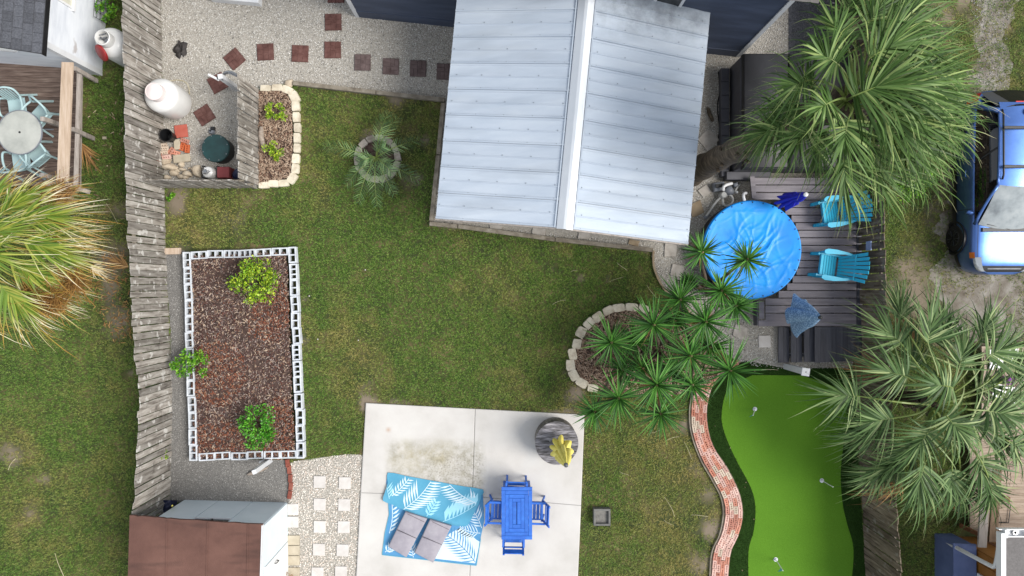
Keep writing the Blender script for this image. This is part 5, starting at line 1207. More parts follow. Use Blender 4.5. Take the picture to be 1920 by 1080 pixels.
# ------------------------------------------------------------------ patio furniture
zt = .74; A0, A1 = W(940,913,zt), W(998,1012,zt); cx, cy = (A0.x+A1.x)/2, (A0.y+A1.y)/2; tw, tl_ = abs(A1.x-A0.x), abs(A1.y-A0.y)
tb = thing('patio_table', 'rectangular blue painted wooden slat table on the concrete patio', 'table', (cx,cy,.06))
bw_ = .092; g_ = .004
for k in range(4):
    w, l = tw-2*k*bw_, tl_-2*k*bw_*1.0; b = bw_-g_; zz = zt-.016
    if w < .13: break
    for s in (-1,1): MB().bbox((cx, cy+s*(l/2-bw_/2), zz), (w-g_, b, .03), .004).build('slat', M['blue_wood'], tb)
    for s in (-1,1): MB().bbox((cx+s*(w/2-bw_/2), cy, zz), (b, l-2*bw_-g_, .03), .004).build('slat', M['blue_wood'], tb)
w, l = 0, 0
if w > .03: MB().bbox((cx, cy, zt-.016), (w-g_, l-g_, .03), .004).build('slat', M['blue_wood'], tb)
MB().box((cx,cy,zt-.05),(tw*.75,tl_*.8,.03)).build('frame', M['blue_dark'], tb)
for sx in (-1,1):
    for sy in (-1,1): MB().box((cx+sx*(tw/2-.07), cy+sy*(tl_/2-.07), .37),(.06,.06,.62)).build('leg', M['blue_wood'], tb)
def fold_chair():       # front faces +y, seat .44
    t_ = thing('patio_chair', '', 'chair'); m_ = M['blue_wood']
    for i in range(5): MB().bbox((0,.19-.088*i,.44),(.40,.072,.02),.004).build('seat_slat', m_, t_)
    MB().bbox((0,-.30,.77),(.42,.024,.17),.005,0,R(14)).build('backrest', m_, t_)
    MB().bbox((0,-.255,.60),(.42,.022,.05),.005,0,R(14)).build('back_slat', m_, t_)
    for s in (-1,1):
        MB().bar((s*.235,-.20,.40),(s*.235,-.335,.88),.03,.05).build('back_post', m_, t_)
        MB().bbox((s*.25,-.02,.64),(.05,.46,.022),.005).build('armrest', m_, t_)
        MB().bar((s*.235,.18,0),(s*.235,.16,.63),.035,.05).build('leg', m_, t_); MB().bar((s*.235,-.25,0),(s*.235,-.17,.44),.035,.05).build('leg', m_, t_)
        MB().bar((s*.215,.2,.415),(s*.215,-.22,.415),.025,.04).build('seat_rail', m_, t_)
    MB().bar((-.24,.17,.60),(.24,.17,.60),.025,.03).build('stretcher', M['blue_dark'], t_) if 0 else None
    return t_
fc = fold_chair(); fc['group'] = 'blue folding chairs round the patio table'
p = W(985+0,0,.5); fc.location = (*W2(1003,958,.5),.06); fc.rotation_euler = (0,0,R(88)); fc['label'] = 'blue wooden chair on the right long side of the patio table'
dup(fc, (*W2(936,957,.5),.06), R(-92), 'blue wooden chair on the left long side of the patio table')
dup(fc, (*W2(968,920,.5),.06), R(178), 'blue wooden chair at the top end of the patio table')
dup(fc, (*W2(963,1002,.5),.06), R(-1), 'blue wooden chair at the bottom end of the patio table')

zsp = .68; sc_ = W(1044,831,zsp); rs_ = 40.5*(H-zsp)/F
spl = thing('spool_table', 'round weathered grey board table with stave sides on the patio corner', 'table', (sc_.x,sc_.y,.06))
nb_ = 9; an = R(12)
for i in range(nb_):
    y0, y1 = -rs_+2*rs_*i/nb_+.003, -rs_+2*rs_*(i+1)/nb_-.003; pts = []
    for k in range(7): y = y0+(y1-y0)*k/6; pts.append((math.sqrt(max(0, rs_*rs_-y*y)), y))
    for k in range(7): y = y1+(y0-y1)*k/6; pts.append((-math.sqrt(max(0, rs_*rs_-y*y)), y))
    pts = [(sc_.x+a*math.cos(an)-b*math.sin(an), sc_.y+a*math.sin(an)+b*math.cos(an)) for a, b in pts]
    MB().prism(pts, zsp-.04, zsp+random.uniform(-.004,.002)).build('top_board', M['spool'], spl)
n_ = 40
for k in range(n_):
    a = 2*math.pi*k/n_; MB().bbox((sc_.x+(rs_-.02)*math.cos(a), sc_.y+(rs_-.02)*math.sin(a), .35), (.022, 2*math.pi*rs_/n_-.006, .575), .003, a).build('stave', M['spool_side'], spl)
MB().lathe([(rs_-.04,.062),(rs_-.04,.63)], (sc_.x,sc_.y,0), 32).build('drum', M['black'], spl)
m = MB()
for px_, py_ in ((1032,826),(1049,822),(1035,838)): m.lathe([(.035,zsp+.001),(.035,zsp+.012),(.018,zsp+.012),(.016,zsp+.003)], W(px_,py_,zsp)-Vector((0,0,zsp)), 12)
m.build('bolt', M['steel'], spl)
t_, b = umbrella('closed yellow umbrella standing in the middle of the weathered round table', (1046,822), .68, .98, 2.62, .25, .17, 7, .24, M['yellow_fabric'], M['grey_cap'], seed=6, finial=.05, tie=.22)

# rug and cushions
def pt(px_, py_): return W(px_, py_, .06)
zg = .066
RUG = [(726,888),(905,920),(908,975),(901,1010),(893,1060),(717,1040),(722,1000),(730,965),(728,930),(724,905)]
rg = thing('outdoor_rug', 'blue palm leaf patterned outdoor rug folded over on the patio', 'rug', W(815,975,.06))
MB().prism([W2(*p, .07) for p in RUG], .061, zg+.004).build('rug_underlayer', M['rug_dark'], rg)
def fold_z(px_, py_):      # the folded-over upper layer bulges
    t = (py_-888-(px_-726)*.18)/95; return .085+.05*math.sin(max(0, min(1, t))*math.pi)+.006*math.sin(px_*.09)
TOP = cr([(727,886),(760,892),(820,903),(870,912),(906,918),(903,930),(898,945),(889,962),(877,985),(864,986.5),(845,984),(800,972),(760,958),(735,946),(718,939),(721,925),(727,905)], 2, True)
tp_ = np.array(TOP); cxp, cyp = tp_.mean(0)
m = MB(); nq = len(TOP); rings = 7; vs = []; fs = []
for k in range(1, rings+1):
    for q in TOP:
        x_, y_ = cxp+(q[0]-cxp)*k/rings, cyp+(q[1]-cyp)*k/rings; z = fold_z(x_, y_); z = z if k < rings else max(.08, z-.01); v = W(x_, y_, z); vs.append(tuple(v))
c0 = len(vs); vs.append(tuple(W(cxp, cyp, fold_z(cxp, cyp))))
for k in range(rings-1):
    for i in range(nq): fs.append((k*nq+i, k*nq+(i+1)%nq, (k+1)*nq+(i+1)%nq, (k+1)*nq+i))
for i in range(nq): fs.append((c0, (i+1)%nq, i)[::-1])
b0 = len(vs)
for q in TOP: vs.append(tuple(W(*q, .074)))
for i in range(nq): fs.append(((rings-1)*nq+i, (rings-1)*nq+(i+1)%nq, b0+(i+1)%nq, b0+i))
def flipup(m):
    out = []
    for f in m.f:
        a, b, c = (Vector(m.v[i]) for i in f[:3]); out.append(f if (b-a).cross(c-a).z >= 0 else f[::-1])
    m.f = out; return m
flipup(m.add(vs, fs)).build('rug_fold', M['rug'], rg, smooth=60)
def leafprint(mb, base, tip, n, l, wd_, zf, bend=0., half=0, clip=None):
    """printed palm leaf: midrib and tapering leaflets, laid 2 mm above the weave"""
    b, t = np.array(base, float), np.array(tip, float); d = t-b; L_ = np.linalg.norm(d); d /= L_; s = np.array((-d[1], d[0]))
    def P(q): return b+d*L_*q+s*bend*math.sin(q*math.pi)
    def put(pts):
        if clip and not all(inpoly(np.array([p[0]]), np.array([p[1]]), clip)[0] for p in pts): return
        mb.add([tuple(W(p[0], p[1], zf(p[0], p[1]))) for p in pts], [tuple(range(len(pts)))])
    for k in range(10):
        a, c = P(k/10), P((k+1)/10); put([a-s*.7, c-s*.6, c+s*.6, a+s*.7])
    for k in range(n):
        q = (k+.6)/n; o = P(q); ll = l*(.35+.65*math.sin(math.pi*min(1, .18+q*.72)))
        for sg in ((-1, 1) if not half else (half,)):
            e = d*.62+s*sg*.85; e /= np.linalg.norm(e); f_ = np.array((-e[1], e[0])); w = wd_
            e2 = e+d*.25; e2 /= np.linalg.norm(e2)
            put([o-f_*.4, o+e*ll*.5-f_*w, o+e*ll*.5+e2*ll*.5, o+e*ll*.45+f_*w, o+f_*.4])
zt_ = lambda x_, y_: fold_z(x_, y_)+.004
zu_ = lambda x_, y_: zg+.006
mw, mp_, mu, ml = MB(), MB(), MB(), MB()
leafprint(mw, (757,955), (808,903), 12, 36, 1.8, zt_, 4, clip=TOP)
leafprint(mw, (893,944), (838,904), 11, 30, 1.6, zt_, -4, clip=TOP)
leafprint(mw, (735,930), (770,893), 8, 15, 1.5, zt_, 2, clip=TOP)
leafprint(mp_, (730,935), (722,900), 7, 18, 1.6, zt_, 0, clip=TOP)
mb2 = MB(); leafprint(mb2, (830,978), (893,946), 9, 40, 4.2, zt_, 3, clip=TOP); leafprint(mb2, (800,968), (818,940), 5, 16, 2.2, zt_, 0, clip=TOP)
RG = [(x_*.985+.015*812, y_*.985+.015*972) for x_, y_ in RUG]
uw = [(728,940),(745,948),(756,960),(748,985),(735,1003),(728,980)]
mv = MB(); mv.add([tuple(W(*p, zu_(0,0))) for p in [(862,990),(880,1000),(893,1012),(900,1016),(891,1056),(812,1047),(826,1010)]], [tuple(range(7))])
leafprint(ml, (891,1054), (838,1004), 11, 30, 1.2, lambda x_, y_: zg+.010, 4, clip=RG)
leafprint(mu, (903,990), (880,950), 8, 22, 1.3, zu_, 3, clip=RG); leafprint(mu, (730,1000), (735,945), 7, 18, 1.8, zu_, 3, clip=RG); leafprint(mu, (722,1035), (745,1012), 6, 16, 1.5, zu_, 3, clip=RG)
leafprint(mu, (775,1045), (765,1015), 6, 16, 1.2, zu_, 2, clip=RG); leafprint(mu, (905,1000),(862,988), 8, 20, 1.0, zu_, -3, clip=RG)
for mb_, nm, k_ in ((mw,'leaf_print','rug_white'),(mp_,'leaf_print','rug_pale'),(mu,'leaf_print','rug_white'),(mv,'print_patch','rug_white'),(mb2,'leaf_print','rug_pale'),(ml,'leaf_print','rug_dark')):
    flipup(mb_).build(nm, M[k_], rg, kind='stuff' if mb_ in (mw, mp_, mu, mb2) else None)
m = MB(); pl = [W(*p, zg+.004) for p in RUG]
for i in range(3, 8): m.bar(pl[i], pl[(i+1)%10], .022, .012)
m.build('hem', M['rug'], rg)
cuf = None
for i, (q, lab) in enumerate(((((760,959.5),(801,973),(761.5,1046),(727.5,1025.5)), 'left grey seat cushion lying on the blue rug'), (((806,974),(846.5,987),(812,1056),(776.5,1037)), 'right grey seat cushion lying on the blue rug'))):
    zc = .2; P4 = [W(*p, zc) for p in q]; c = sum(P4, Vector())/4
    cu = thing('seat_cushion', lab, 'cushion', (c.x,c.y,.08), 'grey cushions on the rug')
    lng = (P4[3]-P4[0]).length
    for s0, s1 in ((0,.505),(.515,1)):
        a, b = P4[0].lerp(P4[3], s0), P4[1].lerp(P4[2], s0); d, e_ = P4[0].lerp(P4[3], s1), P4[1].lerp(P4[2], s1)
        mid = (a+b+d+e_)/4; lay = []
        for z, k in ((.082,.95),(.10,.99),(.17,1.0),(.192,.97),(.2,.90)):
            lay.append([(mid.x+(v.x-mid.x)*k, mid.y+(v.y-mid.y)*k, z) for v in (d, e_, b, a)])
        m = MB(); vs = [v for l_ in lay for v in l_]; fs = [(3,2,1,0),(16,17,18,19)]+[(r_*4+j, r_*4+(j+1)%4, r_*4+4+(j+1)%4, r_*4+4+j) for r_ in range(4) for j in range(4)]
        m.add(vs, fs).build('pad', M['cushion'], cu, smooth=60)
        m = MB()
        if s0 == 0: m.bar(Vector((*W2(*((q[0][0]+4,q[0][1]+4)),.2),.2)), Vector((*W2(q[1][0]-5,q[1][1]+6,.2),.2)), .012, .006); m.build('seam', M['seam'], cu)

# ------------------------------------------------------------------ putting green cups and flags, fire box
for i, (hx, hy, ex_, ey_, h_, lab) in enumerate(((1415.5,767,1412,779,.35,'white golf flag nearest the deck steps on the putting green'),(1541,901,1562,913,.6,'white golf flag near the right edge of the putting green'),(1454.5,1049,1468,1070,.6,'white golf flag near the bottom of the putting green'))):
    b = W(hx,hy,.016); t_ = thing('golf_flag', lab, 'golf flag', b, 'golf flags on the putting green')
    MB().lathe([(.03,.002),(.03,.004),(.0,.004)], b, 16).build('cup', M['black'], t_); MB().lathe([(.055,.0005),(.055,.003),(.03,.003)], b, 18, cap=False).build('cup_rim', M['white_metal'], t_)
    e = W(ex_,ey_,h_); MB().tube([b, e], .011, 6).build('pole', M['white_clean'], t_)
    d = (e-b).normalized(); sd_ = Vector((-.7,-.35,.1)) if i != 1 else Vector((.5,-.3,0)); p0 = b+(e-b)*.75
    m = MB(); m.add([p0, e, (p0+e)/2+sd_*.16, p0+Vector((0,0,.004)), e+Vector((0,0,.004)), (p0+e)/2+sd_*.16+Vector((0,0,.004))], [(0,1,2),(5,4,3),(0,3,4,1),(1,4,5,2),(2,5,3,0)]); m.build('pennant', M['flag_teal'] if i != 1 else M['grey_cap'], t_)
    k = MB().lathe([(.03,-.02),(.035,.0),(.03,.02)], b+Vector((0,0,.03)), 10); k.build('ferrule', M['white_metal'], t_)
fx = thing('fire_box', 'square grey concrete box with ash sitting on the lawn right of the patio', 'fire box', W(1128,969))
c = W(1128.5,969,.15)
for dx, dy, w_, d_ in ((0,.185,.42,.05),(0,-.185,.42,.05),(-.185,0,.05,.32),(.185,0,.05,.32)): MB().bbox((c.x+dx,c.y+dy,.1),(w_,d_,.2),.006).build('side', M['fireblock'], fx)
MB().box((c.x,c.y,.075),(.32,.32,.09)).build('ash', M['ash'], fx)

o = chips('turf_litter', FRINGE, 5, .03, M['chip_pale'], None, .01, .04, (GREEN,)); tag(o, 'pale specks of grit and dry leaf scattered over the dark turf fringe', 'litter')
# ------------------------------------------------------------------ neighbour's plastic table and chairs (left deck)
tc_ = W(37,248,1.12); tbl = thing('round_table', 'round frosted glass table on the brown neighbour deck', 'table', (tc_.x,tc_.y,zD))
rt_ = 42*(H-1.12)/F
M['frost'] = mat('frosted_glass_painted_reflection', ['8f928d', 'a6a8a2', 'b4b5af'], 1.6, 4, .16, spec=.6)  # frosted glass, base colour lightened to stand in for reflected sky
MB().lathe([(rt_-.02,1.095),(rt_-.02,1.12),(.03,1.121),(0,1.121)], (tc_.x,tc_.y,0), 56).build('glass_top', M['frost'], tbl, smooth=35)
MB().lathe([(rt_-.02,1.09),(rt_,1.09),(rt_,1.126),(rt_-.018,1.126)], (tc_.x,tc_.y,0), 56, cap=False).build('rim', M['pump_grey'], tbl, smooth=35)
MB().lathe([(.025,1.121),(.025,1.13),(0,1.13)], (tc_.x,tc_.y,0), 12).build('hole_cap', M['black'], tbl)
for k in range(4):
    a = k*math.pi/2+.6; MB().tube([(tc_.x+.15*math.cos(a), tc_.y+.15*math.sin(a), 1.08), (tc_.x+.4*math.cos(a), tc_.y+.4*math.sin(a), zD)], .02, 6).build('leg', M['pump_grey'], tbl)
def monobloc():
    t_ = thing('plastic_chair', '', 'chair'); m_ = M['pale_teal']
    MB().grid(4, 4, lambda u, v: (-.21+.42*u, .21-.42*v, .42-.03*v-.015*math.sin(u*math.pi))).build('seat', m_, t_)
    MB().bbox((0,.0,.395),(.42,.42,.02),.005).build('seat_rim', m_, t_)
    for i in range(7):
        x = (i-3)*.058; MB().bar((x*.95,-.2,.41),(x*1.1,-.32,.84-.006*(i-3)**2),.034,.012,(0,1,0)).build('back_slat', m_, t_)
    MB().tube(cr([(-.25,-.18,.62),(-.24,-.29,.80),(-.12,-.335,.885),(0,-.34,.9),(.12,-.335,.885),(.24,-.29,.80),(.25,-.18,.62)], 4), .025, 8).build('back_rim', m_, t_, smooth=True)
    for s in (-1,1):
        MB().tube(cr([(s*.25,-.2,.62),(s*.28,.0,.64),(s*.27,.2,.62),(s*.25,.24,.4)], 4), .026, 8).build('armrest', m_, t_, smooth=True)
        MB().bar((s*.25,.22,.42),(s*.29,.29,0),.045,.03).build('leg', m_, t_); MB().bar((s*.22,-.2,.62),(s*.27,-.38,0),.045,.03).build('leg', m_, t_)
    return t_
pc_ = monobloc(); pc_['group'] = 'pale plastic chairs round the glass table'; pc_['label'] = 'pale teal plastic chair at the upper right of the round glass table'
def place(o, px_, py_, rz): o.location = (*W2(px_, py_, .9), zD); o.rotation_euler = (0,0,R(rz))
place(pc_, 72, 216, 140)
for px_, py_, rz, lab in ((28,200,190,'pale teal plastic chair at the top of the round glass table'),(70,290,40,'pale teal plastic chair at the lower right of the round glass table'),(36,302,5,'pale teal plastic chair below the round glass table by the yellow palm')):
    dup(pc_, (*W2(px_, py_, .9), zD), R(rz), lab)
# ------------------------------------------------------------------ palms and yuccas
class Leaves:
    def __init__(s): s.V = []; s.T = []; s.t = []; s.n = 0
    def strips(s, P, side, w, t):      # P (n,K,3) centre lines, side (n,K,3), w (n,K), t (n,K)
        n, K, _ = P.shape; V = np.stack([P-side*w[...,None], P+side*w[...,None]], 2).reshape(n, K*2, 3)
        q = np.array([(2*k, 2*k+1, 2*k+3, 2*k+2) for k in range(K-1)])
        s.T.append((q[None]+(np.arange(n)*K*2)[:,None,None]).reshape(-1,4)+s.n); s.V.append(V.reshape(-1,3)); s.t.append(np.repeat(t.reshape(n,K), 2, axis=1).ravel()); s.n += n*K*2
    def build(s, name, material, parent=None, smooth=True):
        return idx_mesh(name, np.concatenate(s.V), np.concatenate(s.T), material, parent, {'t': np.concatenate(s.t)}, smooth)
def nrmz(v): return v/np.maximum(1e-9, np.linalg.norm(v, axis=-1, keepdims=True))
def fan(L_, hub, d, n, Rr, spread, costa, droop, wind, fold, w0, r, K=7, curl=.45, tip0=.0):
    d = nrmz(np.array(d, float)); z = np.array((0,0,1.)); sd_ = np.cross(d, z)
    if np.linalg.norm(sd_) < .15: sd_ = np.array((math.cos(hub[0]*9), math.sin(hub[0]*9), 0))
    sd_ = nrmz(sd_); nn = np.cross(sd_, d)
    u = np.linspace(-1, 1, n)+r.normal(0, .5/n, n); a = u*spread/2; A = np.abs(u)
    dirl = d*np.cos(a)[:,None]+sd_*np.sin(a)[:,None]+nn*(fold*np.sin(A*1.3))[:,None]+r.normal(0, .045, (n,3)); dirl = nrmz(dirl)
    so = costa*(1-A**1.4)**1.0; st_ = hub+d*so[:,None]-z*(.25*so**2)[:,None]
    ln = Rr*(1-.28*A**2)*r.uniform(.82, 1.08, n)-so*.55
    s_ = np.linspace(0, 1, K); dr = droop*r.uniform(.6, 1.45, n); cv = r.normal(0, curl, (n,3))
    P = st_[:,None]+dirl[:,None]*(ln[:,None]*s_)[...,None]-z*((dr*ln)[:,None]*s_**2.3)[...,None]+(np.array(wind)+cv*.35)[:,None]*(ln[:,None]*s_**2)[...,None] if False else \
        st_[:,None]+dirl[:,None]*(ln[:,None]*s_)[...,None]-z*((dr*ln)[:,None]*(.6*s_**2+.9*s_**5))[...,None]+(np.array(wind)[None]+cv*.35)[:,None]*((ln[:,None]*s_**2)[...,None])
    T = nrmz(np.gradient(P, axis=1)); sv = nrmz(np.cross(T, np.broadcast_to(nn, T.shape)))
    tw = r.normal(0, .5, n)[:,None]+r.normal(0, .7, n)[:,None]*s_; up_ = np.cross(sv, T); sv = sv*np.cos(tw)[...,None]+up_*np.sin(tw)[...,None]
    prof = np.interp(s_, [0,.1,.3,.6,.85,1], [.85,1.1,1.15,.68,.3,.03]); w = w0*prof[None]*r.uniform(.8,1.15,n)[:,None]
    L_.strips(P, sv, w, np.clip(s_[None]+r.normal(0,.05,n)[:,None]+tip0, 0, 1))
def grow(fr, k): return [(h, d, R_*k, sp, dr) for h, d, R_, sp, dr in fr]
def sabal(name, label, cen, base, fr, material, seed, R0=1.15, wind=(0,0,0), w0=.021, extra=12, trunk_r=.17, n=46, droop=.42, zdrop=.6, tipr=(0,.05)):
    r = np.random.default_rng(seed); C = np.array(cen); B = np.array((*base, 0.))
    t_ = thing(name, label, 'palm tree', (B[0],B[1],0))
    pts = cr([B, B+(C-B)*np.array((.18,.18,.35)), B+(C-B)*np.array((.52,.52,.68)), C-np.array((0,0,.25))], 8); m_ = len(pts)
    rad = [trunk_r*(1.25-.3*min(1,i/m_*3))*(1+.07*((i*7) % 3-1)) for i in range(m_)]
    mb = MB().tube(pts, rad, 14); 
    mb.build('trunk', M['trunk'], t_, smooth=True)
    bo = MB()
    for k in range(46):      # old leaf bases round the upper trunk
        q = r.uniform(.25, .99); i = min(m_-2, int(q*(m_-1))); p = np.array(pts[i]); a = r.uniform(0, 6.28); o = np.array((math.cos(a), math.sin(a), 0)); rr = rad[i]
        bo.bar(tuple(p+o*rr*.9), tuple(p+o*(rr+.06+.05*q)+np.array((0,0,.16))), .07, .03)
    bo.build('leaf_bases', M['trunk'], t_, kind='stuff')
    for hub, d, Rr, sp, dr in fr:
        hub = np.array(hub); L_ = Leaves(); fan(L_, hub, d, n, Rr, sp, .3*Rr, dr, wind, .25, w0, r, tip0=r.uniform(*tipr))
        f_ = L_.build('frond', material, t_)
        st_ = C+nrmz((hub-C)*np.array((1,1,.2)))*.1; mid = (st_+hub)/2+np.array((0,0,.12*np.linalg.norm(hub-st_)))
        MB().tube(cr([st_-np.array((0,0,.15)), mid, hub, hub+nrmz(np.array(d, float))*.25*Rr-np.array((0,0,.02))], 4), [.03,.028,.026,.024,.022,.02,.018,.016,.014,.013,.011,.009,.006], 6).build('petiole', M['petiole'], f_)
    return t_
def hubdir(px_, py_, z, ang, el, Rr, sp=2.6, dr=.42):
    h = W(px_, py_, z); a = R(ang); return ((h.x,h.y,h.z), (math.cos(a)*math.cos(R(el)), -math.sin(a)*math.cos(R(el)), math.sin(R(el))), Rr, sp, dr)
r1 = np.random.default_rng(21)
fr = [hubdir(1583,74,6.7,240,-5,.85,4.2,.5), hubdir(1524,150,6.5,165,0,.95,3.6,.5), hubdir(1521,240,6.2,140,-8,.95,2.9,.35), hubdir(1582,300,5.9,78,-12,1.1,2.2,.35),
      hubdir(1468,236,5.8,160,-15,.95,2.4,.4), hubdir(1500,205,5.5,190,-20,.9,2.4,.5), hubdir(1550,245,5.6,105,-20,.85,2.4,.35),
      hubdir(1612,250,5.9,60,-5,1.1,2.6,.5), hubdir(1650,235,6.3,35,0,1.3,2.4,.4), hubdir(1672,205,6.4,15,0,1.3,2.2,.4), hubdir(1680,165,6.5,-5,0,1.35,2.2,.4), hubdir(1672,120,6.5,-15,0,1.3,2.2,.4),
      hubdir(1650,80,6.6,-35,0,1.2,2.4,.4), hubdir(1625,50,6.6,-55,0,1.1,2.6,.45), hubdir(1700,240,5.8,22,-12,1.2,2.2,.4), hubdir(1712,190,5.9,5,-12,1.2,2.2,.4), hubdir(1708,130,6.0,-12,-12,1.15,2.2,.4), hubdir(1690,280,5.5,38,-15,1.2,2.4,.4),
      hubdir(1640,300,5.6,62,-15,1.15,2.4,.4), hubdir(1600,180,7.0,-20,30,1.25,3.6,.6), hubdir(1570,120,6.8,210,10,.9,3.4,.6), hubdir(1590,225,6.8,100,5,1.0,3.2,.6), hubdir(1640,160,7.0,10,15,1.3,2.8,.55), hubdir(1640,200,6.8,30,10,1.3,2.8,.5), hubdir(1630,110,6.9,-30,10,1.2,2.8,.5),
      hubdir(1590,30,6.2,-80,-5,.9,2.8,.4), hubdir(1670,40,6.2,-45,-8,1.1,2.4,.4), hubdir(1740,225,5.6,15,-15,1.05,2.0,.4), hubdir(1735,160,5.7,-2,-15,1.05,2.0,.4), hubdir(1560,190,6.9,150,20,.8,3.2,.7)]
sabal('palm_tree', 'tall leaning cabbage palm beside the hot tub with windswept crown', W(1603,180,6.4), W2(1287,330), fr, M['palm'], 21, wind=(.34,.0,-.03), trunk_r=.27, w0=.0155, n=58, tipr=(-.06,.03))
fr = [hubdir(1740,644,3.1,283,-3,1.12,2.1,.15), hubdir(1688,600,2.7,272,-8,.8,1.9,.2), hubdir(1703,708,2.9,196,-5,1.15,2.7,.3), hubdir(1611,743,2.6,182,-8,1.05,3.0,.25), hubdir(1676,784,2.7,168,-8,1.1,2.6,.25), hubdir(1743,806,3.0,118,-8,1.05,3.2,.4),
      hubdir(1693,866,2.4,152,-12,.95,2.5,.3), hubdir(1733,872,2.7,95,-10,1.2,2.1,.25), hubdir(1690,645,2.8,228,-8,.95,2.6,.3), hubdir(1786,727,3.1,190,0,1.0,3.6,.45), hubdir(1815,795,2.9,10,-5,1.25,2.8,.35), hubdir(1832,857,2.6,62,-10,1.2,2.6,.35),
      hubdir(1852,670,2.9,-28,-4,1.1,2.6,.3), hubdir(1880,745,2.6,2,-10,1.1,2.6,.35), hubdir(1857,905,2.4,80,-12,.95,2.5,.35), hubdir(1797,692,3.0,-70,-2,1.05,3.0,.4), hubdir(1895,830,2.4,25,-12,1.1,2.4,.35), hubdir(1785,880,2.5,85,-12,1.0,2.6,.35), hubdir(1835,640,2.7,-55,-8,.95,2.4,.3), hubdir(1880,690,2.4,-15,-12,1.0,2.4,.35), hubdir(1850,770,3.0,10,10,1.1,3.0,.5), hubdir(1775,780,3.2,60,25,.9,3.6,.5), hubdir(1660,880,2.2,140,-15,.8,2.3,.3), hubdir(1720,690,2.5,250,-12,1.0,2.4,.3), hubdir(1770,650,2.5,-80,-10,1.0,2.2,.3), hubdir(1650,810,2.3,160,-14,.9,2.2,.3), hubdir(1800,900,2.2,70,-15,1.0,2.2,.3), hubdir(1860,820,2.3,30,-12,1.1,2.4,.3), hubdir(1900,700,2.3,-10,-10,1.0,2.4,.3), hubdir(1830,730,2.6,-20,-6,1.1,2.8,.4), hubdir(1720,830,2.6,125,-10,1.0,2.6,.35), hubdir(1760,900,2.1,100,-18,.95,2.2,.3)]
fr = grow(fr, 1.12)
pl2 = sabal('palm_tree', 'spreading grey green fan palm behind the right fence by the putting green', W(1760,762,2.75), W2(1668,735), fr, M['palm_grey'], 22, wind=(.05,-.03,-.02), n=54, w0=.017, tipr=(-.05,.02))
for h_, d_, R_, sp_, dr_ in (hubdir(1690,905,1.9,130,-30,.85,1.8,.4), hubdir(1660,700,2.0,190,-35,.8,1.8,.4), hubdir(1780,930,1.9,85,-35,.8,1.8,.4), hubdir(1712,640,2.0,250,-30,.8,1.6,.4)):
    L_ = Leaves(); fan(L_, np.array(h_), d_, 34, R_, sp_, .2, dr_, (0,0,0), .2, .012, np.random.default_rng(int(h_[0]*50)), curl=.6); L_.build('dead_frond', M['deadfrond'], pl2)
fr = [hubdir(0,400,3.1,-32,-2,1.4,1.2,.25), hubdir(-30,385,3.0,-52,-5,1.0,1.3,.25), hubdir(38,404,3.2,2,-4,1.5,1.5,.25), hubdir(45,452,3.3,20,-4,1.65,1.4,.25), hubdir(2,536,3.2,52,-5,1.5,1.7,.22), hubdir(-50,470,3.5,10,10,1.3,2.6,.4), hubdir(-60,560,3.0,90,-5,1.4,2.4,.3), hubdir(-90,430,3.2,200,0,1.3,2.6,.35), hubdir(-40,440,3.4,-8,8,1.5,1.5,.3), hubdir(20,490,3.0,33,-8,1.55,1.4,.3), hubdir(-90,520,3.0,150,-5,1.3,2.6,.35), hubdir(-90,400,3.0,-130,-5,1.2,2.0,.35), hubdir(20,385,2.7,-20,-10,1.35,1.2,.3), hubdir(40,430,2.9,12,-10,1.5,1.2,.3), hubdir(30,520,2.8,45,-10,1.4,1.3,.3)]
fr = grow(fr, .88)
pl3 = sabal('palm_tree', 'yellowing fan palm with pale frayed tips at the left edge by the deck', W(-45,470,3.1), W2(-40,478), fr, M['palm_yellow'], 23, wind=(.0,-.02,-.03), n=62, w0=.0155, tipr=(-.08,.08))
def stalks(px_, py_, z, rad, n, parent, material, seed):
    r = np.random.default_rng(seed); c = np.array(W(px_, py_, z)); L_ = Leaves(); K = 5; s_ = np.linspace(0, 1, K)
    p0 = c+r.normal(0, rad*.42, (n,3))*np.array((1,1,.5)); d = nrmz(r.normal(0, 1, (n,3))+np.array((.7,-.3,0))); ln = r.uniform(.1, .3, n); cv = r.normal(0, .5, (n,3))
    P = p0[:,None]+d[:,None]*(ln[:,None]*s_)[...,None]+cv[:,None]*(ln[:,None]*s_**2)[...,None]; T = nrmz(np.gradient(P, axis=1)); sv = nrmz(np.cross(T, r.normal(0,1,(n,1,3))))
    L_.strips(P, sv, np.full((n,K), .005), np.tile(s_, (n,1))); o = L_.build('flower_stalks', material, parent); o['kind'] = 'stuff'; return o
stalks(98,562,2.75,.24,600,pl3,M['flowerstalk'],7); stalks(132,528,2.7,.24,600,pl3,M['flowerstalk'],1); stalks(60,560,2.8,.32,700,pl3,M['flowerstalk'],2); stalks(112,360,2.5,.24,500,pl3,M['deadfrond'],3)
def ground_fan(label, px_, py_, ang, Rr, sp, n, material, z=.12, seed=0):
    L_ = Leaves(); r = np.random.default_rng(seed+3); h = W(px_, py_, z); a = R(ang); fan(L_, np.array(h), (math.cos(a), -math.sin(a), .05), n, Rr, sp, .2, .12, (0,0,0), .1, .012, r, curl=.4)
    return tag(L_.build('dead_frond', material), label, 'dead frond')
ground_fan('orange brown dead palm frond on the grass beside the neighbour deck', 152,268,62,.75,1.1,26,M['deadfrond'],.2)
ground_fan('brown dead palm frond leaning against the left fence', 240,500,205,.6,1.6,28,M['deadfrond'],.3,2)
ground_fan('grey withered frond lying beside the yellowing palm', 170,500,30,.5,1.8,24,M['twig'],.4,4)
x, y = scatter([(165,480),(240,470),(248,650),(215,640),(180,580)], 120)
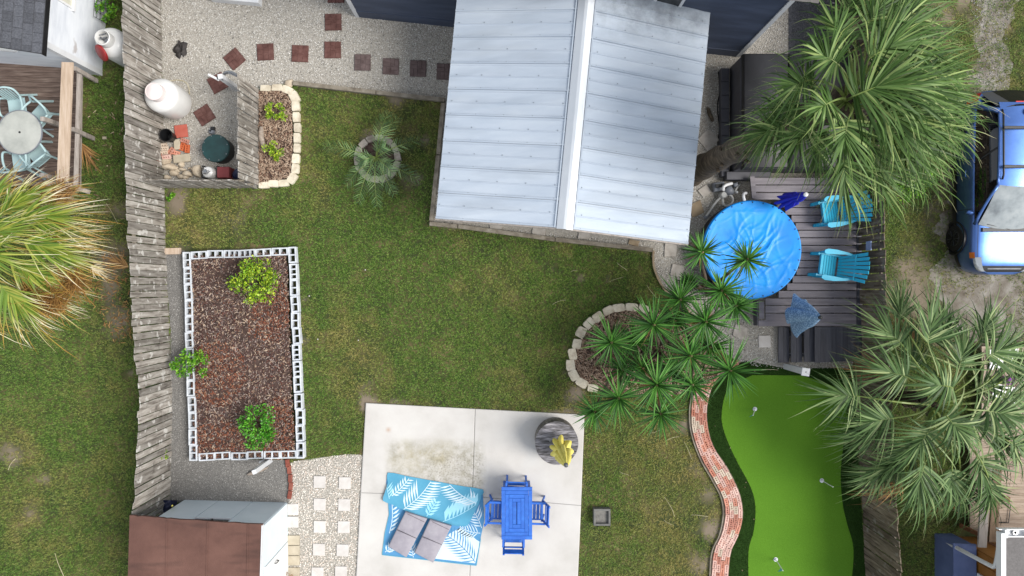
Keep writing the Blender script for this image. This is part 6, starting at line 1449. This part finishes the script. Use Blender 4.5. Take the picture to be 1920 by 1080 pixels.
o = chips('dry_litter', [(165,480),(240,470),(248,650),(215,640),(180,580)], 120, .03, M['deadfrond'], None, .03, .14); tag(o, 'dry grey twigs and leaf litter on the ground along the left fence', 'litter')
o = chips('dry_litter', [(165,160),(232,160),(236,440),(180,440)], 14, .03, M['chip_pale'], None, .03, .12); tag(o, 'sparse dry leaf litter in the shady strip below the gas tank', 'litter')

def feather(L_, base, tip, hmid, nl, ll, r, w=.010):
    b, t = np.array(base), np.array(tip); mid = (b+t)/2+np.array((0,0,hmid)); s_ = np.linspace(.12, 1, nl)[:,None]
    rc = b*(1-s_)**2+2*mid*s_*(1-s_)+t*s_**2; tg = nrmz(2*(1-s_)*(mid-b)+2*s_*(t-mid)); sd_ = nrmz(np.cross(tg, (0,0,1.))); up_ = np.cross(sd_, tg); K = 5; u = np.linspace(0, 1, K)
    for sg in (-1, 1):
        d = nrmz(tg*.75+sd_*sg*.85+up_*.25+r.normal(0,.06,(nl,3))); ln = ll*np.sin(np.clip(.35+s_[:,0]*2.3, 0, 2.85))*r.uniform(.85,1.1,nl)+.04
        P = rc[:,None]+d[:,None]*(ln[:,None]*u)[...,None]-np.array((0,0,1.))*((.3*ln)[:,None]*u**2)[...,None]; T = nrmz(np.gradient(P, axis=1)); sv = nrmz(np.cross(T, up_[:,None]))
        L_.strips(P, sv, w*np.interp(u, [0,.3,.7,1], [.5,1,.7,.05])[None]*np.ones((nl,1)), np.tile(u*.8, (nl,1)))
    return cr([tuple(b), tuple(b*.25+mid*.5+t*.25), tuple(t)], 4)
fp = thing('feather_palm', 'small feather palm with arching green fronds inside the stone ring on the lawn', 'palm tree', W(704,296))
MB().lathe([(.11,0),(.13,.12),(.09,.3),(.03,.4)], W(704,296), 12, lambda a, q, z: 1+.12*math.sin(5*a+z*30)).build('trunk', M['trunk'], fp)
r = np.random.default_rng(31); c = np.array(W(705,295,.45))
for px_, py_, z, hm in ((608,274,.35,.5),(650,345,.25,.35),(672,378,.3,.5),(707,384,.3,.45),(738,362,.25,.35),(782,336,.25,.4),(786,262,.35,.45),(745,222,.5,.6),(728,212,.55,.6),(672,305,.5,.35),(735,322,.7,.45),(722,275,.95,.4)):
    L_ = Leaves(); rcv = feather(L_, c, np.array(W(px_,py_,z)), hm, 18, .25, r, .0085); f_ = L_.build('frond', M['pinnate'], fp); MB().tube(rcv, [.014]*4+[.011]*3+[.006]*(len(rcv)-7), 5).build('midrib', M['petiole'], f_)

def rosette(parent, c, rad, n, r, tiltv=(0,0)):
    L_ = Leaves(); K = 5; u = np.linspace(0, 1, K); k = np.arange(n); a = k*2.39996+r.normal(0,.25,n); el = np.interp(k/n, [0,.35,.75,1], [-.75,-.05,.55,1.25])+r.normal(0,.18,n)
    d = nrmz(np.stack([np.cos(a)*np.cos(el)+tiltv[0], np.sin(a)*np.cos(el)+tiltv[1], np.sin(el)], -1)); ln = rad*r.uniform(.82,1.1,n)*np.interp(k/n, [0,.2,.8,1], [.9,1,1,.6])
    st_ = c+np.array((0,0,.12))*(k/n-.5)[:,None]+d*.03
    P = st_[:,None]+d[:,None]*(ln[:,None]*u)[...,None]-np.array((0,0,1.))*((np.interp(el,[-.5,.8],[.18,.02])*ln)[:,None]*u**2)[...,None]
    T = nrmz(np.gradient(P, axis=1)); sv = nrmz(np.cross(T, np.array((0,0,1.))+r.normal(0,.12,(n,1,3)))); up_ = np.cross(sv, T)
    w = .0205*np.interp(u, [0,.25,.6,1], [.7,1,.8,.04])[None]*r.uniform(.85,1.15,n)[:,None]
    for sg in (-1, 1):       # two halves folded along the midrib
        sv2 = nrmz(sv*sg+up_*.45); L_.strips(P+sv2*w[...,None]*.5, sv2, w*.5, np.tile(u, (n,1)))
    o = L_.build('leaf_rosette', M['yucca'], parent, smooth=False)
    D_ = Leaves(); m_ = 16; a = r.uniform(0, 6.28, m_); d = nrmz(np.stack([np.cos(a), np.sin(a), r.uniform(-1.3,-.25,m_)], -1)); ln = rad*r.uniform(.5,1.0,m_)
    P = (c-np.array((0,0,.1)))+d[:,None]*(ln[:,None]*u)[...,None]-np.array((0,0,1.))*((.5*ln)[:,None]*u**2)[...,None]; T = nrmz(np.gradient(P, axis=1)); sv = nrmz(np.cross(T, np.array((0,0,1.))+r.normal(0,.4,(m_,1,3))))
    D_.strips(P, sv, .013*np.interp(u, [0,.3,1], [.8,1,.05])[None]*np.ones((m_,1)), np.tile(u, (m_,1))); D_.build('dead_leaves', M['deadfrond'], o)
    MB().lathe([(.035,-.1),(.04,.0),(.03,.1),(0,.14)], tuple(c), 8).build('heart', M['yucca_core'], o)
r = np.random.default_rng(41)
def yucca(label, base, ros):
    b = np.array(W(*base, .0)); t_ = thing('yucca', label, 'yucca', tuple(b))
    for px_, py_, z, rad in ros:
        c = np.array(W(px_, py_, z)); h = (c-b)*np.array((1,1,0)); o = nrmz(h)*.12 if np.linalg.norm(h) > .1 else h*0
        MB().tube(cr([b+o, b+h*.3+np.array((0,0,z*.35)), b+h*.75+np.array((0,0,z*.72)), c-np.array((0,0,.05))], 4), [.055,.05,.05,.048,.045,.043,.04,.04,.038,.036,.034,.032,.03], 8).build('stem', M['yucca_stem'], t_, smooth=True)
        rosette(t_, c, rad*r.uniform(1.15,1.38), int(r.integers(58,80)), r, (h[0]*.12, h[1]*.12))
yucca('dark green yucca clump rising from the left of the stone edged mulch bed', (1165,665), ((1146,642,1.5,.52),(1159,746,1.7,.60),(1115,771,1.3,.48),(1167,693,1.0,.42),(1190,640,1.0,.42)))
yucca('tallest dark green yucca clump in the middle of the mulch bed', (1235,655), ((1225,609,2.0,.58),(1231,721,2.2,.62),(1238,775,1.7,.55),(1205,690,1.2,.4),(1265,600,1.2,.5),(1262,690,1.3,.45)))
yucca('bright green yucca clump between the mulch bed and the brick path', (1298,665), ((1294,667,2.2,.60),(1322,603,2.3,.62),(1368,694,1.9,.60),(1297,721,1.7,.46),(1275,562,1.8,.5),(1330,650,1.2,.45)))
yucca('slender yucca reaching over the left edge of the blue pool', (1322,545), ((1315,473,2.3,.40),(1400,487,2.5,.42),(1352,545,2.1,.48),(1379,574,1.8,.46),(1292,529,1.4,.22)))

# twigs and dry blades lying on the lawn
tm = []
for i in range(3):
    q = random.Random(i); p = cr([(-.5,0,.0),(-.15,q.uniform(-.05,.08),.02),(.2,q.uniform(-.05,.05),.015),(.5,q.uniform(-.12,.12),0)], 3); tm.append(MB().tube(p, [.012+.006*math.sin(k/len(p)*3.1) for k in range(len(p))], 5).build('twig', M['twig'], mesh_only=True))
tw_ = []
for px_, py_, an, ln, lab in ((1155,524,20,.32,'pale dry twig on a bare patch of lawn left of the curved gravel edge'),(1166,500,-40,.28,'bent dry twig on the lawn below the right end of the timber edging'),
        (1048,566,22,.3,'pale twig on the lawn just above left of the stone edged yucca bed'),(1076,508,15,.14,'tiny twig on the lawn left of the bare patches below the pavilion'),(1170,888,-25,.22,'short twig on the lawn between the fire box and the yuccas'),
        (1256,950,-60,.45,'long bent twig on the lawn left of the brick path bend'),(1312,967,-5,.36,'pale level twig lying beside the inner bend of the brick path'),(1228,810,12,.2,'short twig just below the lowest yucca'),(1260,822,20,.3,'twig lying between the lowest yucca and the brick path'),
        (1290,845,-65,.4,'steep twig lying close to the top of the brick path'),(1252,980,-35,.2,'small twig below the long bent twig near the brick path'),(385,692,-12,.5,'long twig across the mulch beside the sprawling low shrub'),
        (150,598,8,.42,'long twig on the neighbour lawn below the yellowing palm'),(112,1062,-70,.6,'longest dry stem on the neighbour lawn at the lower left'),(22,870,60,.3,'thin twig on the neighbour lawn at the far left'),(210,400,-60,.5,'curved dry stem between the yellowing palm and the left fence'),
        (1222,548,-55,.35,'dry twig on the lawn touching the curved tan edging'),(1436,694,5,.5,'thin twig across dark turf left of the white square post')):
    o = bpy.data.objects.new('twig', tm[len(tw_) % 3]); COL.objects.link(o); o.location = W(px_,py_,.05); o.rotation_euler = (0,0,R(an)); o.scale = (ln*1.2,.22,.4); tw_.append(o)
    tag(o, lab, 'twig', 'dry twigs scattered on the lawns')

# ------------------------------------------------------------------ blue car
YS = [-2.22,-2.16,-2.0,-1.7,-1.2,-.6,0,.5,.95,1.35,1.7,1.95,2.1,2.19]
WS = [.60,.74,.84,.885,.895,.895,.895,.895,.895,.892,.87,.80,.66,.40]
ZT = [.92,.99,1.02,1.03,1.02,1.01,1.0,.995,.985,.965,.92,.86,.79,.72]
ZB = [.36,.30,.26,.23,.22,.22,.22,.22,.22,.22,.23,.25,.28,.33]
def crv(x_, xs, ys): 
    i = min(max(int(np.searchsorted(xs, x_))-1, 0), len(xs)-2); g = lambda j: ys[min(max(j,0),len(ys)-1)]; t = (x_-xs[i])/(xs[i+1]-xs[i]); a, b, c, d = g(i-1), g(i), g(i+1), g(i+2)
    m0, m1 = (c-a)/2, (d-b)/2; h = lambda t: (2*t**3-3*t*t+1)*b+(t**3-2*t*t+t)*m0+(-2*t**3+3*t*t)*c+(t**3-t*t)*m1
    return h(t)
SEC = [(.0,.95,0),(.16,1.0,.16),(.34,1.01,.42),(.5,.985,.62),(.62,.935,.83),(.70,.87,.945),(.8,.70,.985),(.9,.36,1.0),(1,0,1.005)]
def body(y, s, off=0.):
    w, zt_2, zb_2 = crv(y, YS, WS), crv(y, YS, ZT), crv(y, YS, ZB); ss = [a for a, _, _ in SEC]
    x_ = np.interp(s, ss, [b for _, b, _ in SEC])*w; z = zb_2+(zt_2-zb_2)*np.interp(s, ss, [c for _, _, c in SEC]); return Vector((x_+off*(1-s)*1.2, y, z+off*s))
car = thing('car', '', 'car'); car['label'] = 'parked blue hatchback car with black roof bars on the dirt driveway'
def patch(name, y0, y1, s0, s1, ny, ns, off, material, sides=(1,-1), thick=0, parent=None):
    m = MB()
    for sd_ in sides:
        g2 = MB().grid(ns, ny, lambda u, v: (lambda p: (p.x*sd_, p.y, p.z))(body(y0+(y1-y0)*v, s0+(s1-s0)*u, off)))
        m.add(g2.v, g2.f if sd_ < 0 else [f[::-1] for f in g2.f])
    return m.build(name, material, parent or car, smooth=True)
m = MB(); ny, ns = 60, 22; vs = []
full = [i/ns for i in range(ns+1)]
for j in range(ny+1):
    y = -2.22+4.41*j/ny
    row = [body(y, s) for s in full]; vs += [(p.x,p.y,p.z) for p in row]+[(-p.x,p.y,p.z) for p in row[-2::-1]]
nw_ = 2*ns+1; fs = [(j*nw_+i, j*nw_+i+1, (j+1)*nw_+i+1, (j+1)*nw_+i)[::-1] for j in range(ny) for i in range(nw_-1)]
fs += [tuple(range(nw_)), tuple(ny*nw_+i for i in range(nw_))[::-1]]
fs += [(j*nw_, (j+1)*nw_, (j+1)*nw_+nw_-1, j*nw_+nw_-1) for j in range(ny)]
m.add(vs, fs); m.build('body', M['car_paint'], car, smooth=40)
# greenhouse
def rail(t):      # roof edge from front (t=0) to back (t=1)
    y = .12-1.78*t; return Vector((.585-.03*t-.05*max(0, t-.8)*5*.3, y, 1.475-.10*max(0, t-.75)*2-.03*(1-t)**6))
m = MB().grid(14, 20, lambda u, v: (lambda e: (e.x*(2*u-1)*1.0, e.y+.05*(1-(2*u-1)**2)*(1 if v < .5 else -1)*abs(2*v-1)**4, e.z+.055*(1-(2*u-1)**2)))(rail(v)))
flipup(m).build('roof', M['car_paint'], car, smooth=True)
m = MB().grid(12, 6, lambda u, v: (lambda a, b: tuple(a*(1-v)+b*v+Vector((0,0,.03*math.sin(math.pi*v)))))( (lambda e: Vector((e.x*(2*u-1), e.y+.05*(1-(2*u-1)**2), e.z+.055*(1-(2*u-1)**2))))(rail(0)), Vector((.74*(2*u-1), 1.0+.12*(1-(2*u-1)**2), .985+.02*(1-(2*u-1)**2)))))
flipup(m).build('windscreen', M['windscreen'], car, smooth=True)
m = MB().grid(12, 5, lambda u, v: (lambda a, b: tuple(a*(1-v)+b*v))( (lambda e: Vector((e.x*(2*u-1), e.y-.05*(1-(2*u-1)**2), e.z+.055*(1-(2*u-1)**2))))(rail(1)), Vector((.72*(2*u-1), -2.12-.08*(1-(2*u-1)**2), 1.04))))
flipup(m).build('rear_window', M['car_glass'], car, smooth=True)
MB().hexa([(-.56,-1.80,1.38),(.56,-1.80,1.38),(.54,-1.64,1.38),(-.54,-1.64,1.38)], [(-.55,-1.81,1.42),(.55,-1.81,1.42),(.54,-1.62,1.46),(-.54,-1.62,1.46)]).build('spoiler', M['car_paint'], car)
MB().bbox((0,-1.825,1.405),(.3,.03,.02),.004).build('brake_light', M['tail_red'], car)
for sd_ in (1, -1):
    def side(u, v):
        top = rail(u); yb_2 = 1.0-2.9*u; bot = Vector((.835-.03*abs(u-.4)-.10*max(0,u-.85)*2, yb_2, .97+.06*u)); b = .03*math.sin(math.pi*v); p = top*(1-v)+bot*v; return (sd_*(p.x+b), p.y, p.z)
    g2 = MB().grid(18, 6, side); g2.f = [f if sd_ > 0 else f[::-1] for f in g2.f]; g2.build('side_window', M['car_glass'], car, smooth=True)
    q = lambda u, v, o=.012: (lambda p: Vector((p[0]+sd_*o, p[1], p[2]+o*.4)))(side(u, v))
    MB().tube([q(u/12, .02, .0) for u in range(13)], .03, 8).build('roof_frame', M['car_paint'], car, smooth=True)
    MB().tube([q(0, v/6, 0) for v in range(7)], .038, 8).build('pillar', M['car_paint'], car, smooth=True)
    MB().tube([q(.5, v/6, 0) for v in range(7)], .022, 6).build('pillar', M['black'], car, smooth=True)
    MB().tube([q(.97, v/6, 0) for v in range(7)], .07, 8).build('pillar', M['car_paint'], car, smooth=True)
    MB().tube([q(.8, v/6, 0) for v in range(7)], .016, 6).build('pillar', M['black'], car, smooth=True)
    MB().tube([(sd_*.53, .0, 1.50),(sd_*.54, -.1, 1.56),(sd_*.54, -1.5, 1.55),(sd_*.53, -1.62, 1.49)], .022, 8).build('roof_rail', M['black'], car, smooth=True)
    mr_ = MB().lathe([(.0,-.09),(.06,-.07),(.085,0),(.06,.07),(0,.09)], (0,0,0), 14); mr_.v = [(sd_*.99+p[0]*1.25, .72+p[1]*.7, 1.04+p[2]*.9) for p in mr_.v]; mr_.build('mirror', M['car_paint'], car, smooth=True)
    for yy in (-.15, -1.05): MB().tube([(sd_*.90,yy,.80),(sd_*.935,yy-.03,.81),(sd_*.935,yy-.15,.815),(sd_*.90,yy-.18,.81)], .014, 6).build('door_handle', M['car_paint'], car, smooth=True)
    for y0_ in (1.28, -1.36):
        w_ = MB().lathe([(.20,-.10),(.31,-.10),(.335,-.06),(.335,.06),(.31,.10),(.21,.10)], (0,0,0), 36); w_.v = [(sd_*.815+p[2]*sd_, y0_+p[0], .335+p[1]) for p in w_.v]
        wh = MB(); wh.add(w_.v, w_.f if 1 else []); wheel = wh.build('wheel', M['black_rubber'], car, smooth=40)
        rm = MB(); a_ = MB().lathe([(.20,.07),(.215,.095),(.20,.105)], (0,0,0), 30, cap=False); rm.add([(sd_*.815+p[2]*sd_, y0_+p[0], .335+p[1]) for p in a_.v], a_.f)
        for k in range(5):
            for dd in (-.12, .12): an = k*1.2566+dd*.6; an2 = k*1.2566+dd*1.5; rm.bar((sd_*.936, y0_+.04*math.cos(an), .335+.04*math.sin(an)), (sd_*.938, y0_+.2*math.cos(an2), .335+.2*math.sin(an2)), .022, .02)
        rm.build('rim', M['alloy'], wheel)
        ar = MB(); a_ = MB().lathe([(.34,.02),(.385,.07),(.42,.075),(.42,.02)], (0,0,0), 40, cap=False); ar.add([(sd_*.845+p[2]*sd_, y0_+p[0], max(.16, .335+p[1])) for p in a_.v], a_.f); ar.build('wheel_arch', M['black'], car, smooth=40)
    hl = patch('headlight', 1.78, 2.12, .66, .80, 6, 5, .008, M['headlamp'], (sd_,)); patch('turn_signal', 1.66, 1.80, .60, .70, 3, 3, .010, M['amber'], (sd_,))
    patch('tail_light', -2.17, -1.93, .48, .70, 5, 5, .010, M['tail_red'], (sd_,))
    patch('sill_cladding', -2.0, 2.0, .0, .24, 30, 3, .012, M['black'], (sd_,))
    for yy, nm in ((.62,'door_gap'),(-.58,'door_gap'),(-1.42,'door_gap')): patch(nm, yy-.006, yy+.006, .14, .66, 1, 10, .003, M['black'], (sd_,))
    patch('bonnet_gap', 1.0, 1.85, .735, .742, 14, 1, .003, M['black'], (sd_,))
patch('grille', 1.99, 2.135, .80, 1.0, 5, 8, .010, M['black']); patch('chrome_bar', 2.04, 2.07, .84, 1.0, 2, 6, .018, M['steel']); patch('front_bumper_lip', 2.14, 2.185, .02, .3, 3, 6, .012, M['black'])
m = MB(); m.bbox((0,1.13,.985),(1.3,.1,.03),.008); m.tube([(-.55,1.10,1.0),(.02,1.0,1.03)], .012, 5); m.tube([(.0,1.12,1.0),(.55,1.0,1.03)], .012, 5); m.build('cowl', M['black'], car)
for yy in (-.28, -1.18): MB().bbox((0,yy,1.585),(1.12,.07,.03),.01).build('roof_bar', M['black'], car)
m = MB().lathe([(.05,0),(.035,.04),(0,.07)], (0,0,0), 12); m.v = [(p[0]*.6+.0, p[1]*1.6-1.56, p[2]+1.51) for p in m.v]; m.build('antenna_fin', M['car_paint'], car, smooth=True)
MB().bbox((0,-.6,.99),(1.3,2.4,.02),.01).build('interior', M['car_seat'], car)
for sx in (-.36,.36):
    for yy in (.05,-.9): MB().bbox((sx, yy, 1.14),(.42,.14,.36),.05).build('seat', M['car_seat'], car)
for sx in (0,):
    MB().bbox((0,.75,1.0),(1.3,.3,.05),.02).build('dashboard', M['car_seat'], car)
car.location = (11.89, 2.52, 0); car.rotation_euler = (0,0,math.pi)
# stray little things
for px_, py_, lab in ((596,636,'tiny white pebble on the lawn level with the middle of the block bed'),(685,506,'tiny white pebble on the open lawn, highest of the white pebbles'),(580,555,'tiny white pebble on the lawn close to the upper right of the block bed'),(672,638,'tiny white pebble on the middle of the lawn above the patio')):
    o = MB().lathe([(.014,0),(.018,.012),(.008,.02),(0,.021)], (0,0,0), 7).build('pebble', M['paver_white']); o.location = W(px_,py_,.03); tag(o, lab, 'pebble', 'white pebbles on the lawn')
